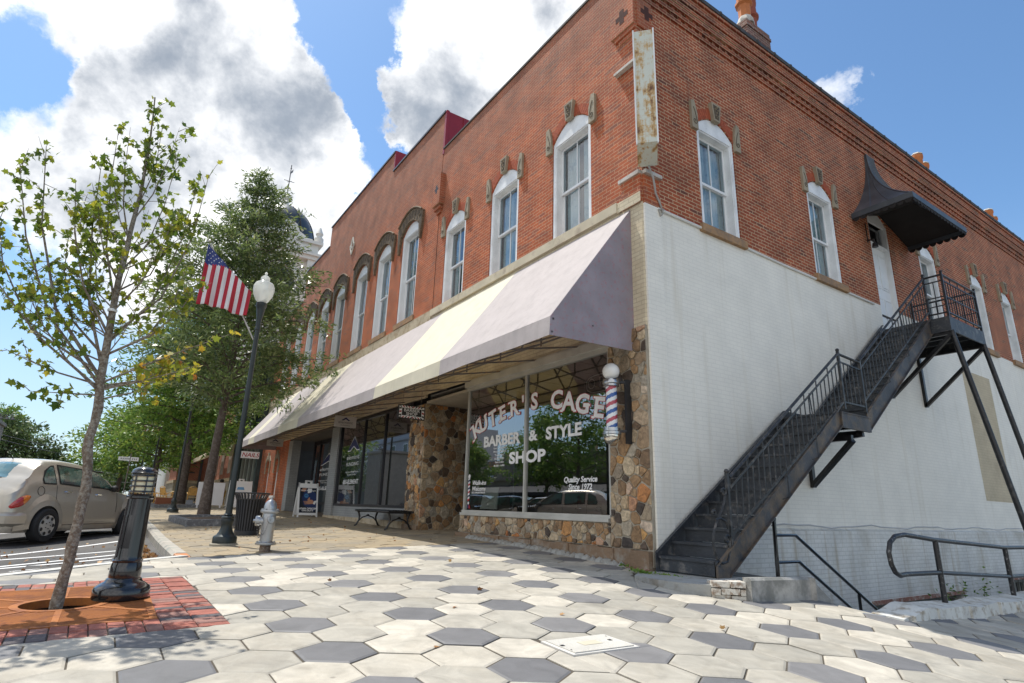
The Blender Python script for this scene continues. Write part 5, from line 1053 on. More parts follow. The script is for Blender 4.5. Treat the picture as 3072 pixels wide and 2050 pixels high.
# ---------------------------------------------------------------- farther buildings of the row
B3 = thing('storefront_building', 'dark green and black painted storefront beyond the long brick building', 'building', (-26.3, 0, .3))
mb = MB(); mb.box(-34, -26.3, .3, 16, .3, 8.6); mb.box(-34, -26.3, -.05, .3, 3.9, 5.0); mb.box(-34, -33.5, -.2, .3, .3, 8.8); mb.box(-26.8, -26.3, -.2, .3, .3, 8.8)
mb.prism([(-33.2, .3, 4.95), (-32.4, -.6, 4.95), (-30.4, -.6, 4.95), (-29.6, .3, 4.95)], (0, 0, 3.0)); mb.box(-34.1, -26.2, -.35, .3, 8.6, 8.85); mb.box(-33.3, -29.5, -.75, .3, 7.95, 8.1); mb.box(-33.3, -29.5, -.75, .3, 4.8, 4.95); mb.build('wall', GREENISH, B3, world=True)
for x in (-32.2, -31.4, -30.7):
    mb = MB(); mb.box(x-.28, x+.28, -.63, -.60, 5.3, 7.6); mb.build('window', mat('pale_bay_window', (.35, .40, .38), .3), B3, world=True)
mb = MB(); mb.box(-33, -27, -.62, -.52, 4.1, 4.75)
sb = mb.build('fascia_sign', SIGNGR, B3, world=True); mb = MB()
for k in range(9): x = -32.6+k*.62; mb.box(x, x+.13, -.64, -.62, 4.2, 4.65); mb.box(x+.25, x+.38, -.64, -.62, 4.2, 4.65); (mb.box(x+.13, x+.25, -.64, -.62, 4.38, 4.48) if k % 2 else mb.box(x+.13, x+.25, -.64, -.62, 4.56, 4.65))
mb.build('lettering', WPAINT, sb, world=True)
mb = MB(); mb.prism([(-34, -.25, 4.5), (-34, -1.5, 3.55), (-34, -1.5, 3.3), (-34, -.25, 3.3)], (.25, 0, 0)); mb.prism([(-42, .0, 4.4), (-42, -1.7, 3.35), (-42, -1.7, 3.1), (-42, -1.6, 3.1), (-42, .0, 4.2)], (7.9, 0, 0)); mb.build('cream_awning', mat('far_cream_awning', (.60, .50, .36), .7), B3, world=True)
for x in (-27.4, -28.6, -29.8, -31.0, -32.2):
    mb = MB(); mb.box(x-.5, x+.5, .25, .31, .6, 3.5); w = mb.build('shop_door', mat('dark_door', (.06, .05, .045), .5), B3, world=True)
    mb = MB(); mb.box(x-.56, x-.46, .15, .3, .4, 3.6); mb.box(x+.46, x+.56, .15, .3, .4, 3.6); mb.build('door_frame', mat('sage_frame', (.30, .32, .28), .6), w, world=True)
B4 = thing('stone_base_building', 'red brick building with rough pale stone base behind the cafe chairs', 'building', (-42, 0, .5))
mb = MB(); mb.c = 0; mb.box(-56, -34.05, .2, 14, 2.0, 9.5); mb.c = 1; mb.box(-56.1, -34.05, .05, 14, .3, 1.85); mb.c = 2; mb.box(-56.15, -34.05, .0, 14, 1.85, 2.05)
mb.c = 0; mb.box(-52.4, -46, -2.1, .2, 2.0, 6.2); mb.c = 1; mb.box(-52.5, -45.9, -2.2, .2, .3, 1.85); mb.c = 2; mb.box(-52.55, -45.85, -2.25, .2, 1.85, 2.05)
mb.c = 3; mb.prism([(-53, -2.6, 6.2), (-45.4, -2.6, 6.2), (-45.4, .2, 7.9), (-53, .2, 7.9)], (0, .3, .05)); mb.c = 0
for z in (2.6, 3.3, 4.0, 4.7): mb.box(-45.95, -45.90, -1.9, -.9, z, z+.08, 4)
mb.c = 4; mb.box(-45.9, -45.75, -.62, -.45, .4, 6.2)
mb.build('wall', [BRICK_FAR, mat('rough_stone_blocks', (.34, .31, .25), .8, c2=(.22, .19, .15), c2amt=.5, bump=1), TAN, mat('slate_roof', (.09, .08, .075), .8), SIGNGR], B4, world=True)
for x in (-37.2, -40.3, -43.4):
    mb = MB(); mb.box(x-.5, x+.5, .14, .2, 2.4, 4.6); mb.box(x-.62, x+.62, .08, .2, 4.6, 4.95); mb.build('window', mat('pale_window', (.55, .52, .48), .5), B4, world=True)
B5 = thing('white_building', 'low white building at the far end of the pavement', 'building', (-62, 0, .6))
mb = MB(); mb.box(-75, -58, -2, 10, .5, 5.0); mb.box(-75.2, -57.8, -2.2, 10, 5.0, 5.3); mb.build('wall', WPAINT, B5, world=True)
for y in (-1.2, .6, 2.4): mb = MB(); mb.box(-58.02, -57.96, y, y+1.0, 1.2, 3.6); mb.build('window', SIGNGR, B5, world=True)
# ---------------------------------------------------------------- courthouse clock tower with dome
TX, TY = -53.4, 3.95
CT = thing('clock_tower', 'white domed clock tower with dark ribbed dome and weathervane behind the tall tree', 'tower', (TX, TY, .5))
mb = MB()
mb.box(-2.7, 2.7, -2.7, 2.7, 0, 20.0)
for s1 in (-1, 1):
    for s2 in (-1, 1): mb.box(s1*2.72-.45, s1*2.72+.45, s2*2.72-.45, s2*2.72+.45, 15, 23.5)
mb.box(-2.6, 2.6, -2.6, 2.6, 20, 26)
mb.box(-3.35, 3.35, -3.35, 3.35, 23.5, 23.9); mb.box(-3.6, 3.6, -3.6, 3.6, 23.9, 24.15); mb.box(-3.15, 3.15, -3.15, 3.15, 24.15, 25.2); mb.box(-3.5, 3.5, -3.5, 3.5, 25.2, 25.5)
for rot in range(4):
    mb.T = Matrix.Rotation(rot*PI/2, 4, 'Z')
    mb.prism([(-2.6, -3.55, 24.2), (2.6, -3.55, 24.2), (0, -3.55, 25.5)], (0, .3, 0))
    P = [(-2.0, 25.5), (2.0, 25.5), (1.7, 25.9), (1.1, 26.2), (.8, 26.9), (0, 27.2), (-.8, 26.9), (-1.1, 26.2), (-1.7, 25.9)]; mb.prism([(x, -3.3, z) for x, z in P], (0, .5, 0))
    for k in range(14):
        a0_, a1_ = PI*k/14, PI*(k+1)/14; mb.prism([(1.5*math.cos(a0_), -2.85, 21+1.5*math.sin(a0_)), (1.8*math.cos(a0_), -2.85, 21+1.8*math.sin(a0_)), (1.8*math.cos(a1_), -2.85, 21+1.8*math.sin(a1_)), (1.5*math.cos(a1_), -2.85, 21+1.5*math.sin(a1_))], (0, .2, 0))
    mb.T = None
for s1 in (-1, 1):
    for s2 in (-1, 1): mb.lathe([(.45, 25.5), (.45, 26.0), (.25, 26.2), (.38, 26.5), (.1, 27.2), (0, 27.4)], (s1*3.1, s2*3.1, 0), 10)
mb.lathe([(.55, 29.85), (.6, 30.0), (.3, 30.2), (.3, 30.5), (.55, 30.8), (.5, 31.1), (.1, 31.3)], (0, 0, 0), 12)
mb.build('tower_shaft', mat('tower_white', (.74, .72, .66), .6, var=.05), CT)
mb = MB(); R0 = 3.3; prof = [(R0*math.cos(a)**.9 if a < 1.5 else .3, 25.45+4.5*math.sin(a)) for a in [i*1.5/26 for i in range(27)]]; prof = [(r+(.035 if i % 2 else 0), z) for i, (r, z) in enumerate(prof)]
mb.lathe(prof, (0, 0, 0), 32, 0)
for k in range(8): a = k*PI/4+.39; mb.tube([((r+.05)*math.cos(a), (r+.05)*math.sin(a), z) for r, z in prof[::2]], .07, 5, 1)
mb.build('dome', [mat('dome_slate', (.045, .055, .065), .4, .3, bump=.3), SIGNBLK], CT)
mb = MB(); mb.tube([(0, 0, 31.2), (0, 0, 35.0)], .045, 6); mb.tube([(-.55, -.1, 33.2), (.55, .1, 32.8)], .03, 5); mb.tube([(-.1, .55, 33.1), (.1, -.55, 33.0)], .03, 5); mb.prism([(.1, 0, 33.9), (.55, .1, 33.9), (.6, .1, 34.2), (.1, 0, 34.1)], (.02, .03, 0)); 
for z in (32.2, 34.6): mb.lathe([(0, -.1), (.1, 0), (0, .1)], (0, 0, z), 8)
mb.build('weathervane', SIGNGR, CT)
mb = MB(); 
for rot in range(4):
    mb.T = Matrix.Rotation(rot*PI/2, 4, 'Z'); mb.prism([(1.35*math.cos(k*PI/12), -2.72, 21+1.35*math.sin(k*PI/12)) for k in range(24)], (0, .02, 0)); mb.T = None
mb.build('clock_face', SIGNBLK, CT)
# ================================================================== AWNING
AW = thing('shop_awning', 'long lavender and cream striped sloping awning over both shopfronts', 'awning', (-.26, 0, 2.95))
XR, XL = -.26, -23.3; ztop, yf, zf_, zv = 5.395, -1.62, 3.225, 2.955
bounds = [(-.26, -3.52, 0), (-3.52, -6.72, 1), (-6.72, -13.25, 0), (-13.25, -15.9, 1), (-15.9, -20.0, 0), (-20.0, -21.2, 1), (-21.2, -23.3, 0)]
mb = MB()
for xa, xb, m_ in bounds:
    n = max(2, int(abs(xb-xa)/.2))
    for k in range(n):
        p, q = xa+(xb-xa)*k/n, xa+(xb-xa)*(k+1)/n
        for j in range(6):
            f = lambda x, t: (x, yf*t-.0, ztop+(zf_-ztop)*t-.035*math.sin(PI*t)*(.5-.5*math.cos((x-XR+.04)*2*PI/1.2)))
            t0, t1 = j/6, (j+1)/6; mb.quad(f(p, t0), f(q, t0), f(q, t1), f(p, t1), m_)
        wv = lambda x: .006*math.sin(x*3.1); mb.quad((p, yf, zf_), (q, yf, zf_), (q, yf-.014+wv(q), zv+.008*math.sin(q*2)), (p, yf-.014+wv(p), zv+.008*math.sin(p*2)), m_)
cov = mb.build('awning_fabric', [AWL, AWC], AW, world=True, recalc=False)
so_ = cov.modifiers.new('s', 'SOLIDIFY'); so_.thickness = .006
mb = MB(); mb.add([(XR, 0, ztop), (XR, yf, zf_), (XR, yf-.014, zv), (XR, -.0, 3.0)], [(0, 1, 2, 3)]); sp_ = mb.build('awning_side', AWSIDE, AW, world=True, recalc=False); so_ = sp_.modifiers.new('s', 'SOLIDIFY'); so_.thickness = .006
mb = MB(); mb.add([(XL, 0, ztop), (XL, yf, zf_), (XL, yf-.014, zv), (XL, -.0, 3.0)], [(0, 1, 2, 3)]); sp_ = mb.build('awning_side', AWSIDE, AW, world=True, recalc=False); so_ = sp_.modifiers.new('s', 'SOLIDIFY'); so_.thickness = .006
mb = MB(); r = .014
mb.bar((XR, yf+.03, zv+.05), (XL, yf+.03, zv+.05), .025); mb.bar((XR, -.85, zv+.28), (XL, -.85, zv+.28), .022); mb.bar((XR, yf+.05, zf_-.03), (XL, yf+.05, zf_-.03), .03)
x = XR-.04; k = 0
while x > XL:
    mb.bar((x, -.03, ztop-.06), (x, yf+.05, zf_-.03), .025); mb.bar((x, -.03, zv+.38), (x, yf+.05, zv+.06), .025); mb.bar((x, -.85, 4.15), (x, -.85, zv+.24), .022)
    if x-1.2 > XL: mb.bar((x, -.85, zv+.28), (x-1.18, yf+.05, zv+.05), .022); mb.bar((x-.0, -.85, zv+.85), (x-.6, -.85, zv+.28), .022)
    x -= 1.2; k += 1
mb.build('awning_frame', STEEL, AW, world=True)
# ================================================================== BLACK DOOR CANOPY
CN = thing('door_canopy', 'black sheet metal canopy with scalloped edge above the upstairs white door', 'canopy', (0, 8.2, 7.3))
yc0, yc1, yL, yR, xf, za, ze = 8.02, 8.36, 6.90, 9.66, 1.245, 9.45, 7.43
ff = lambda s: s**2.1
def hip(s, sg): 
    f = ff(s); y = (yc0+(yL-yc0)*f) if sg < 0 else (yc1+(yR-yc1)*f); return (.06+(xf-.06)*f, y, za+(ze-za)*s)
mb = MB(); n = 16; mb.smooth = True
for k in range(n):
    s0, s1 = k/n, (k+1)/n
    for sg in (-1, 1):
        a, b = hip(s0, sg), hip(s1, sg); 
        mb.quad((0.0, a[1], a[2]), a, b, (0.0, b[1], b[2]))
    a, b, c, d = hip(s0, -1), hip(s0, 1), hip(s1, 1), hip(s1, -1); mb.quad(a, b, c, d)
mb.smooth = False; mb.quad((0, yc0, za), (0, yc1, za), hip(0, 1), hip(0, -1))
ctop = mb.build('canopy_roof', CANOPY, CN, world=True)
mb = MB()
for sg in (-1, 1):
    mb.tube([hip(k/n, sg) for k in range(n+1)], .018, 6)
    for fx in (.33, .66): mb.tube([(lambda h: (h[0]*fx if k/n > .0 else h[0]*fx, h[1], h[2]))(hip(k/n, sg)) for k in range(4, n+1)], .010, 5)
for t in (.2, .4, .6, .8): mb.tube([tuple(Vector(hip(k/n, -1)).lerp(Vector(hip(k/n, 1)), t)) for k in range(n+1)], .011, 5)
mb.build('seam_rib', CANOPY, ctop, world=True)
mb = MB()
mb.box(xf, xf+.03, yL-.02, yR+.02, ze-.12, ze+.01); mb.box(0.01, xf, yL-.03, yL, ze-.12, ze+.01); mb.box(0.01, xf, yR, yR+.03, ze-.12, ze+.01)
mb.build('fascia', CANOPY, CN, world=True)
mb = MB()
def scal(p, q, n, nrm):
    p = Vector(p); q = Vector(q)
    for k in range(n):
        a = p.lerp(q, k/n); b = p.lerp(q, (k+1)/n); c = (a+b)/2; w = (b-a)/2; pts = [a+Vector((0, 0, .02)), b+Vector((0, 0, .02))]+[c+w*math.cos(t)-Vector((0, 0, .085*math.sin(t))) for t in [PI*i/8 for i in range(9)]]
        mb.prism(pts, nrm)
z = ze-.12
scal((xf+.012, yL, z), (xf+.012, yR, z), 17, (.008, 0, 0)); scal((.02, yL-.015, z), (xf, yL-.015, z), 8, (0, .008, 0)); scal((.02, yR+.015, z), (xf, yR+.015, z), 8, (0, .008, 0))
mb.build('scalloped_valance', CANOPYU, CN, world=True)
mb = MB(); mb.prism([(.01, yL+.01, ze-.03), (xf-.01, yL+.01, ze-.03), (xf-.25, (yL+yR)/2, ze+.42), (.01, (yL+yR)/2, ze+.42)], (0, 0, .004)); mb.prism([(.01, yR-.01, ze-.03), (xf-.01, yR-.01, ze-.03), (xf-.25, (yL+yR)/2, ze+.42), (.01, (yL+yR)/2, ze+.42)], (0, 0, .004)); mb.prism([(xf-.01, yL, ze-.03), (xf-.01, yR, ze-.03), (xf-.25, (yL+yR)/2, ze+.42)], (0, 0, .004))
mb.build('canopy_lining', CANOPYU, CN, world=True)
# ================================================================== FIRE STAIR
ST = thing('exterior_stair', 'long black iron stair climbing the white wall to the upstairs door', 'stair', (.5, -.05, -.08))
XW, XI, RI, RU = .97, .08, .1803, .265
def flight(y0, z0, n, first):
    for k in range(n):
        y, z = y0+RU*k, z0+RI*(k+1)
        mb = MB(); mb.c = 0; mb.box(XI+.015, XW-.02, y, y+.012, z-RI+.004, z-.03); mb.c = 1; mb.box(XI+.015, XW-.02, y-.025, y+RU+.012, z-.03, z)
        mb.build('tread', [STAIR, STAIR], ST, world=True)
flight(-.045, -.035, 13, True); ZM = -.035+13*RI; ZT = 4.72
flight(4.19, ZM, 13, False)
def stringer(x, pts_top, dpt, name='stringer', m=STAIRR):
    mb = MB(); (ya, za_), (yb, zb_) = pts_top; P = [(x, ya, za_), (x, yb, zb_), (x, yb, zb_-dpt), (x, ya, za_-dpt)]
    mb.prism(P, (.012, 0, 0)); 
    for o in (0, -dpt+.01): mb.prism([(x, ya, za_+o), (x, yb, zb_+o), (x, yb, zb_+o+.012), (x, ya, za_+o+.012)], (.045, 0, 0))
    return mb
mb = stringer(XW-.012, ((-.05, .085), (3.27, 2.375)), .30); mb.prism([(XW-.012, -.05, -.10), (XW-.012, .17, -.12), (XW-.012, .17, .02), (XW-.012, -.05, .09)], (.04, 0, 0)); mb.box(XW-.012, XW+.035, 3.27, 4.18, ZM-.24, ZM+.0); mb.box(XW-.012, XW+.045, 3.26, 4.2, ZM-.005, ZM+.012); mb.build('stringer', STAIRR, ST, world=True)
mb = stringer(XW-.012, ((4.18, ZM+.10), (7.45, 4.74)), .32); mb.build('stringer', STAIRR, ST, world=True)
mb = stringer(XI-.02, ((-.09, .18), (3.2, 2.42)), .50); mb.box(XI-.02, XI+.0, 3.2, 4.2, ZM-.2, ZM+.12); mb.build('stringer', STAIR, ST, world=True)
mb = stringer(XI-.02, ((4.2, ZM+.18), (7.4, 4.82)), .32); mb.build('stringer', STAIR, ST, world=True)
mb = MB(); mb.box(XI, XW-.02, 3.14, 4.2, ZM-.035, ZM); 
for y in (3.3, 3.75, 4.1): mb.box(XI, XW-.02, y, y+.06, ZM-.16, ZM-.036)
mb.build('landing', STAIR, ST, world=True)
mb = MB(); mb.box(.02, 1.30, 7.44, 9.2, ZT-.035, ZT)
for a in ((0.02, 1.33, 7.42, 7.44, ZT-.30, ZT+.01), (1.30, 1.33, 7.44, 9.2, ZT-.30, ZT+.01), (.02, 1.33, 9.2, 9.22, ZT-.30, ZT+.01)): mb.box(*a)
for y in (7.9, 8.35, 8.8): mb.box(.02, 1.3, y, y+.07, ZT-.2, ZT-.036)
mb.build('upper_platform', STAIR, ST, world=True)
mb = MB()   # brackets
def bracket(y, yw, zlo, zhi, xo, zo, w=.085):
    mb = MB(); mb.bar((.03, yw, zlo), (.03, yw, zhi), w, w*.8); mb.bar((.03, yw, zlo+.03), (xo, y, zo), w, w*.8); mb.bar((0, y, zo+.04), (xo, y, zo+.04), w*.8, w); mb.build('bracket', BLACK, ST, world=True)
bracket(3.62, 3.95, 1.18, 2.05, .95, 1.90); bracket(4.0, 4.0, 1.9, 2.05, .95, 2.02, .07)
bracket(7.48, 7.48, 3.2, 4.4, 1.30, 4.36); bracket(9.12, 9.12, 3.2, 4.4, 1.30, 4.36); bracket(6.2, 6.2, 3.1, 3.6, .95, 3.55, .06)
for y, xb, yb in ((7.5, 2.22, 7.6), (9.15, 2.10, 9.35)):
    mb = MB(); mb.tube([(1.30, y, ZT-.28), (xb, yb, -2.2)], .05, 10); mb.build('support_leg', BLACK, ST, world=True)
def ball(mb, p, r=.032): mb.lathe([(0, -r), (r*.7, -r*.7), (r, 0), (r*.7, r*.7), (0, r)], p, 10)
def rail_run(a_top, b_top, a_bot, b_bot, second=.13, sp=.125, post=True):
    mb = MB(); A, B, C_, D = map(Vector, (a_top, b_top, a_bot, b_bot))
    mb.tube([A, B], .022, 8); up = Vector((0, 0, second)); mb.bar(A-up, B-up, .022, .022); mb.bar(C_, D, .028, .028)
    n = max(2, int(((B-A).x**2+(B-A).y**2)**.5/sp))
    for k in range(1, n): t = k/n; mb.bar(C_.lerp(D, t)-Vector((0, 0, .0)), (A-up).lerp(B-up, t), .014)
    m_ = max(1, n//3)
    for k in range(0, n+1, 3): t = k/n; mb.bar((A-up).lerp(B-up, t), A.lerp(B, t), .014)
    return mb
def posts(ps, mb):
    for (x, y, z0, z1) in ps: mb.bar((x, y, z0), (x, y, z1), .04); ball(mb, (x, y, z1+.025))
RAILM = mat('grey_black_rail', (.035, .037, .04), .45, .3, c2=(.12, .11, .10), c2amt=.4, c2scale=10, var=.2)
mb = rail_run((XW, .33, 1.14), (XW, 3.45, 3.31), (XW, .30, .44), (XW, 3.45, 2.50)); posts([(XW, .28, .31, 1.19), (XW, 3.46, 2.38, 3.35)], mb)
def scroll(mb, pts, r=.016): mb.tube(pts, r, 6)
def sw_(cy, cz, r0, a0, a1, n=14): return [(XW-.0, cy+r0*(1-.72*t)*math.cos(a0+(a1-a0)*t), cz+r0*(1-.72*t)*math.sin(a0+(a1-a0)*t)) for t in [i/n for i in range(n+1)]]
# scrolled end of the rail
scroll(mb, [(XW, .245, 1.0)]+[(XW, .24-.05*math.sin(t*PI*1.0), .98-.28*t) for t in (.2, .4, .6, .8, 1)]+[(XW, .10, .60), (XW, .03, .50), (XW, -.03, .32), (XW, -.02, .16), (XW, .05, .02)] and [(XW, .22, .95), (XW, .20, .85), (XW, .12, .72), (XW, .02, .60), (XW, -.05, .46), (XW, -.07, .32), (XW, -.03, .20), (XW, .02, .13), (XW, .03, .10)])
scroll(mb, sw_(.20, .95, .055, PI*1.0, -PI*1.3)); scroll(mb, sw_(-.01, .12, .045, 0, -PI*2)); scroll(mb, sw_(-.03, .70, .04, -PI*.2, PI*1.6))
scroll(mb, [(XW, .0, .62), (XW, .10, .64), (XW, .2, .60), (XW, .24, .52), (XW, .22, .47)]); scroll(mb, [(XW, .0, .15), (XW, .08, .12), (XW, .18, .14), (XW, .24, .25), (XW, .25, .38)]); scroll(mb, sw_(.20, .39, .06, 0, PI*2.2))
mb.build('railing', RAILM, ST, world=True)
mb = rail_run((XW, 3.46, 3.31), (XW, 4.14, 3.27), (XW, 3.46, 2.50), (XW, 4.14, 2.50)); posts([(XW, 4.15, 2.40, 3.30)], mb); mb.build('railing', RAILM, ST, world=True)
mb = rail_run((XW, 4.15, 3.30), (XW, 7.46, 5.66), (XW, 4.15, 2.60), (XW, 7.46, 4.90)); posts([(XW, 7.48, 4.72, 5.72)], mb); mb.build('railing', RAILM, ST, world=True)
for a, b, p in (((XW, 7.47), (1.31, 7.47), (1.31, 7.47)), ((1.31, 7.47), (1.31, 9.18), (1.31, 9.18)), ((1.31, 9.18), (.05, 9.18), (.05, 9.18))):
    mb = rail_run((a[0], a[1], 5.66), (b[0], b[1], 5.66), (a[0], a[1], 4.83), (b[0], b[1], 4.83)); mb.bar((a[0], a[1], 5.18), (b[0], b[1], 5.18), .02); posts([(p[0], p[1], 4.72, 5.70)], mb); mb.build('railing', BLACK, ST, world=True)
for (y, z) in ((1.45, .86), (2.3, 1.45), (4.95, 2.95), (5.9, 3.6)): mb = MB(); mb.tube([(XW+.02, y+.10, z+1.05), (XW+.07, y+.07, z+.45), (XW+.10, y+.02, z+.08), (XW+.02, y-.02, z+.05)], .009, 5); mb.build('tie_rod', RAILM, ST, world=True)
# ================================================================== HANDRAILS
H1 = thing('handrail', 'black pipe handrail running down the areaway steps from the stair foot', 'handrail', (.8, 1.46, -.15))
mb = MB(); mb.tube([(.8, 1.46, -.14), (.8, 1.48, .62), (.8, 1.49, .66)], .028, 8); mb.tube([(.8, 1.48, .435), (.8, 1.96, .435), (.8, 5.2, -1.32), (.8, 5.6, -1.32)], .024, 8); mb.tube([(.8, 1.48, .085), (.8, 1.98, .085), (.8, 5.2, -1.66)], .024, 8); mb.tube([(.8, 3.5, -.42), (.8, 3.5, -2.1)], .024, 8); mb.tube([(.8, 5.2, -1.32), (.8, 5.2, -2.2)], .024, 8)
mb.build('rail_pipe', BLACKG, H1, world=True)
H2 = thing('handrail', 'black pipe guard rail with rounded end on the low whitewashed wall', 'handrail', (2.5, 2.1, -.2))
PB = mat('chipped_black_pipe', (.02, .02, .022), .35, .1, c2=(.45, .45, .45), c2amt=.12, c2scale=30)
mb = MB(); X = 2.47
loop = [(X, 2.12, .465), (X, 1.35, .525), (X, 1.12, .505), (X, .99, .44), (X, .935, .34), (X, .955, .22), (X, 1.02, .135), (X, 1.12, .10), (X, 1.25, .11), (X, 2.1, .10)]
mb.tube(loop, .026, 10); mb.tube([(X, 2.12, .465), (X, 4.28, .355), (X, 8, .33), (X, 14, .30)], .026, 10); mb.tube([(X, 2.1, .10), (X, 4.28, -.02), (X, 8, -.05), (X, 14, -.08)], .024, 8)
mb.build('rail_pipe', PB, H2, world=True)
for y, zt in ((2.12, .465), (4.28, .355), (6.6, .34)):
    mb = MB(); mb.tube([(X, y, -.4 if y < 6 else -.6), (X, y, zt)], .030, 10); mb.build('rail_post', PB, H2, world=True)
# ================================================================== SIGNS
# rusty projecting sign box on the corner
SG = thing('rusty_sign_box', 'tall blank rust streaked white sign box projecting from the upper corner', 'sign', (0, 0, 6.0))
dv_ = Vector((.68, -.733, 0)); pv_ = Vector((.733, .68, 0))
def sp3(out, side, z): q = dv_*out+pv_*side; return (q.x, q.y, z)
def rustmat():
    m, t, b = ntree('rust_streaked_enamel'); nn = t.nodes.new; ln = t.links.new; inp(b, 'Roughness', .45)
    g = nn('ShaderNodeNewGeometry'); mp = nn('ShaderNodeMapping'); mp.inputs['Scale'].default_value = (14, 14, 1.1); ln(g.outputs['Position'], mp.inputs[0])
    n = nn('ShaderNodeTexNoise'); n.inputs['Scale'].default_value = 1; n.inputs['Detail'].default_value = 8; n.inputs['Roughness'].default_value = .7; ln(mp.outputs[0], n.inputs['Vector'])
    n2 = nn('ShaderNodeTexNoise'); n2.inputs['Scale'].default_value = 2.6; n2.inputs['Detail'].default_value = 9; n2.inputs['Roughness'].default_value = .75; ln(g.outputs['Position'], n2.inputs['Vector'])
    a = nn('ShaderNodeMath'); a.operation = 'MULTIPLY_ADD'; a.inputs[1].default_value = .75; ln(n2.outputs['Fac'], a.inputs[0]); h = nn('ShaderNodeMath'); h.operation = 'MULTIPLY'; h.inputs[1].default_value = .5; ln(n.outputs['Fac'], h.inputs[0]); ln(h.outputs[0], a.inputs[2])
    cr = nn('ShaderNodeValToRGB'); e = cr.color_ramp.elements; e[0].position = .62; e[0].color = (.60, .63, .56, 1); e[1].position = .76; e[1].color = (.13, .045, .015, 1); q = e.new(.685); q.color = (.52, .34, .14, 1)
    ln(a.outputs[0], cr.inputs[0]); ln(cr.outputs[0], b.inputs['Base Color']); return m
RST = rustmat()
z0, z1 = 6.05, 8.30; w0, w1 = -.06, .245
mb = MB(); vs = [sp3(.05, w0, 6.0), sp3(.05, w1, 6.0), sp3(.52, w1, 6.12), sp3(.52, w0, 6.12), sp3(.05, w0, z1), sp3(.05, w1, z1), sp3(.52, w1, z1-.08), sp3(.52, w0, z1-.08)]
mb.add(vs, [(0, 3, 2, 1), (4, 5, 6, 7), (0, 1, 5, 4), (1, 2, 6, 5), (2, 3, 7, 6), (3, 0, 4, 7)]); mb.build('sign_case', RST, SG, world=True)
mb = MB()
for s_ in (w0-.012, w1): 
    mb.prism([sp3(.50, s_, 6.10), sp3(.535, s_, 6.10), sp3(.535, s_, z1-.06), sp3(.50, s_, z1-.06)], pv_*.022)
mb.build('case_edge', TRIM, SG, world=True)
mb = MB(); mb.tube([sp3(.05, .09, 6.4), sp3(-.1, .09, 6.4)], .03, 6); mb.tube([sp3(.05, .09, 8.1), sp3(-.1, .09, 8.1)], .03, 6); mb.tube([(.12, .03, 6.0), (.14, .10, 5.8), (.07, .22, 5.6), (.05, .34, 5.45), (.05, .40, 5.30), (.05, .34, 5.24), (.05, .30, 5.34), (.05, .42, 5.38)], .016, 6); mb.build('sign_mount', mat('old_conduit', (.36, .36, .34), .6, c2=(.3, .16, .08), c2amt=.3), SG, world=True)
# barber pole
BP = thing('barber_pole', 'red white and blue striped barber pole with white globe on the stone pier', 'barber pole', (-.485, -.30, 1.6))
mb = MB(); mb.lathe([(0, 2.81-1.6)]+[(.128*math.sin(a), 2.685-1.6+.128*math.cos(a)) for a in [PI*i/14 for i in range(1, 13)]]+[(.05, .95)], (0, 0, 0), 20); mb.build('globe', mat('milk_glass', (.82, .82, .80), .2), BP)
CHR = mat('dull_chrome', (.45, .46, .47), .25, .85); mb = MB(); mb.lathe([(.05, .97), (.12, .96), (.13, .93), (.13, .90), (.115, .885), (.118, .86), (.10, .85)], (0, 0, 0), 20); mb.build('collar', CHR, BP); mb = MB(); mb.lathe([(.10, .25), (.12, .245), (.12, .20), (.135, .19), (.135, .15), (.12, .14)], (0, 0, 0), 20); mb.build('collar', CHR, BP)
mb = MB(); mb.lathe([(.125, .14), (.125, .10), (.11, .06), (.075, .03), (.04, .01), (0, 0)], (0, 0, 0), 20); mb.build('base_cup', mat('bright_chrome', (.75, .72, .66), .08, 1), BP)
mb = MB(); H_ = .60; z_ = .25; n = 32; rows = 60; r = .082
vs = [(r*math.cos(2*PI*k/n), r*math.sin(2*PI*k/n), z_+H_*j/rows) for j in range(rows+1) for k in range(n)]; cur = []
for j in range(rows):
    for k in range(n):
        ph = ((k/n)*1.0-(j/rows)*2.6) % 1.0*4; mb.add([vs[j*n+k], vs[j*n+(k+1) % n], vs[(j+1)*n+(k+1) % n], vs[(j+1)*n+k]], [(0, 1, 2, 3)], (0, 1, 0, 2)[int(ph) % 4])
mb.sm = [True]*len(mb.f); mb.build('striped_tube', [mat('pole_white', (.72, .74, .76), .2), mat('pole_red', (.42, .07, .10), .2), mat('pole_blue', (.04, .11, .34), .2)], BP)
mb = MB(); mb.box(.125, .165, .14, .24, .02, .96); mb.bar((.0, .0, .20), (.145, .16, .20), .035); mb.bar((0, 0, .92), (.145, .16, .92), .035); mb.tube([(.1, -.06, .95), (.17, 0, .97), (.2, .08, .88), (.2, .14, .80)], .008, 5); mb.build('wall_bracket', SIGNBLK, BP)
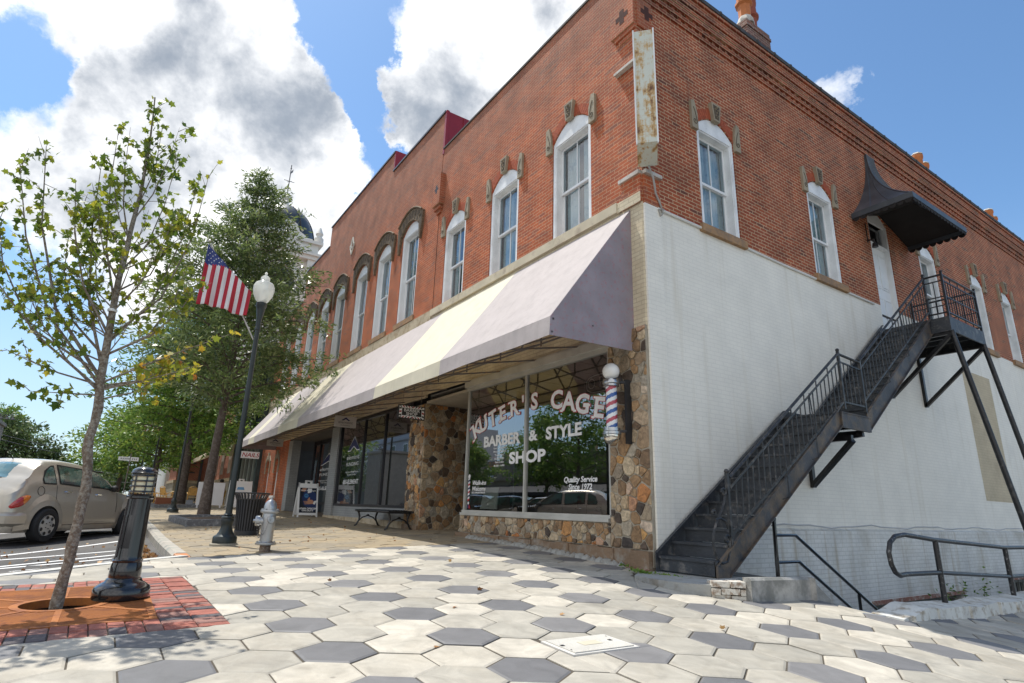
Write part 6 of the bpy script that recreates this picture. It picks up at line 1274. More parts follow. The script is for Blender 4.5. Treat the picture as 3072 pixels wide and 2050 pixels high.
# small hanging signs under the awning (each perpendicular to the shops)
def hang(name, label, X, y0, y1, z0, z1, group, fn, panel, mats, zc=3.25, chain=True):
    t = thing(name, label, 'sign', (X, (y0+y1)/2, z0), group=group)
    mb = MB(); mb.box(X-.02, X+.02, y0, y1, z0, z1); mb.build('panel', panel, t, world=True)
    mb = MB()
    for sg in (1, -1):
        fnq = (lambda u, v, sg=sg, e=.0: (X+sg*(.0225+e), (y0+y1)/2+u*sg, (z0+z1)/2+v)); fn(mb, fnq)
    mb.build('lettering', mats, t, world=True, recalc=False)
    mb = MB()
    for y in (y0+.1, y1-.1): mb.tube([(X, y, z1), (X, y+.01, zc)], .006, 5)
    mb.build('chain', STEEL, t, world=True); return t
def f_elem(mb, q):
    for k, (g_, m_, e) in enumerate(((0, 0, 0),)):
        w, h, t = .26, .085, .055
        P = [(-w/2, .04), (0, .13), (w/2, .04), (w/2-.045, .04-.015), (0, .075), (-w/2+.045, .025)]; mb.add([q(u, v) for u, v in P], [(0, 1, 4, 5), (1, 2, 3, 4)], 0)
    for b_, s_, y_, bo, m_ in (('element', .115, -.055, .0, 1), ('FUNDING', .055, -.125, 0, 1)): put_text(mb, b_, s_, lambda u, v: q(u*1.15, y_+v), m_, bold=bo)
hang('hanging_sign', 'small pale mortgage shop sign hanging before the big display window', -11.1, -1.12, -.48, 2.82, 3.14, 'shop signs hanging under the awning', f_elem, SIGNPAN, [NAVY, SIGNGR])
hang('hanging_sign', 'small pale mortgage shop sign hanging beside the brick bay', -19.97, -1.12, -.48, 2.89, 3.20, 'shop signs hanging under the awning', f_elem, SIGNPAN, [NAVY, SIGNGR])
def f_nails(mb, q): put_text(mb, 'NAILS', .27, lambda u, v: q(u*1.08, -.09+v), 0, bold=.003, shear=.2)
hang('hanging_sign', 'white hanging sign reading NAILS in red letters at the awning end', -24.96, -1.22, -.40, 2.65, 2.97, 'shop signs hanging under the awning', f_nails, WHITE, [SIGNRED])
def f_barb(mb, q):
    W2, H2 = .325, .155
    mb.add([q(u, v) for u, v in ((-W2+.02, -H2+.02), (W2-.02, -H2+.02), (W2-.02, H2-.02), (-W2+.02, H2-.02))], [(0, 1, 2, 3)], 1)
    n = 9
    for k in range(n):
        for sg in (-1, 1):
            d = 1 if k < n/2 else -1; u0 = -W2+.02+(2*W2-.04)*k/n; w = (2*W2-.04)/n*.5; v0, v1 = (H2-.02, H2-.055) if sg > 0 else (-H2+.02, -H2+.055)
            mb.add([q(u0, v0, e=.001), q(u0+w, v0, e=.001), q(u0+w+.035*d, v1, e=.001), q(u0+.035*d, v1, e=.001)], [(0, 1, 2, 3)], 2 if k % 2 else 0)
    for sg in (-1, 1):
        for k in range(3): v0 = -.10+k*.075; mb.add([q(sg*(W2-.022), v0, e=.001), q(sg*(W2-.022), v0+.035, e=.001), q(sg*(W2-.075), v0+.045, e=.001), q(sg*(W2-.075), v0+.01, e=.001)], [(0, 1, 2, 3)], 2 if k == 1 else 0)
    mb.add([q(u, v, e=.002) for u, v in ((-.24, -.085), (.24, -.085), (.24, .085), (-.24, .085))], [(0, 1, 2, 3)], 0)
    for b_, y_ in (('BARBER', .008), ('SHOP', -.072)): put_text(mb, b_, .10, lambda u, v: q(u*1.12, y_+v, e=.003), 1, bold=.001)
hang('hanging_sign', 'navy BARBER SHOP sign with red and white striped border hanging on a chain', -6.47, -1.125, -.475, 2.56, 2.87, 'shop signs hanging under the awning', f_barb, SIGNBLK, [SIGNBLK, WHITE, SIGNRED])
# ================================================================== STREET FURNITURE
def zG(x, y): return G(x, y)
# bollard light
bx, by = -.50, -5.95
B = thing('bollard_light', 'glossy black louvred bollard light standing on the corner of the tree grate', 'bollard', (bx, by, zG(bx, by)+.002))
mb = MB(); mb.lathe([(.205, 0), (.210, .015), (.210, .075), (.20, .095), (.165, .12), (.140, .135), (.132, .15)], (0, 0, 0), 40)
mb.lathe([(.132, .15), (.125, .16), (.116, .165), (.120, .19), (.114, .26), (.107, .285), (.113, .29), (.115, .302), (.107, .31)], (0, 0, 0), 40)
mb.build('base_flange', BLACKG, B)
mb = MB(); mb.lathe([(.107, .305), (.104, .31), (.102, .33), (.101, .34), (.090, .80), (.090, .815)], (0, 0, 0), 56, fl=lambda k, z: 1-.02*(k % 7 == 3) if .34 < z < .81 else 1); mb.lathe([(.094, .805), (.107, .812), (.107, .828), (.094, .835), (.098, .845), (.090, .85)], (0, 0, 0), 40)
sh_ = mb.build('shaft', BLACKG, B)
mb = MB(); a0 = -.75
pts = [(-.6, .42), (.6, .42), (.6, .64), (.35, .68), (-.35, .68), (-.6, .64)]
mb.smooth = True
for k in range(10):
    a, b = a0-.6+1.2*k/10, a0-.6+1.2*(k+1)/10; r1, r2 = .1025, .0965; mb.quad((r1*math.cos(a), r1*math.sin(a), .40), (r1*math.cos(b), r1*math.sin(b), .40), (r2*math.cos(b), r2*math.sin(b), .67), (r2*math.cos(a), r2*math.sin(a), .67))
mb.lathe([(0, -.006), (.007, 0), (0, .006)], (.103*math.cos(a0), .103*math.sin(a0), .655), 8)
mb.build('access_panel', BLACKG, sh_, recalc=False)
mb = MB()
for k in range(4): z = .865+k*.045; mb.lathe([(.088, z), (.099, z-.004), (.101, z), (.099, z+.008), (.088, z+.012)], (0, 0, 0), 36)
for k in range(6): a = k*PI/3+.35; mb.box(-.006, .006, -.006, .006, .84, 1.03); 
for k in range(6): a = k*PI/3+.25; mb.bar((.086*math.cos(a), .086*math.sin(a), .85), (.086*math.cos(a), .086*math.sin(a), 1.02), .012)
mb.build('louvre', BLACKG, B)
mb = MB(); mb.lathe([(.080, .855), (.080, 1.02)], (0, 0, 0), 24); mb.build('lamp_lens', mat('cream_lens', (.80, .74, .52), .35), B)
mb = MB(); mb.lathe([(.092, 1.015), (.103, 1.018), (.105, 1.028)]+[(.100*math.cos(a), 1.032+.052*math.sin(a)) for a in [i*PI/2/8 for i in range(8)]]+[(0, 1.084)], (0, 0, 0), 36); mb.build('cap', BLACKG, B)
# hydrant
hx, hy = -3.86, -4.06
hx, hy = -4.05, -4.08
Hd = thing('fire_hydrant', 'silver painted fire hydrant with a dangling chain beside the litter bin', 'hydrant', (hx, hy, zG(hx, hy)), rz=0)
mb = MB(); mb.lathe([(.078, -.01), (.078, .10)], (0, 0, 0), 20); mb.build('ground_collar', RUSTM, Hd)
mb = MB(); mb.lathe([(.078, .09), (.145, .095), (.150, .11), (.148, .128), (.10, .135), (.092, .145), (.092, .34), (.098, .37), (.098, .50), (.092, .55), (.135, .565), (.138, .585), (.135, .60), (.10, .605), (.098, .63)], (0, 0, 0), 28)
for k in range(8): a = k*PI/4; mb.lathe([(.0, .152), (.012, .15), (.012, .135)], (.125*math.cos(a), .125*math.sin(a), 0), 6); mb.lathe([(.0, .622), (.011, .62), (.011, .60)], (.118*math.cos(a), .118*math.sin(a), 0), 6)
mb.build('barrel', SILVER, Hd)
mb = MB(); mb.lathe([(.096, .62), (.094, .66), (.078, .705), (.05, .74), (.03, .752), (.03, .765), (.018, .768), (.018, .79), (0, .79)], (0, 0, 0), 24, fl=lambda k, z: 1-.035*(k % 4 == 0) if .63 < z < .74 else 1); mb.build('bonnet', SILVER, Hd)
vd = (Vector((cam.location.x-hx, cam.location.y-hy, 0)) if False else Vector((5.70-hx, -6.195-hy, 0))).normalized(); rt = Vector((-vd.y, vd.x, 0))    # vd points to the camera's side of the street
def nozzle(d, r, l, z):
    mb = MB(); d = Vector(d).normalized(); q = d.to_track_quat('Z', 'Y').to_matrix().to_4x4(); q.translation = Vector((0, 0, z))+d*.07; mb.T = q
    mb.lathe([(r*.8, 0), (r*.8, l*.45), (r, l*.45), (r*1.02, l*.5), (r, l*.9), (r*.85, l)], (0, 0, 0), 18); mb.lathe([(r*.35, l), (r*.35, l+.03), (0, l+.03)], (0, 0, 0), 5); mb.build('nozzle_cap', SILVER, Hd)
left = Vector((vd.y, -vd.x, 0))
nozzle(-rt if (-rt).dot(Vector((0, -1, 0))) > 0 else rt, .075, .12, .44); nozzle(vd*1+rt*.25, .052, .075, .46); nozzle(-vd*1, .052, .075, .46)
mb = MB(); sd0 = (-rt if (-rt).dot(Vector((0, -1, 0))) > 0 else rt)
P0 = sd0*.13+vd*.05+Vector((0, 0, .40)); P1 = vd*.125+Vector((0, 0, .42))
for k in range(18): t = k/17; p = P0.lerp(P1, t)+Vector((0, 0, -.16*math.sin(PI*t)))+vd*.03*math.sin(PI*t); mb.lathe([(0, -.009), (.008, 0), (0, .009)], p, 6)
P0 = sd0*.16+vd*.02+Vector((0, 0, .40))
for k in range(14): t = k/13; p = P0+Vector((0, 0, -.20*math.sin(PI*t*.9)))+sd0*(-.09*t)+vd*.05*t; mb.lathe([(0, -.009), (.008, 0), (0, .009)], p, 6)
mb.build('chain', mat('grey_chain', (.25, .25, .26), .4, .6), Hd)
# litter bin
tx, ty = -8.07, -3.62
T = thing('litter_bin', 'black slatted steel litter bin with flared rim behind the lamp post', 'litter bin', (tx, ty, zG(tx, ty)-.02))
DG = mat('graphite_paint', (.030, .033, .040), .4, .1, var=.1); mb = MB(); n = 30
for k in range(n):
    a = 2*PI*k/n; c, s_ = math.cos(a), math.sin(a); pr = [(.235, .04), (.255, .40), (.285, .72), (.33, .83), (.365, .87)]
    for (r0, z0), (r1, z1) in zip(pr, pr[1:]): mb.bar((r0*c, r0*s_, z0), (r1*c, r1*s_, z1), .028, .010, up=(c, s_, 0))
mb.build('slat', DG, T)
mb = MB(); mb.lathe([(.225, .0), (.245, .0), (.25, .10), (.238, .11)], (0, 0, 0), 30)
for r, z in ((.365, .872), (.285, .745)): mb.tube([(r*math.cos(2*PI*k/30), r*math.sin(2*PI*k/30), z) for k in range(31)], .012, 6)
mb.build('rim', DG, T)
mb = MB(); mb.lathe([(.20, .05), (.235, .74), (.24, .75), (.21, .75), (.19, .4), (0, .3)], (0, 0, 0), 24); mb.build('liner', mat('bin_liner', (.012, .012, .014), .6), T)
# street lamps
def street_lamp(x, y, label, grp='black acorn globe street lamps along the kerb'):
    t = thing('street_lamp', label, 'street lamp', (x, y, zG(x, y)), group=grp)
    mb = MB(); mb.lathe([(.225, -.03), (.225, .02), (.21, .035)], (0, 0, 0), 28); mb.build('footing', mat('concrete_ring', (.30, .27, .21), .85), t)
    mb = MB(); mb.lathe([(.19, .03), (.192, .05), (.19, .13), (.175, .15), (.14, .17), (.13, .19), (.112, .22), (.085, .30), (.095, .36), (.105, .40), (.095, .43), (.105, .445), (.10, .46), (.07, .48), (.08, .495), (.055, .52)], (0, 0, 0), 24, fl=lambda k, z: 1-.05*(k % 2) if .2 < z < .4 else 1); mb.build('lamp_base', LAMPG, t)
    mb = MB(); mb.lathe([(.058, .50), (.052, .6), (.040, 3.80), (.052, 3.81), (.052, 3.85), (.042, 3.86), (.045, 4.0), (.075, 4.20), (.078, 4.24), (.095, 4.27), (.095, 4.34), (.075, 4.35)], (0, 0, 0), 24, fl=lambda k, z: 1-.09*(k % 2) if .52 < z < 3.79 else 1); mb.build('post', LAMPG, t)
    mb = MB(); mb.smooth = True; mb.lathe([(.078, 4.35), (.12, 4.40), (.17, 4.50), (.192, 4.60), (.188, 4.68), (.155, 4.745), (.09, 4.78), (.08, 4.80), (.085, 4.83), (.082, 4.86), (.05, 4.89), (.028, 4.90), (.02, 4.93), (.03, 4.95), (.0, 4.985)], (0, 0, 0), 24)
    mb.build('globe', GLOBE, t); mb = MB(); mb.lathe([(0, 4.36), (.05, 4.37), (.055, 4.52), (.03, 4.60), (0, 4.61)], (0, 0, 0), 12); mb.build('bulb', mat('lamp_bulb', (.85, .85, .82), .3), t)
    return t
def globe_mat():
    m = bpy.data.materials.new('frosted_globe'); m.use_nodes = True; t = m.node_tree; t.nodes.clear(); nn = t.nodes.new; ln = t.links.new
    d = nn('ShaderNodeBsdfDiffuse'); d.inputs[0].default_value = (.78, .80, .76, 1); tl = nn('ShaderNodeBsdfTranslucent'); tl.inputs[0].default_value = (.8, .82, .78, 1); tp = nn('ShaderNodeBsdfTransparent'); gl = nn('ShaderNodeBsdfGlossy'); gl.inputs['Roughness'].default_value = .08
    a = nn('ShaderNodeMixShader'); a.inputs[0].default_value = .5; ln(d.outputs[0], a.inputs[1]); ln(tl.outputs[0], a.inputs[2]); b = nn('ShaderNodeMixShader'); b.inputs[0].default_value = .38; ln(a.outputs[0], b.inputs[1]); ln(tp.outputs[0], b.inputs[2]); c = nn('ShaderNodeMixShader'); c.inputs[0].default_value = .08; ln(b.outputs[0], c.inputs[1]); ln(gl.outputs[0], c.inputs[2])
    o = nn('ShaderNodeOutputMaterial'); ln(c.outputs[0], o.inputs[0]); return m
GLOBE = globe_mat()
lamps = [(-5.61, -4.41, 'nearest black lamp post with white globe, carrying the large flag'), (-19.5, -4.11, 'second black lamp post between the two granite edged planters'), (-33.5, -4.3, 'third black lamp post behind the cafe chairs'), (-47.5, -4.4, 'farthest thin black lamp post beyond the cafe chairs')]
for l in lamps: street_lamp(*l)
# flags: hoisted on short staffs clamped to the lamp posts
FR, FW, FB_ = mat('flag_red', (.42, .012, .03), .6, var=.1), mat('flag_white', (.72, .70, .70), .6, var=.05), mat('flag_blue', (.03, .05, .19), .6, var=.1)
def make_flag(name, label, base, tipoff, cells, grp='flags clamped to the lamp posts'):
    pass
def flag(lx, ly, label, s=1.0, fold=0.0, clampz=3.78, hang=1.2):
    lz = zG(lx, ly); t = thing('flag', label, 'flag', (lx, ly, lz+clampz), group='flags clamped to the lamp posts')
    n_ = Vector((lx-5.70, ly+6.195, 0)).normalized(); R_ = Vector((n_.y, -n_.x, 0)); R_ = Vector((-.10, 1, 0)).normalized()
    P = lambda a, z, d=0: tuple(R_*a+n_*d+Vector((0, 0, z)))
    mb = MB(); mb.tube([P(-.05, -.15, .06), P(-1.05*s, 1.50*s, .10)], .014, 6); mb.lathe([(0, -.03), (.03, 0), (0, .04)], P(-1.07*s, 1.55*s, .10), 8); mb.build('staff', mat('pale_staff', (.5, .48, .44), .5), t)
    mb = MB(); nu, nv = 39, 26
    def pt(u, v):   # u 0..1 from the free hanging outer edge to the lamp side, v 0..1 downward
        topz = 1.45*s-(.72*s)*u**.92; bot = .27*s+.03*s*math.sin(u*5); a = (-1.07+.86*u)*s; z = topz+(bot-topz)*v
        a += (-.02*v+fold*v*math.sin(3+u*4))*s; d = (.05*math.sin(u*15+v*3)+.035*math.sin(u*31-v*5+v*v*4))*s*(.35+.65*v)+fold*.25*u*math.sin(v*5)
        return P(a, z, d)
    for i in range(nu):
        for j in range(nv):
            u, v = i/nu, j/nv; z = pt(u, v)[2]/s; st = (i//3) % 2
            can = z > 1.09+.05*u and u < .56
            mb.smooth = True; mb.add([pt(u, v), pt((i+1)/nu, v), pt((i+1)/nu, (j+1)/nv), pt(u, (j+1)/nv)], [(0, 1, 2, 3)], 2 if can else (0 if st == 0 else 1))
    c = mb.build('flag_cloth', [FR, FW, FB_], t)
    so_ = c.modifiers.new('s', 'SOLIDIFY'); so_.thickness = .003
    mb = MB()
    for i in range(7):
        for j in range(7):
            u, v = .03+i*.07+(j % 2)*.03, .04+j*.06*(1+u if False else 1)
            q = pt(u, v)
            if q[2]/s < 1.10+.06*u or u > .5: continue
            for sd_ in (-.006, .006):
                c0 = Vector(q)+n_*sd_; w = .016*s; pts = []
                for k in range(10): a = PI/2+k*PI/5; rr = w*(1 if k % 2 == 0 else .42); pts.append(tuple(c0+R_*(rr*math.cos(a))+Vector((0, 0, rr*math.sin(a)))))
                mb.add(pts, [tuple(range(10))])
    if mb.v: mb.build('star', FW, c, recalc=False)
    return t
flag(-5.61, -4.41, 'large American flag hanging from the nearest lamp post')
flag(-33.5, -4.3, 'small flag showing red and white folds between the leaves on the third lamp post', .8, .3)
flag(-47.5, -4.4, 'tiny flag on the farthest lamp post', .75, .3)
# bench
BN = thing('bench', 'black backless slatted metal bench against the grey brick shopfront', 'bench', (-8.5, -.45, .12))
mb = MB(); 
xa, xb, y0, y1, zt = -9.62, -7.40, -.74, -.16, .56
for k in range(9): y = y0+.03+(y1-y0-.06)*k/8; mb.box(xa, xb, y-.022, y+.022, zt-.018+.012*math.cos((k-4)*.5), zt+.012*math.cos((k-4)*.5))
mb.tube([(xa, y0-.01, zt-.03), (xb, y0-.01, zt-.03)], .028, 8); mb.tube([(xa, y1+.01, zt-.03), (xb, y1+.01, zt-.03)], .028, 8); mb.build('seat', BLACK, BN, world=True)
for x in (xa+.10, xb-.10):
    zb = G(x, -.5); mb = MB(); 
    mb.box(x-.03, x+.03, y0, y1, zt-.07, zt-.03)
    for yy, s_ in ((y0, -1), (y1, 1)): mb.tube([(x, yy-.03*s_, zt-.05), (x, yy-.07*s_, zt-.18), (x, yy-.06*s_, zb+.16), (x, yy-.0*s_, zb+.04), (x, yy+.05*s_, zb+.012)], [.028, .024, .022, .024, .02], 7)
    ym = (y0+y1)/2; mb.tube([(x, y0+.05, zb+.13), (x, y0+.14, zb+.22), (x, ym, zb+.27), (x, y1-.14, zb+.22), (x, y1-.05, zb+.13)], .016, 6); mb.lathe([(.0, -.02), (.05, 0), (0, .02)], (x, ym, zb+.285), 8)
    mb.build('bench_end', BLACK, BN, world=True)
# sandwich board
SB = thing('sandwich_board', 'white A-frame board with dark poster reading LOAN OFFICER ON DUTY', 'sandwich board', (-14.9, -.62, .2))
zb = G(-14.9, -.6); 
def aframe(t, X, yc, zb, w, h, spread, poster, thick=.03):
    for sg, nm in ((1, 'front_panel'), (-1, 'rear_panel')):
        mb = MB(); a = math.atan2(spread/2, h); 
        def q(u, v, e=0): return (X+sg*(spread/2*(1-v/h)+.01)+sg*e*math.cos(a), yc+u*sg, zb+v*math.cos(a*.3)+e*0)
        hw = w/2
        for (u0, u1, v0, v1) in ((-hw, hw, .06, .13), (-hw, hw, h-.16, h-.02), (-hw, -hw+.05, 0, h), (hw-.05, hw, 0, h), (-.12, -.05, h-.02, h+.06), (.05, .12, h-.02, h+.06), (-.12, .12, h+.04, h+.08)):
            P = [q(u0, v0), q(u1, v0), q(u1, v1), q(u0, v1)]; mb.prism(P, (-sg*thick, 0, 0))
        P = [q(-hw+.05, .13), q(hw-.05, .13), q(hw-.05, h-.16), q(-hw+.05, h-.16)]; mb.prism(P, (-sg*thick*.5, 0, 0)); p = mb.build(nm, WHITE, t, world=True)
        if poster: poster(p, q, w, h)
def loan(p, q, w, h):
    mb = MB(); hw = w/2-.055
    mb.c = 0; mb.add([q(u, v, .004) for u, v in ((-hw, .135), (hw, .135), (hw, h-.165), (-hw, h-.165))], [(0, 1, 2, 3)])
    pl = lambda pts, m, e=.007: mb.add([q(u, v, e) for u, v in pts], [tuple(range(len(pts)))], m)
    H = h-.3; v = lambda t: .135+H*t
    pl([(-.14, v(.30)), (.20, v(.05)), (hw, v(.2)), (hw, v(.75)), (.05, v(.98)), (-.12, v(.9)), (-.20, v(.6))], 1)
    pl([(-.02, v(.98)), (-.02, v(.78)), (.10, v(.82)), (.12, v(.98))], 3, .009); pl([(-.19, v(.98)), (-.24, v(.86)), (-.12, v(.84)), (-.06, v(.98))], 2, .009)
    pl([(-.06, v(.40)), (.02, v(.34)), (.16, v(.36)), (.20, v(.44)), (.14, v(.52)), (.02, v(.52))], 2, .011)
    for k in range(4): pl([(-.15+.012*k, v(.46-.035*k)), (.03, v(.475-.035*k)), (.03, v(.45-.035*k)), (-.14+.012*k, v(.44-.035*k))], 2, .012+.001*k)
    pl([(-.03, v(.50)), (.03, v(.62)), (.06, v(.60)), (.05, v(.48))], 2, .013); pl([(.16, v(.36)), (.22, v(.33)), (hw, v(.44)), (hw, v(.5)), (.2, v(.47))], 3, .014)
    pl([(-.06+.07*math.cos(k*PI/8), v(.68)+.07*math.sin(k*PI/8)) for k in range(16)], 4, .010)
    w_, zt = .09, v(.72); pl([(-.06-w_/2, v(.67)), (-.06, zt), (-.06+w_/2, v(.67)), (-.06+w_/2-.02, v(.665)), (-.06, v(.695)), (-.06-w_/2+.02, v(.665))], 5, .0115)
    for b_, s_, vv, bo in (('Home Mortgages', .062, v(.87), .001), ('LOAN OFFICER', .072, v(.14), .003), ('ON DUTY', .072, v(.06), .003)): put_text(mb, b_, s_, lambda a, b: q(a*1.15, vv+b, .015), 3, bold=bo)
    mb.build('poster', [mat('poster_dark', (.015, .02, .035), .35), mat('poster_blue_suit', (.02, .04, .13), .35), mat('poster_skin', (.52, .26, .16), .4), WHITE, mat('poster_glow_blue', (.06, .20, .42), .4), NAVY], p, world=True, recalc=False)
aframe(SB, -14.85, -.62, zb, .66, 1.10, .56, loan)
SB2 = thing('sandwich_board', 'white plastic A-frame board with blue logo behind the litter bin', 'sandwich board', (-24.5, -1.2, .3))
def logo(p, q, w, h):
    mb = MB(); mb.add([q(u, v, .006) for u, v in ((-.16, h-.40), (.16, h-.40), (.12, h-.28), (-.12, h-.28))], [(0, 1, 2, 3)]); mb.build('logo', mat('logo_blue', (.15, .35, .6), .5), p, world=True, recalc=False)
aframe(SB2, -23.6, -1.25, G(-23.6, -1.2), .95, 1.22, .6, logo)
SB3 = thing('pavement_screen', 'plain white upright panel on the pavement behind the big tree trunk', 'panel', (-25.5, -2.1, .33)); mb = MB(); z_ = G(-25.5, -2.1); mb.box(-25.52, -25.48, -2.75, -1.62, z_+.12, z_+1.15); mb.box(-25.53, -25.47, -2.7, -2.64, z_-.02, z_+.12); mb.box(-25.53, -25.47, -1.74, -1.68, z_-.02, z_+.12); mb.build('panel_board', WHITE, SB3, world=True)
# granite edged tree planters
GRN = mat('rough_granite', (.15, .15, .155), .8, c2=(.30, .30, .30), c2amt=.4, c2scale=12, bump=1, bscale=25)
MULCH = mat('bark_mulch', (.11, .07, .045), .95, c2=(.25, .19, .13), c2amt=.5, c2scale=30, bump=1, bscale=45)
def planter(P4, label):
    c = sum((Vector((x, y, 0)) for x, y in P4), Vector())/4; t = thing('tree_planter', label, 'planter', (c.x, c.y, G(c.x, c.y)), group='granite edged tree planters')
    mb = MB(); P = [Vector((x, y, 0)) for x, y in P4]
    for i in range(4):
        a, b = P[i], P[(i+1) % 4]; n = max(1, round((b-a).length/1.0)); ins = (c-(a+b)/2).normalized()*.18
        for k in range(n):
            p, q = a.lerp(b, k/n+.004), a.lerp(b, (k+1)/n-.004); h = .15+random.uniform(-.012, .012)
            pts = [(v.x, v.y, G(v.x, v.y)-.05) for v in (p, q, q+ins, p+ins)]; mb.prism(pts, (random.uniform(-.01, .01), random.uniform(-.01, .01), h+.05))
    mb.build('granite_kerb', GRN, t, world=True)
    mb = MB(); pts = [p.lerp(c, .1) for p in P]; mb.prism([(v.x, v.y, G(v.x, v.y)+.02) for v in pts], (0, 0, .07)); mb.lathe([(1.0, .07), (.6, .13), (0, .17)], (c.x, c.y, G(c.x, c.y)), 16); mb.build('mulch', MULCH, t, world=True)
planter(PL1, 'nearer granite edged planter around the big tree trunk'); planter(PL2, 'farther granite edged planter with terracotta box and cafe chairs behind')
# cafe furniture
RAT = mat('golden_rattan', (.58, .34, .10), .6, var=.2, scale=12); RATS = mat('rattan_seat', (.70, .55, .32), .7)
def cafe_chair():
    t = thing('cafe_chair', '', 'chair', (0, 0, 0), group='golden rattan cafe chairs')
    for sx in (-1, 1):
        mb = MB(); mb.tube([(.22, sx*.22, 0), (.19, sx*.21, .44), (.20, sx*.24, .64)], .018, 6); mb.build('leg', RAT, t)
        mb = MB(); mb.tube([(-.30, sx*.21, 0), (-.20, sx*.21, .42), (-.22, sx*.21, .5), (-.34, sx*.19, .92)], .018, 6); mb.build('leg', RAT, t)
        mb = MB(); mb.tube([(-.25, sx*.22, .60), (0, sx*.27, .66), (.2, sx*.24, .64)], .018, 6); mb.build('arm', RAT, t)
    mb = MB(); mb.box(-.21, .22, -.22, .22, .42, .455); mb.build('seat', RATS, t)
    mb = MB(); mb.tube([(-.34, .19, .90), (-.36, .12, .96), (-.365, 0, .98), (-.36, -.12, .96), (-.34, -.19, .90)], .018, 6); mb.prism([(-.235, -.19, .52), (-.235, .19, .52), (-.345, .17, .92), (-.345, -.17, .92)], (.012, 0, 0)); mb.build('backrest', RAT, t)
    return t
ch0 = cafe_chair(); first = True
chairs = [(-31.0, -2.35, 3.0, 'right hand golden rattan chair turned away from the tree'), (-31.6, -3.05, -.4, 'rattan chair just right of the third tree trunk'), (-30.6, -4.25, .3, 'rattan chair behind the terracotta box'), (-31.8, -3.9, 1.9, 'rattan chair at the back of the cafe group'), (-30.4, -4.95, 2.6, 'leftmost rattan chair near the kerb'), (-31.9, -5.0, -1.2, 'rattan chair behind the leftmost chair'), (-33.4, -3.4, 2.2, 'farthest rattan chair beyond the tables')]
for (x, y, rz, lb) in chairs:
    c = ch0 if first else copy_tree(ch0); first = False; c.location = (x, y, G(x, y)); c.rotation_euler = (0, 0, rz); c['label'] = lb
for (x, y, lb) in ((-31.2, -4.5, 'round cafe table between the left rattan chairs'), (-32.4, -2.9, 'cafe table behind the third tree trunk')):
    t = thing('cafe_table', lb, 'table', (x, y, G(x, y)), group='cafe tables'); mb = MB(); mb.lathe([(0, .70), (.36, .70), (.37, .72), (.36, .74), (0, .74)], (0, 0, 0), 20); mb.build('tabletop', RATS, t); mb = MB(); mb.lathe([(.2, 0), (.2, .02), (.03, .05), (.03, .70)], (0, 0, 0), 10); mb.build('table_base', BLACK, t)
t = thing('planter_box', 'terracotta box planter standing in the farther granite planter', 'planter', (-28.2, -3.85, G(-28.2, -3.85)+.1)); mb = MB(); mb.prism([(-.22, -.35, 0), (.22, -.35, 0), (.22, .35, 0), (-.22, .35, 0)], (0, 0, .34)); mb.build('box', mat('brown_clay', (.26, .09, .045), .8), t)
mb = MB(); mb.box(-.12, .12, -.14, .14, 0, .22); t = thing('planter_box', 'small grey box near the right rattan chair', 'box', (-28.0, -2.75, G(-28, -2.7)+.1)); mb.build('box', mat('grey_box', (.32, .34, .38), .6), t)
# street name sign on a pole, yield sign opposite for the windows' reflections
t = thing('street_sign', 'thin pole with white street name plate beyond the lamp posts', 'street sign', (-38, -5.4, G(-38, -5.1))); mb = MB(); mb.tube([(0, 0, 0), (0, 0, 3.0)], .03, 6); mb.build('pole', STEEL, t)
mb = MB(); mb.box(-.015, .015, -.62, .45, 2.55, 2.78); pl_ = mb.build('name_plate', WHITE, t); mb = MB(); [mb.box(.016, .018, -.5+.1*k, -.44+.1*k, 2.62, 2.71) for k in range(9) if k != 5]; mb.build('lettering', mat('faded_letters', (.3, .3, .3), .6), pl_)
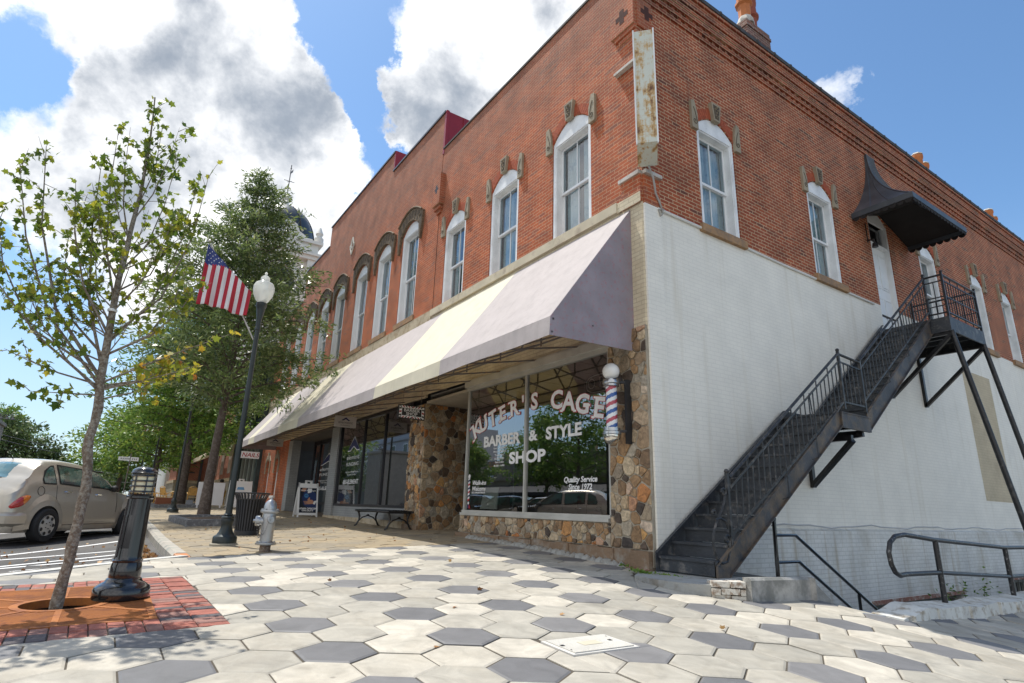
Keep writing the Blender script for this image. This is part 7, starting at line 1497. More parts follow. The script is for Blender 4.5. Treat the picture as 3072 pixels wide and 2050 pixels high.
# ================================================================== CARS
PAINTG = {}
def carpaint(n, c):
    if n not in PAINTG: PAINTG[n] = mat(n, c, .32, .45, var=.03, coat=.8)
    return PAINTG[n]
CGL = glass('car_glass', (.28, .48, .42), 1.6); RUB = mat('tyre_rubber', (.02, .02, .021), .8, var=.2); HUB = mat('wheel_cover', (.50, .50, .49), .35, .5); BLKT = mat('black_trim', (.012, .012, .013), .5); CHROME = mat('chrome', (.7, .7, .7), .1, 1)
def lerp_tab(tab, x):
    if x <= tab[0][0]: return tab[0][1]
    for (a, p), (b, q) in zip(tab, tab[1:]):
        if x <= b: t = (x-a)/(b-a); t = t*t*(3-2*t)*.5+t*.5; return p+(q-p)*t
    return tab[-1][1]
def car(name, label, loc, rz, paint, prof, halfw, belt, wb, wr, L_, side_gl, group=None, tail=True, retro=True):
    """x forward from the rear bumper (0..L_), z up; prof = roof/bonnet outline"""
    t = thing(name, label, 'car', loc, rz, group=group)
    rx = wb[0]; fx = wb[1]
    def hw(x): return lerp_tab(halfw, x)
    def zt(x): return lerp_tab(prof, x)
    def side(x, z):         # half width of the body at height z
        h = hw(x); b = lerp_tab(belt, x)
        if z < .32: return h*(.93+.07*max(0, (z-.16)/.16))
        if z < .62: return h*(1.0)
        if z < b: return h*(1-.07*((z-.62)/max(.05, b-.62))**1.6)
        top = max(zt(x), b+.02); k = min(1, (z-b)/max(.08, 1.58-b)); return h*.93-.22*k**1.15
    def ring(x):
        top = zt(x); b = min(lerp_tab(belt, x), top-.03); pts = []
        zs = [.19, .30, .45, .62, .62+(b-.62)*.5, b]
        for z in zs: pts.append((side(x, z), z))
        if top > b+.12:
            for k in (.33, .66, .86): z = b+(top-b)*k; pts.append((side(x, z), z))
            w = side(x, top-.05); pts += [(w*.93, top-.035), (w*.74, top-.008), (w*.4, top+.005), (0, top+.01)]
        else:
            w = side(x, b); 
            for k in (.985, .96, .92): pts.append((w*k, b+(top-b)*(1-k)*4))
            pts += [(w*.86, b+(top-b)*.5), (w*.66, b+(top-b)*.8), (w*.35, top), (0, top+.005)]
        return pts
    mb = MB(); n = 64; rings = []
    for i in range(n+1):
        x = L_*i/n; r = ring(x); rings.append([(x, y, z) for y, z in r]+[(x, -y, z) for y, z in r[-2::-1]])
    m_ = len(rings[0]); mb.smooth = True
    vs = [p for r in rings for p in r]; fs = []
    for i in range(n):
        for k in range(m_-1):
            xm = L_*(i+.5)/n; zmid = (rings[i][k][2]+rings[i+1][k+1][2])/2; skip = False
            fs.append((i*m_+k, (i+1)*m_+k, (i+1)*m_+k+1, i*m_+k+1))
    fs.append(tuple(range(m_))); fs.append(tuple(n*m_+k for k in range(m_-1, -1, -1)))
    mb.add(vs, fs); mb.smooth = False
    body = mb.build('body', paint, t); 
    # fenders, arches
    for wx in (rx, fx):
        for sg in (-1, 1):
            mb = MB()
            mb.smooth = True; N_ = 18; R1 = wr+.055; R2 = wr+(.16 if retro else .10)
            for k in range(N_):
                a, b = -.15+(PI+.3)*k/N_, -.15+(PI+.3)*(k+1)/N_
                y0 = hw(wx)+.004; q = lambda r, th, y: (wx+r*math.cos(th)*1.0, sg*y, wr+r*math.sin(th))
                mb.quad(q(R1, a, y0+.035), q(R1, b, y0+.035), q(R2, b, y0+.012), q(R2, a, y0+.012), 0); mb.quad(q(R2, a, y0+.012), q(R2, b, y0+.012), q(R2+.16, b, y0-.05), q(R2+.16, a, y0-.05), 0)
                mb.quad(q(R1, a, y0+.035), q(R1, b, y0+.035), q(R1-.01, b, y0-.2), q(R1-.01, a, y0-.2), 1)
            mb.smooth = False; mb.add([(wx+R1*math.cos(-.25+(PI+.5)*k/20), sg*(hw(wx)+.006), wr+R1*math.sin(-.25+(PI+.5)*k/20)) for k in range(21)], [tuple(range(21))], 1)  # black disc over the body, painted as the shaded wheel well
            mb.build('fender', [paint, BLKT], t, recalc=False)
    for wx in (rx, fx):
        for sg in (-1, 1):
            w = MB(); w.T = Matrix.Translation((wx, sg*(hw(wx)-.085), wr)) @ Matrix.Rotation(-sg*PI/2, 4, 'X')
            w.lathe([(wr-.13, .0), (wr-.02, -.01), (wr, .02), (wr, .16), (wr-.02, .185), (wr-.10, .19), (wr-.115, .16)], (0, 0, 0), 36); ty = w.build('wheel', RUB, t)
            h = MB(); h.T = w.T; h.lathe([(wr-.115, .165), (wr-.125, .185), (wr-.16, .178), (.09, .195), (.04, .20), (0, .20)], (0, 0, 0), 36, m=0)
            for k in range(7): a = 2*PI*k/7; h.lathe([(.0, .1865), (.032, .187), (.036, .183)], ((wr-.165)*math.cos(a), (wr-.165)*math.sin(a), .004), 8, m=1)
            for k in range(5): a = 2*PI*k/5; h.lathe([(0, .205), (.012, .204), (.012, .195)], (.06*math.cos(a), .06*math.sin(a), 0), 6, m=1)
            h.build('rim', [HUB, BLKT], ty)
    # glass, laid over the body as slightly proud curved panes with black surrounds
    def pane(poly, sg, off, m, mbb, n_=10):
        # poly: list of (x, z); sample as a fan grid so that the pane follows the body
        zs = [p[1] for p in poly]; z0, z1 = min(zs), max(zs); rows = []
        for j in range(n_+1):
            z = z0+(z1-z0)*j/n_; z = min(max(z, z0+1e-4), z1-1e-4); xs_ = []
            for (a, b) in zip(poly, poly[1:]+poly[:1]):
                if (a[1]-z)*(b[1]-z) < 0: xs_.append(a[0]+(b[0]-a[0])*(z-a[1])/(b[1]-a[1]))
            if len(xs_) >= 2: rows.append((z, min(xs_), max(xs_)))
        mbb.smooth = True
        for (za_, xa_, xb_), (zb_, xc_, xd_) in zip(rows, rows[1:]):
            for k in range(6):
                f = lambda u0, u1, z, k_: (u0+(u1-u0)*k_/6, sg*(side(u0+(u1-u0)*k_/6, z)+off), z)
                mbb.quad(f(xa_, xb_, za_, k), f(xa_, xb_, za_, k+1), f(xc_, xd_, zb_, k+1), f(xc_, xd_, zb_, k), m)
        mbb.smooth = False
    def grow(poly, g):
        cx_ = sum(p[0] for p in poly)/len(poly); cz_ = sum(p[1] for p in poly)/len(poly)
        return [(x+g*(1 if x > cx_ else -1), z+g*(1 if z > cz_ else -1)) for x, z in poly]
    for poly in side_gl:
        for sg in (-1, 1):
            mb = MB(); pane(grow(poly, .028), sg, .006, 1, mb); pane(poly, sg, .010, 0, mb); mb.build('side_window', [mat_cg, BLKT], t, recalc=False)
    return t, side, zt, hw, body
mat_cg = mat('tinted_car_window', (.05, .13, .11), .06, 0, c2=(.015, .02, .02), c2amt=.6, c2scale=3, coat=1, var=.3)
mat_rg = mat('rear_window_glass', (.10, .20, .22), .05, 0, c2=(.40, .50, .50), c2amt=.35, c2scale=4, coat=1, var=.3)
# retro tall hatchback, nose to the kerb; position from its rear wheel
PT_prof = [(0, .86), (.10, 1.02), (.30, 1.20), (.55, 1.46), (.80, 1.575), (1.25, 1.60), (1.8, 1.575), (2.25, 1.46), (2.55, 1.30), (2.85, 1.09), (3.1, 1.03), (3.6, .98), (3.95, .90), (4.15, .80), (4.29, .60)]
PT_hw = [(0, .62), (.10, .78), (.4, .83), (1.2, .84), (2.9, .83), (3.5, .76), (4.0, .64), (4.29, .45)]
PT_belt = [(0, .86), (.3, 1.06), (.8, 1.09), (2.6, 1.02), (3.2, .96), (4.29, .60)]
tan = carpaint('champagne_paint', (.50, .45, .37))
hd = math.radians(146.25); hv = Vector((math.cos(hd), math.sin(hd), 0)); lv = Vector((-hv.y, hv.x, 0))
rw = Vector((-9.3, -7.17, -.21)); org = rw-hv*.80+lv*.80
side_gl = [[(.70, 1.12), (.98, 1.12), (.98, 1.44), (.90, 1.44), (.76, 1.33), (.68, 1.2)], [(1.12, 1.11), (1.78, 1.09), (1.80, 1.46), (1.12, 1.47)], [(1.93, 1.085), (2.78, 1.06), (2.52, 1.25), (2.25, 1.42), (1.93, 1.46)]]
t, side, zt, hw, body = car('parked_car', 'champagne coloured tall retro hatchback parked nearest, behind the young tree trunk', tuple(org), hd, tan, PT_prof, PT_hw, PT_belt, (.80, 3.42), .315, 4.29, side_gl, group='cars parked nose to the kerb')
mb = MB()      # tailgate window on the sloping back
def back(u, s, off=.012): # s from 0 (bottom) to 1 (top)
    x = .27+(.60-.27)*s; z = zt(x)+.012; w = (.60-.10*s); xx = x+.10*abs(u)**2.4; return (xx-off*1.0, u*w, z+off*.7-.05*abs(u)**3)
for gpar, m_, o in ((1.10, 1, .006), (1.0, 0, .012)):
    for i in range(12):
        for j in range(8):
            f = lambda i, j: back((-1+2*i/12)*gpar, (.5+(j/8-.5)*gpar), o); mb.smooth = True; mb.quad(f(i, j), f(i+1, j), f(i+1, j+1), f(i, j+1), m_)
mb.build('rear_window', [mat_rg, BLKT], t, recalc=False)
mb = MB(); mb.tube([back(-.1, .02, .03), back(.25, .08, .035), back(.6, .06, .03)], .012, 5); mb.build('wiper', BLKT, t)
for sg in (-1, 1):
    mb = MB(); mb.T = Matrix.Translation((.13, sg*(hw(.13)-.035), .76)) @ Matrix.Rotation(sg*-.95, 4, 'Z') @ Matrix.Rotation(.45 if sg < 0 else .45, 4, 'Y')
    pr = [(0, .07)]+[(math.sin(a), .07*math.cos(a)) for a in [PI/2*i/6 for i in range(1, 7)]]
    vs = []; fs = []; n = 20
    mb.T = None; vs = [] ; c = Vector((.20, sg*(side(.2, .74)+.015), .745)); ax = Vector((.62, sg*.10, .52)).normalized(); bx_ = Vector((0, sg, 0)); cxv = ax.cross(bx_).normalized()
    for r, h in ((0, .05), (.4, .046), (.75, .032), (.95, .012), (1, -.03)):
        for k in range(n): a = 2*PI*k/n; vs.append(tuple(c+ax*(.185*r*math.cos(a))+cxv*(.082*r*math.sin(a))+bx_*(h-.01-abs(.10*r*math.cos(a))*.10+(-.10*r*math.cos(a)*-.35 if True else 0))))
    mb.smooth = True
    for j in range(4):
        for k in range(n): mb.add([vs[j*n+k], vs[j*n+(k+1) % n], vs[(j+1)*n+(k+1) % n], vs[(j+1)*n+k]], [(0, 1, 2, 3)], 1 if (math.cos(2*PI*k/n) > .15) else 0)
    mb.build('tail_light', [mat('tail_red', (.42, .01, .01), .12, coat=1), mat('tail_amber', (.75, .20, .01), .12, coat=1)], t)
mb = MB(); mb.smooth = True; pts = []
bump = [(x, y) for x, y in [(.34, .835), (.12, .80), (.02, .72), (-.05, .5), (-.07, .2), (-.07, -.2), (-.05, -.5), (.02, -.72), (.12, -.80), (.34, -.835)]]
for i in range(len(bump)-1):
    for z0, z1, o0, o1 in ((.30, .36, -.03, .03), (.36, .50, .03, .035), (.50, .56, .035, -.02), (.56, .57, -.02, -.08)):
        f = lambda p, o, z: (p[0]-o*(1 if abs(p[1]) < .78 else .3), p[1]*(1+o*.9/ .8 if abs(p[1]) > .6 else 1), z); mb.quad(f(bump[i], o0, z0), f(bump[i+1], o0, z0), f(bump[i+1], o1, z1), f(bump[i], o1, z1))
mb.build('rear_bumper', tan, t)
for (x, z) in ((1.22, .955), (2.16, .915)):
    for sg in (-1, 1): mb = MB(); y = side(x, z); mb.tube([(x, sg*(y+.005), z), (x+.03, sg*(y+.035), z+.004), (x+.16, sg*(y+.035), z), (x+.19, sg*(y+.005), z-.004)], .014, 6); mb.build('door_handle', CHROME, t)
for sg in (-1, 1):
    mb = MB(); y = side(2.62, 1.02); mb.lathe([(0, -.08), (.05, -.07), (.075, -.02), (.075, .03), (.05, .06), (0, .07)], (2.66, sg*(y+.10), 1.07), 12); mb.bar((2.66, sg*y, 1.03), (2.66, sg*(y+.08), 1.05), .03); mb.build('mirror', BLKT, t)
mb = MB()
for sg in (-1, 1):
    for x, za_, zb_ in ((1.02, .72, 1.09), (1.86, .33, 1.07), (2.92, .55, 1.0)):
        P = [(x+(.0 if z > .8 else 0), sg*(side(x, z)+.0015), z) for z in [za_+(zb_-za_)*k/6 for k in range(7)]]; mb.tube(P, .004, 4)
    P = [(1.02, .72), (1.14, .62), (1.24, .45), (1.27, .33)]; mb.tube([(x, sg*(side(x, z)+.002), z) for x, z in P], .004, 4); mb.tube([(x, sg*(side(x, .30)+.003), .31) for x in (1.27, 1.8, 2.4, 2.95)], .005, 4)
    mb.tube([(.62+.085*math.cos(k*PI/8), sg*(side(.62+.085*math.cos(k*PI/8), .96+.085*math.sin(k*PI/8))+.002), .96+.085*math.sin(k*PI/8)) for k in range(17)], .004, 4)
mb.build('panel_gap', BLKT, t)
mb = MB(); mb.tube([(.72, 0, 1.56), (.62, 0, 1.66)], .008, 5); mb.build('aerial', BLKT, t)
RCAR = t
# lower saloons beyond, and others that the shop windows mirror
SD_prof = [(0, .82), (.12, .96), (.75, 1.02), (1.05, 1.12), (1.55, 1.38), (2.1, 1.43), (2.7, 1.38), (3.2, 1.12), (3.45, .98), (4.2, .90), (4.55, .74), (4.68, .55)]
SD_hw = [(0, .70), (.15, .84), (1, .87), (3.6, .86), (4.3, .76), (4.68, .5)]; SD_belt = [(0, .82), (.6, .98), (3.3, .95), (4.68, .55)]
sgl = [[(1.22, 1.02), (2.02, 1.0), (2.02, 1.33), (1.62, 1.33)], [(2.12, 1.0), (3.12, .98), (2.68, 1.31), (2.12, 1.34)]]
def sedan(x, y, ang, paint, label, z=None):
    h_ = math.radians(ang); tt, *_ = car('parked_car', label, (x, y, S(x, y)-.03), h_, paint, SD_prof, SD_hw, SD_belt, (.85, 3.6), .32, 4.68, sgl, group='cars parked nose to the kerb', retro=False)
    mb = MB()
    for a, b in (((.98, .99), (1.50, 1.30)), ((3.28, 1.0), (2.82, 1.26))):
        for i in range(6):
            f = lambda u, v: (a[0]+(b[0]-a[0])*v, u*.60, lerp_tab(SD_prof, a[0]+(b[0]-a[0])*v)+.025); mb.quad(f(-1+i/3, 0), f(-1+(i+1)/3, 0), f(-1+(i+1)/3, 1), f(-1+i/3, 1))
    mb.build('windscreen', mat_cg, tt, recalc=False)
    for sg in (-1, 1):
        mb = MB(); mb.box(-.02, .12, sg*.60-.16, sg*.60+.16, .66, .80); mb.build('tail_light', mat('saloon_tail', (.35, .01, .01), .15), tt)
        mb = MB(); mb.lathe([(0, -.07), (.06, 0), (0, .07)], (3.0, sg*.95, .99), 10); mb.build('mirror', BLKT, tt)
    return tt
sedan(-12.0, -10.2, 146, carpaint('silver_beige_paint', (.42, .38, .32)), 'pale beige saloon parked just beyond the champagne hatchback')
sedan(-15.2, -10.4, 146, carpaint('black_paint', (.02, .02, .022)), 'black saloon parked third along the kerb')
sedan(-18.6, -10.5, 146, carpaint('black_paint', (.02, .02, .022)), 'black saloon parked fourth along the kerb')
sedan(-22.5, -10.4, 146, carpaint('white_car_paint', (.5, .5, .5)), 'farthest pale saloon parked along the kerb')
sedan(-3.5, -17.5, 170, carpaint('dark_red_paint', (.18, .02, .02)), 'dark red saloon parked across the street')
# ================================================================== FOLIAGE
def leaves(name, centers, dirs, size, tones, mats, parent, shape='blade', aspect=.28, world=True, kind=None, mi=None):
    n = len(centers); c = np.asarray(centers); d = np.asarray(dirs); d /= np.linalg.norm(d, axis=1)[:, None]+1e-9
    r = rng.normal(size=(n, 3)); s = np.cross(d, r); s /= np.linalg.norm(s, axis=1)[:, None]+1e-9; sz = np.asarray(size).reshape(-1, 1)
    if shape == 'blade': T = [(0, 0), (.45, -1), (1, 0), (.45, 1)]; T = [(a, b*aspect*.5) for a, b in T]
    else: T = [(0, 0), (.12, -.42), (.36, -.30), (.52, -.55), (.62, -.22), (1, 0), (.62, .22), (.52, .55), (.36, .30), (.12, .42)]
    nrm = np.cross(s, d); vs = []
    for a, b in T: vs.append(c+d*sz*a+s*sz*b-nrm*sz*(abs(b)*.25+a*a*.12))
    V = np.stack(vs, 1).reshape(-1, 3); k = len(T)
    if parent is not None and world: V = V-np.array(origin(parent))
    me = bpy.data.meshes.new(name); me.vertices.add(n*k); me.vertices.foreach_set('co', V.ravel()); me.loops.add(n*k); me.loops.foreach_set('vertex_index', np.arange(n*k)); me.polygons.add(n); me.polygons.foreach_set('loop_start', np.arange(n)*k); me.polygons.foreach_set('loop_total', np.full(n, k))
    for m in mats: me.materials.append(m)
    a = me.attributes.new('tone', 'FLOAT', 'FACE'); a.data.foreach_set('value', np.asarray(tones, dtype=np.float32)); me.update(calc_edges=True)
    o = bpy.data.objects.new(name, me); SC.collection.objects.link(o); o.parent = parent
    if kind: o['kind'] = kind
    return o
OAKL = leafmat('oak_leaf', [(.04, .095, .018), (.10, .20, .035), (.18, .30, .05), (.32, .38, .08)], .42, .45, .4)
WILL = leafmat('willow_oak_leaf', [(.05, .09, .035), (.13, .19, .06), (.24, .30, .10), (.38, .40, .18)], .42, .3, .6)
FARL = leafmat('far_leaf', [(.045, .08, .03), (.09, .14, .05), (.16, .20, .07)], .25)
MAPL = leafmat('maple_leaf', [(.06, .12, .018), (.15, .22, .028), (.27, .31, .035), (.50, .42, .04), (.55, .22, .05)], .48, .4, .4)
def big_tree(name, label, x, y, h, r0, z0, crown, nl, lm, leaf, group, seed, layers=True, taper=.75, bark=BARK2, lean=(0, 0), gaps=.0, droop=0):
    rs = np.random.default_rng(seed); g = G(x, y) if -60 < x < 12 and y > -12 else S(x, y)
    t = thing(name, label, 'tree', (x, y, g+.05), group=group)
    mb = MB(); pth = []; 
    for i in range(11): k = i/10; pth.append((x+lean[0]*k+.05*math.sin(k*9+seed), y+lean[1]*k+.05*math.cos(k*7+seed), g+.0+h*.96*k))
    mb.tube(pth, [r0*(1.25 if i == 0 else 1)*(1-.93*(i/10)**.9)+.01 for i in range(11)], 10)
    C_ = []; D_ = []; T_ = []; Sz = []
    nb = crown['n']
    for b in range(nb):
        f = (b+.5)/nb; z = z0+(h*.97-z0)*f**.92; rad = crown['r'](f)*rs.uniform(.62, 1.12); a = b*2.39996+rs.uniform(-.4, .4)
        base = Vector((x+lean[0]*z/h, y+lean[1]*z/h, g+z)); up = crown.get('up', .35); tip = base+Vector((math.cos(a)*rad, math.sin(a)*rad, rad*up*(1-f*.2)+rs.uniform(-.2, .3)-droop*rad))
        mid = base.lerp(tip, .5)+Vector((0, 0, rad*.06)); rb = max(.012, r0*.33*(1-f)**.8); mb.tube([base, mid, tip], [rb, rb*.6, .008], 5)
        m = int(nl/nb*(rad/crown['r'](.35))**1.2*1.1)+30; ncl = max(5, int(9*rad))
        cl = []
        for q in range(ncl):
            s_ = rs.uniform(.25, 1.08); p = base.lerp(tip, s_)+Vector((rs.normal()*.22*rad*.35, rs.normal()*.22*rad*.35, rs.normal()*.13*rad*.6)); cl.append((p, rs.uniform(.16, .42)*crown.get('cs', 1)))
        w_ = np.array([c[1]**2 for c in cl]); w_ /= w_.sum(); cnt = rs.multinomial(m, w_)
        for (p, cr), k in zip(cl, cnt):
            pts = rs.normal(size=(k, 3)); pts /= np.linalg.norm(pts, axis=1)[:, None]+1e-9; rad_ = cr*rs.uniform(.2, 1, size=(k, 1))**.6; pts = pts*rad_*np.array([1.35, 1.35, .6]); C_.append(pts+np.array(p)); 
            dd = rs.normal(size=(k, 3))*.8+np.array([math.cos(a), math.sin(a), -.15])*.8+pts*1.2; D_.append(dd); T_.append(np.clip(rs.normal(.46, .2, k)+(cr-.28)*.5+pts[:, 2]*.55+rs.normal()*.07, 0, 1)); Sz.append(rs.uniform(.75, 1.3, k)*leaf)  # tone rises up each clump, highlights on top put into leaf colour
    mb.build('trunk', bark, t, world=True)
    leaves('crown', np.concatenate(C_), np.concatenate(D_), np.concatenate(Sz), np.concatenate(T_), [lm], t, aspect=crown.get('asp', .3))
    return t
# tall willow oak beside the lamp, second tree behind it, others down the pavement
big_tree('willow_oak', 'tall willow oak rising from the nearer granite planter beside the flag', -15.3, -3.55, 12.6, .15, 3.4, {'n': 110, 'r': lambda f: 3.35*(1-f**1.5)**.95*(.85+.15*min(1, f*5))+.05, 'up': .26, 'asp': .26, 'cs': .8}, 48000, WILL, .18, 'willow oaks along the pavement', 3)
big_tree('willow_oak', 'broad spreading oak in the farther planter, left of the tall one', -28.6, -3.2, 11.5, .26, 3.0, {'n': 64, 'r': lambda f: 4.3*(1-f**1.3)**.75+.2, 'up': .10, 'asp': .34, 'cs': 1.7}, 30000, OAKL, .25, 'willow oaks along the pavement', 5)
big_tree('willow_oak', 'smaller oak beyond the cafe chairs', -43, -3.6, 9.0, .2, 2.6, {'n': 40, 'r': lambda f: 3.9*(1-f**1.3)**.75+.2, 'up': .12, 'asp': .34, 'cs': 1.8}, 12000, OAKL, .30, 'willow oaks along the pavement', 8)
big_tree('willow_oak', 'farthest oak near the white building', -57, -5.5, 8.0, .2, 2.2, {'n': 30, 'r': lambda f: 4.4*(1-f**1.3)**.75+.2, 'up': .12, 'asp': .4, 'cs': 2}, 7000, OAKL, .36, 'willow oaks along the pavement', 9)
# background trees, left horizon
for i, (az, d, h, r, kind) in enumerate(((-173.2, 62, 6.6, 3.6, 'large bushy tree at the left edge behind the car roof'), (-175.9, 66, 4.3, 2.3, 'small spiky tree beside the large bushy one'), (-178.0, 95, 4.2, 3.5, 'low tree seen just left of the young trunk'), (-179.7, 150, 7.8, 6.5, 'rounded distant tree right of the young trunk'), (-178.9, 175, 6.4, 9, 'low distant tree behind the utility wires'), (179.2, 120, 5.0, 5, 'yellow green low tree behind the bollard top'))):
    a = math.radians(az); x, y = 5.7+d*math.cos(a), -6.2+d*math.sin(a)
    big_tree('distant_tree', kind, x, y, h, .25, h*.12, {'n': 34, 'r': (lambda r: lambda f: r*(1-f**1.6)**.7+.1)(r), 'up': .4, 'asp': .45, 'cs': r*.45}, 5500, FARL, .16+d*.0028, 'trees along the left horizon', 20+i)
# utility wires
mb = MB()
def at_az(az, el, d): a = math.radians(az); return (5.7+d*math.cos(a), -6.2+d*math.sin(a), .68+d*math.tan(math.radians(el)))
WR = thing('utility_wires', 'thin utility wires crossing the sky above the parked cars', 'wires', at_az(-176, 4, 60))
for (e0, e1, d0, d1, a0_, a1_) in ((4.35, 3.0, 55, 70, -172, 178), (4.0, 2.6, 55, 70, -172, 178), (2.9, 1.75, 60, 80, -172, 177), (1.85, 1.2, 60, 80, -174, 176)):
    p, q = Vector(at_az(a0_, e0, d0)), Vector(at_az(a1_, e1, d1)); mb.tube([tuple(p.lerp(q, k/12)-Vector((0, 0, 1.2*math.sin(PI*k/12)*.3))) for k in range(13)], .022, 4)
mb.build('wire', SIGNGR, WR, world=True)
x, y, z = at_az(-178.55, 1.0, 64); t = thing('utility_pole', 'short dark utility pole behind the champagne car roof', 'pole', (x, y, 0)); mb = MB(); mb.tube([(0, 0, 0), (0, 0, 3.0)], .13, 8); mb.bar((0, -1, 2.7), (0, 1, 2.7), .1); mb.build('pole', BARK2, t)
# ---- young maple
def maple():
    rs = np.random.default_rng(11); bx_, by_ = -.40, -6.34; bx_, by_ = -.36, -6.37; g = G(bx_, by_)-.03
    t = thing('young_maple', 'young slender maple with mottled leaning trunk growing through the rusty grate', 'tree', (bx_, by_, g))
    n_ = Vector((bx_-5.70, by_+6.195, 0)).normalized(); R_ = Vector((n_.y, -n_.x, 0)); base = Vector((bx_, by_, g+.03))
    P = lambda s, z, d=0: base+R_*s+n_*d+Vector((0, 0, z))
    mb = MB(); tr = [(0, -.05), (.0, .02), (.006, .2), (.018, .32), (.001+.012, .45), (.02, .62), (.015, .75), (.022, .88), (.008, 1.0), (-.006, 1.1), (-.030, 1.2), (-.035, 1.3), (-.022, 1.42), (-.020, 1.56), (-.035, 1.68), (-.05, 1.81), (-.06, 2.1), (-.075, 2.4), (-.085, 2.73), (-.075, 3.0), (-.08, 3.2), (-.07, 3.6), (-.085, 4.07), (-.115, 4.45), (-.133, 4.64)]
    def rad(z): return (.041-.007*min(1, max(0, z)/1.6)+.0035*math.sin(z*17)) if z < 1.7 else max(.006, .034*(1-(z-1.7)/3.05)**.8)
    mb.tube([P(s, z) for s, z in tr], [rad(z)*(1.1 if z < .1 else 1) for s, z in tr], 12)
    C_ = []; D_ = []; T_ = []; Sz = []; 
    def branch(pts, r, leafden=60, yellow=0.0, size=.056, tw=True):
        pts = [Vector(p) for p in pts]; mb.tube(pts, [r*(1-.85*i/(len(pts)-1)) for i in range(len(pts))], 6)
        Lg = sum((b-a).length for a, b in zip(pts, pts[1:]))
        def along(f):
            q = f*(len(pts)-1); i = min(int(q), len(pts)-2); return pts[i].lerp(pts[i+1], q-i), (pts[i+1]-pts[i]).normalized()
        nt_ = int(Lg*8) if tw else 0
        for k in range(nt_):
            f = rs.uniform(.18, 1); p, d = along(f); sd_ = Vector(rs.normal(size=3)).normalized(); e = p+(d*.55+sd_*.75+Vector((0, 0, .12))).normalized()*rs.uniform(.10, .30)*(1.1-f*.3); mb.tube([p, p.lerp(e, .5)+Vector((0, 0, .008)), e], [.0032, .0025, .0012], 4)
            m = rs.integers(3, 7)
            for q in range(m):
                c = p.lerp(e, rs.uniform(.3, 1.0)); C_.append(c+Vector(rs.normal(size=3)*.014)); D_.append(rs.normal(size=3)*.7+np.array([0, 0, -.55])); T_.append(float(np.clip(rs.normal(.30+yellow*.27, .13+.06*yellow), 0, 1))); Sz.append(size*rs.uniform(.7, 1.3))
        for k in range(int(Lg*leafden*.35)):
            f = rs.uniform(.35, 1.02); p, d = along(min(f, 1)); C_.append(p+Vector(rs.normal(size=3)*.03)); D_.append(rs.normal(size=3)*.8+np.array([0, 0, -.4])); T_.append(float(np.clip(rs.normal(.30+yellow*.27, .13), 0, 1))); Sz.append(size*rs.uniform(.7, 1.3))
    def B_(s0, z0, s1, z1, d, bend=.12, **k):   # sweep outwards then up
        a = P(s0, z0); b = P(s1, z1, d); m1 = a.lerp(b, .33)+R_*((s1-s0)*bend)-Vector((0, 0, bend*.25*(z1-z0)))+n_*(d*bend); m2 = a.lerp(b, .68)+R_*((s1-s0)*bend*.8)-Vector((0, 0, bend*.2*(z1-z0)))
        r = k.pop('r', .011); branch([a, m1, m2, b], r, **k)
    B_(-.05, 1.75, -.97, 3.6, .10, .16, r=.016); B_(-.05, 1.8, -.80, 3.72, -.15, .22, r=.017); B_(-.05, 1.72, -1.08, 3.30, .35, .2, r=.013); B_(-.06, 1.85, -1.0, 2.75, -.3, .2, r=.012, yellow=.2)
    B_(-.06, 1.9, -.43, 3.93, .2, .2, r=.014); B_(-.06, 2.0, -.56, 3.25, .5, .25, r=.012); B_(-.07, 2.2, -.52, 3.35, -.45, .2, r=.012, yellow=.3)
    B_(-.05, 1.75, -.74, 1.98, .15, .1, r=.010, yellow=.3); B_(-.05, 1.66, -.50, 1.62, -.1, .0, r=.009, leafden=90, size=.068); B_(-.05, 1.7, -.64, 2.35, -.4, .1, r=.010, yellow=.3); B_(-.06, 1.95, -.85, 2.45, .45, .1, r=.009, yellow=.1)
    B_(-.04, 1.62, .42, 2.05, .1, .25, r=.009, yellow=.7); B_(-.05, 1.72, .55, 2.15, .3, .15, r=.010, yellow=.9); B_(-.05, 1.76, .93, 2.40, -.1, -.02, r=.011, yellow=1.3, leafden=30, size=.062); B_(-.05, 1.74, .72, 2.12, .45, .05, r=.009, yellow=1.4); B_(-.05, 1.70, .62, 1.98, -.3, .05, r=.008, yellow=1.1, leafden=35)
    B_(-.07, 2.1, .38, 3.95, .05, .28, r=.013, leafden=30); B_(-.07, 2.15, .44, 3.90, -.2, .32, r=.012, leafden=25); B_(-.07, 2.0, .45, 3.1, .4, .25, r=.012, yellow=.3); B_(-.08, 2.4, .22, 3.3, -.4, .2, r=.010, yellow=.2); B_(-.07, 2.0, .52, 2.75, -.35, .2, r=.010, yellow=.5)
    B_(-.08, 2.5, -.36, 4.28, .1, .2, r=.011); B_(-.085, 2.8, .16, 4.1, .15, .3, r=.009); B_(-.08, 3.1, -.26, 4.15, -.15, .2, r=.008); B_(-.08, 3.3, .12, 4.35, -.1, .2, r=.007); B_(-.08, 2.6, .28, 3.7, .3, .3, r=.009); B_(-.08, 2.3, -.35, 3.4, .5, .2, r=.009, yellow=.3); B_(-.09, 2.7, -.35, 3.3, -.4, .2, r=.009, yellow=.4)
    branch([P(-.08, 3.2), P(-.07, 3.6), P(-.085, 4.07), P(-.133, 4.64)], .008, leafden=90); branch([P(-.08, 3.4, .02), P(.0, 3.9, .05), P(-.02, 4.45, .1)], .007, leafden=70)
    for k in range(15):
        z = rs.uniform(1.9, 3.2); a = rs.uniform(0, 2*PI); r = rs.uniform(.25, .62); B_(-.07, z, -.07+r*math.cos(a), z+rs.uniform(.35, .75), r*math.sin(a), .15, r=.007, yellow=rs.uniform(0, .7))
    mb.build('trunk', BARK, t, world=True)
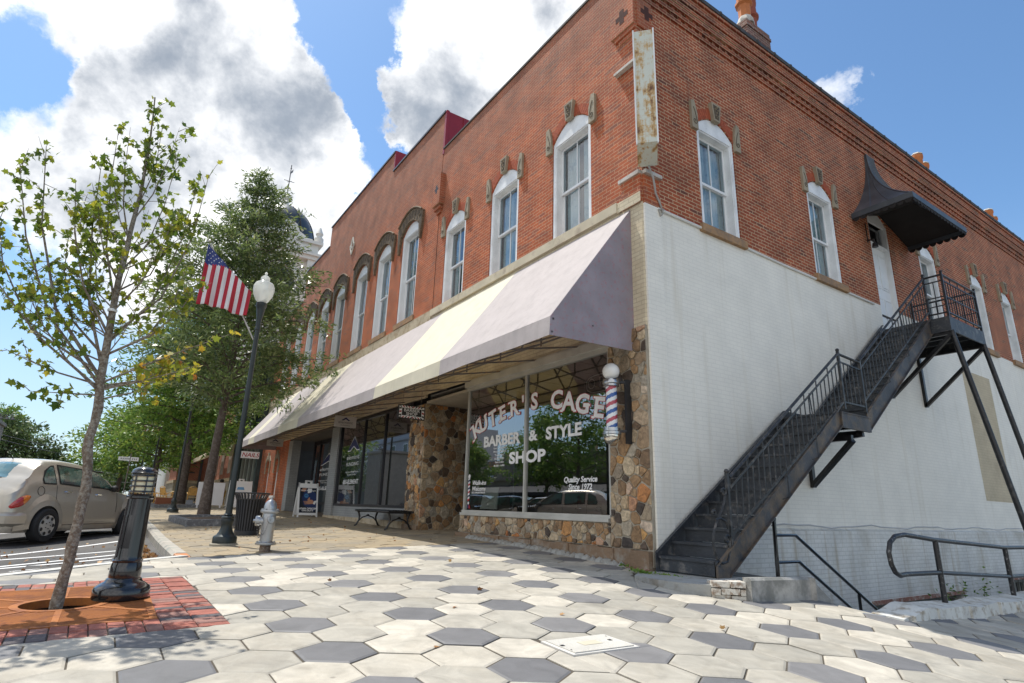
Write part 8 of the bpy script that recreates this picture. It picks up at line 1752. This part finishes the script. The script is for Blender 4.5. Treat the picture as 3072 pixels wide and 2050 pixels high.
    leaves('crown', np.array([tuple(c) for c in C_]), np.array([tuple(d) for d in D_]), np.array(Sz)*1.02, np.array(T_), [MAPL], t, shape='lobed')
    mb = MB(); mb.lathe([(.036, -.012), (.038, 0), (.036, .012)], P(-.078, 2.42), 12); mb.build('tree_tie', WHITE, t, world=True)
maple()
# shrub in the areaway, weeds, fallen leaves
def shrub(name, label, x, y, z, h, r, n, sz, cat='shrub'):
    t = thing(name, label, cat, (x, y, z)); mb = MB(); C_ = []; D_ = []
    for k in range(14):
        a = k*2.4; e = Vector((x+r*math.cos(a)*random.uniform(.4, 1), y+r*1.3*math.sin(a)*random.uniform(.4, 1), z+h*random.uniform(.6, 1))); b = Vector((x, y, z)); mb.tube([b, b.lerp(e, .5)+Vector((0, 0, h*.1)), e], [.012, .008, .003], 4)
        for q in range(n//14): f = random.uniform(.3, 1); p = b.lerp(e, f)+Vector((random.gauss(0, .07), random.gauss(0, .07), h*.1+random.gauss(0, .07))); C_.append(tuple(p)); D_.append((random.gauss(0, 1), random.gauss(0, 1), random.gauss(.2, .5)))
    mb.build('stem', BARK2, t, world=True); leaves('foliage', np.array(C_), np.array(D_), np.full(len(C_), sz), rng.uniform(0, .8, len(C_)), [OAKL], t, aspect=.45)
shrub('shrub', 'thin dark leaved shrub growing behind the guard rail post in the areaway', 1.55, 5.4, -2.2, 1.95, .42, 620, .075)
C_ = []; D_ = []
for (cx_, cy_, n, r) in ((.12, -.42, 180, .10), (.42, -.34, 40, .05), (.62, -.30, 90, .08), (.85, -.30, 40, .06), (1.05, .30, 50, .06), (-.35, -.22, 30, .06)):
    for k in range(n): x, y = cx_+random.gauss(0, r), cy_+random.gauss(0, r*.4); C_.append((x, y, max(G(x, y), -.04-.05*x)+.003)); D_.append((random.gauss(0, 1), random.gauss(0, 1), abs(random.gauss(0, .8))))
o = leaves('weeds', np.array(C_), np.array(D_), rng.uniform(.02, .05, len(C_)), rng.uniform(.4, .9, len(C_)), [OAKL], None, aspect=.6, kind='stuff'); o['label'] = 'small green weeds at the foot of the iron stair'
DRY = leafmat('dry_leaf', [(.12, .06, .03), (.28, .13, .05), (.42, .22, .09), (.5, .33, .15)], .2)
C_ = []; D_ = []
for k in range(1500):
    x = random.uniform(-14, -4.3); y = -5.42-abs(random.gauss(0, .14)); 
    if math.sin(x*3.1)+math.sin(x*7.3) < -.3: continue
    C_.append((x, y, S(x, y)-.018+random.uniform(0, .03))); D_.append((random.gauss(0, 1), random.gauss(0, 1), random.gauss(0, .35)))
for k in range(90): x, y = random.uniform(-9, -2.8), random.uniform(-9, -5.5); C_.append((x, y, S(x, y)-.015)); D_.append((random.gauss(0, 1), random.gauss(0, 1), random.gauss(0, .3)))
for (x, y) in ((2.05, -4.25), (1.0, -3.6), (.4, -3.0), (-.7, -4.1), (1.6, -2.9), (-1.6, -2.2), (2.4, -1.9)):
    for q in range(1): C_.append((x+random.gauss(0, .012), y+random.gauss(0, .012), G(x, y)+.006)); D_.append((random.gauss(0, 1), random.gauss(0, 1), .25))
for k in range(60): x, y = random.uniform(-13, -4.5), random.uniform(-4.6, -1); C_.append((x, y, G(x, y)+.006)); D_.append((random.gauss(0, 1), random.gauss(0, 1), random.gauss(0, .3)))
o = leaves('fallen_leaves', np.array(C_), np.array(D_), rng.uniform(.03, .07, len(C_)), rng.uniform(0, 1, len(C_)), [DRY], None, shape='lobed', kind='stuff'); o['label'] = 'dry brown leaves gathered in the gutter along the kerb'
# ================================================================== PERSON (tiny, seated far down the pavement)
def person(x, y, rz):
    z = G(x, y); t = thing('person', 'distant person in a green top sitting beyond the white panel', 'person', (x, y, z), rz)
    V = [(0, 0, .50), (0, 0, .72), (.0, 0, .95), (0, 0, 1.06), (0, 0, 1.12), (.02, 0, 1.22), (.02, 0, 1.30), (0, .09, .48), (.42, .11, .50), (.44, .11, .08), (.54, .12, .04), (0, -.09, .48), (.42, -.11, .50), (.44, -.11, .08), (.54, -.12, .04), (0, .18, .98), (.05, .22, .74), (.26, .16, .68), (.33, .14, .68), (0, -.18, .98), (.05, -.22, .74), (.26, -.16, .68), (.33, -.14, .68)]
    E_ = [(0, 1), (1, 2), (2, 3), (3, 4), (4, 5), (5, 6), (0, 7), (7, 8), (8, 9), (9, 10), (0, 11), (11, 12), (12, 13), (13, 14), (2, 15), (15, 16), (16, 17), (17, 18), (2, 19), (19, 20), (20, 21), (21, 22)]
    R_ = [.14, .13, .15, .07, .055, .09, .08, .09, .07, .05, .04, .09, .07, .05, .04, .06, .045, .035, .035, .06, .045, .035, .035]
    me = bpy.data.meshes.new('body'); me.from_pydata(V, E_, []); o = bpy.data.objects.new('body', me); SC.collection.objects.link(o); o.parent = t
    sk = o.modifiers.new('skin', 'SKIN'); sk.use_smooth_shade = True
    for i, r in enumerate(R_): me.skin_vertices[0].data[i].radius = (r, r)
    me.skin_vertices[0].data[0].use_root = True; s2 = o.modifiers.new('sub', 'SUBSURF'); s2.levels = 1; s2.render_levels = 1
    me.materials.append(mat('skin', (.45, .26, .18), .6))
    mb = MB(); mb.lathe([(.16, .50), (.165, .7), (.185, .92), (.14, 1.03), (.07, 1.07)], (0, 0, 0), 16); mb.build('shirt', mat('green_top', (.02, .22, .12), .8), t)
    mb = MB(); mb.lathe([(.105, 1.22), (.11, 1.30), (.08, 1.37), (0, 1.40)], (0, 0, 0), 14); mb.build('hair', mat('dark_hair', (.02, .015, .012), .7), t)
    ch = thing('cafe_chair', 'chair under the distant seated person', 'chair', (x, y, z), rz); mb = MB(); mb.box(-.2, .25, -.2, .2, .40, .44)
    mb.build('seat', RATS, ch); mb = MB(); [mb.bar((a, b, 0), (a, b, .40), .03) for a in (-.18, .22) for b in (-.18, .18)]; mb.prism([(-.2, -.2, .44), (-.2, .2, .44), (-.26, .2, .8), (-.26, -.2, .8)], (.02, 0, 0)); mb.build('frame', RAT, ch)
person(-29.5, -1.22, -.6)
# ================================================================== OPPOSITE SIDE OF THE STREET (seen mirrored in the shop windows)
PALE = mat('pale_grey_render', (.46, .47, .50), .7, var=.06); DK = mat('dark_shopfront', (.03, .03, .035), .5)
def facing(name, label, x0, x1, y, h, wallm, nwin, wz=(6.3, 9.6), band=5.2, ww=1.3):
    t = thing(name, label, 'building', ((x0+x1)/2, y, -.3)); mb = MB(); mb.box(x0, x1, y-12, y, -.6, h); mb.box(x0-.1, x1+.1, y-.2, y+.3, h-1.9, h-1.5); mb.box(x0, x1, y-.3, y+.12, h, h+.4)
    for k in range(int((x1-x0)/5)+1): x = x0+5*k; mb.box(x-.4, x+.4, y-.3, y+.14, h+.4, h+1.1)
    mb.build('wall', wallm, t, world=True)
    for k in range(nwin):
        x = x0+(x1-x0)*(k+.5)/nwin; mb = MB(); mb.box(x-ww/2-.15, x+ww/2+.15, y, y+.08, wz[0]-.15, wz[1]+.15); w = mb.build('window', TRIM, t, world=True); mb = MB(); m_ = (wz[0]+wz[1])/2; mb.box(x-ww/2, x+ww/2, y+.081, y+.09, wz[0], m_-.06); mb.box(x-ww/2, x+ww/2, y+.081, y+.09, m_+.06, wz[1]); mb.build('pane', DK2, w, world=True)
    if band:
        mb = MB(); mb.box(x0+.3, x1-.3, y, y+.15, -.3, band*.6); mb.prism([(x0, y, band), (x0, y+2.6, band*.72), (x0, y+2.6, band*.62), (x0, y, band*.62)], (x1-x0, 0, 0)); mb.build('shop_front', DK, t, world=True)
DK2 = mat('window_dark', (.10, .13, .12), .2)
facing('opposite_building', 'pale blue grey parapeted building across the street mirrored in the display window', -112, -70, -30, 12.2, PALE, 9)
facing('opposite_building', 'red brick building across the street mirrored in the entrance window', -165, -112.5, -30, 11.0, BRICK_FAR, 8)
facing('opposite_building', 'low dark fronted building across the street mirrored behind the barber lettering', -66, -26, -31, 5.6, mat('ochre_render', (.33, .27, .19), .8), 5, (3.7, 4.9), 3.2, .9)
for i, (x, y, h, r) in enumerate(((-31, -25, 11.5, 5.0), (-36.5, -26, 9.0, 3.6), (-49, -25, 7.6, 2.8), (-78, -17.0, 10.0, 4.5), (-101, -22, 13, 6))):
    big_tree('street_tree', ('first', 'second', 'third', 'fourth', 'fifth')[i]+' leafy tree across the street, seen only mirrored in glass', x, y, h, .2, h*.25, {'n': 34, 'r': (lambda r: lambda f: r*(1-f**1.8)**.7+.1)(r), 'up': .3, 'asp': .45, 'cs': 1.5}, 8500, OAKL, .30, 'trees across the street', 60+i)
# left edge building with goose-neck lamps
x, y, z = at_az(-172.1, 0, 48)
E1 = thing('corner_building', 'sliver of a grey building with three gooseneck lamps at the left edge', 'building', (x, y, -.2)); mb = MB(); mb.box(x-4, x-.3, y-8, y+.05, -.5, 5.0); mb.box(x-4.1, x-.1, y-8, y+.15, 5.0, 5.2); mb.build('wall', mat('weathered_render', (.36, .33, .29), .8), E1, world=True)
for k in range(3): mb = MB(); xx, yy = x-.1, y+.2+.28*k; mb.tube([(xx-.3, y+.1, 5.1), (xx, yy, 5.45), (xx+.1, yy+.1, 5.25)], .03, 5); mb.lathe([(.02, .1), (.13, -.06)], (xx+.1, yy+.1, 5.2), 8); mb.build('gooseneck_lamp', SIGNBLK, E1, world=True)
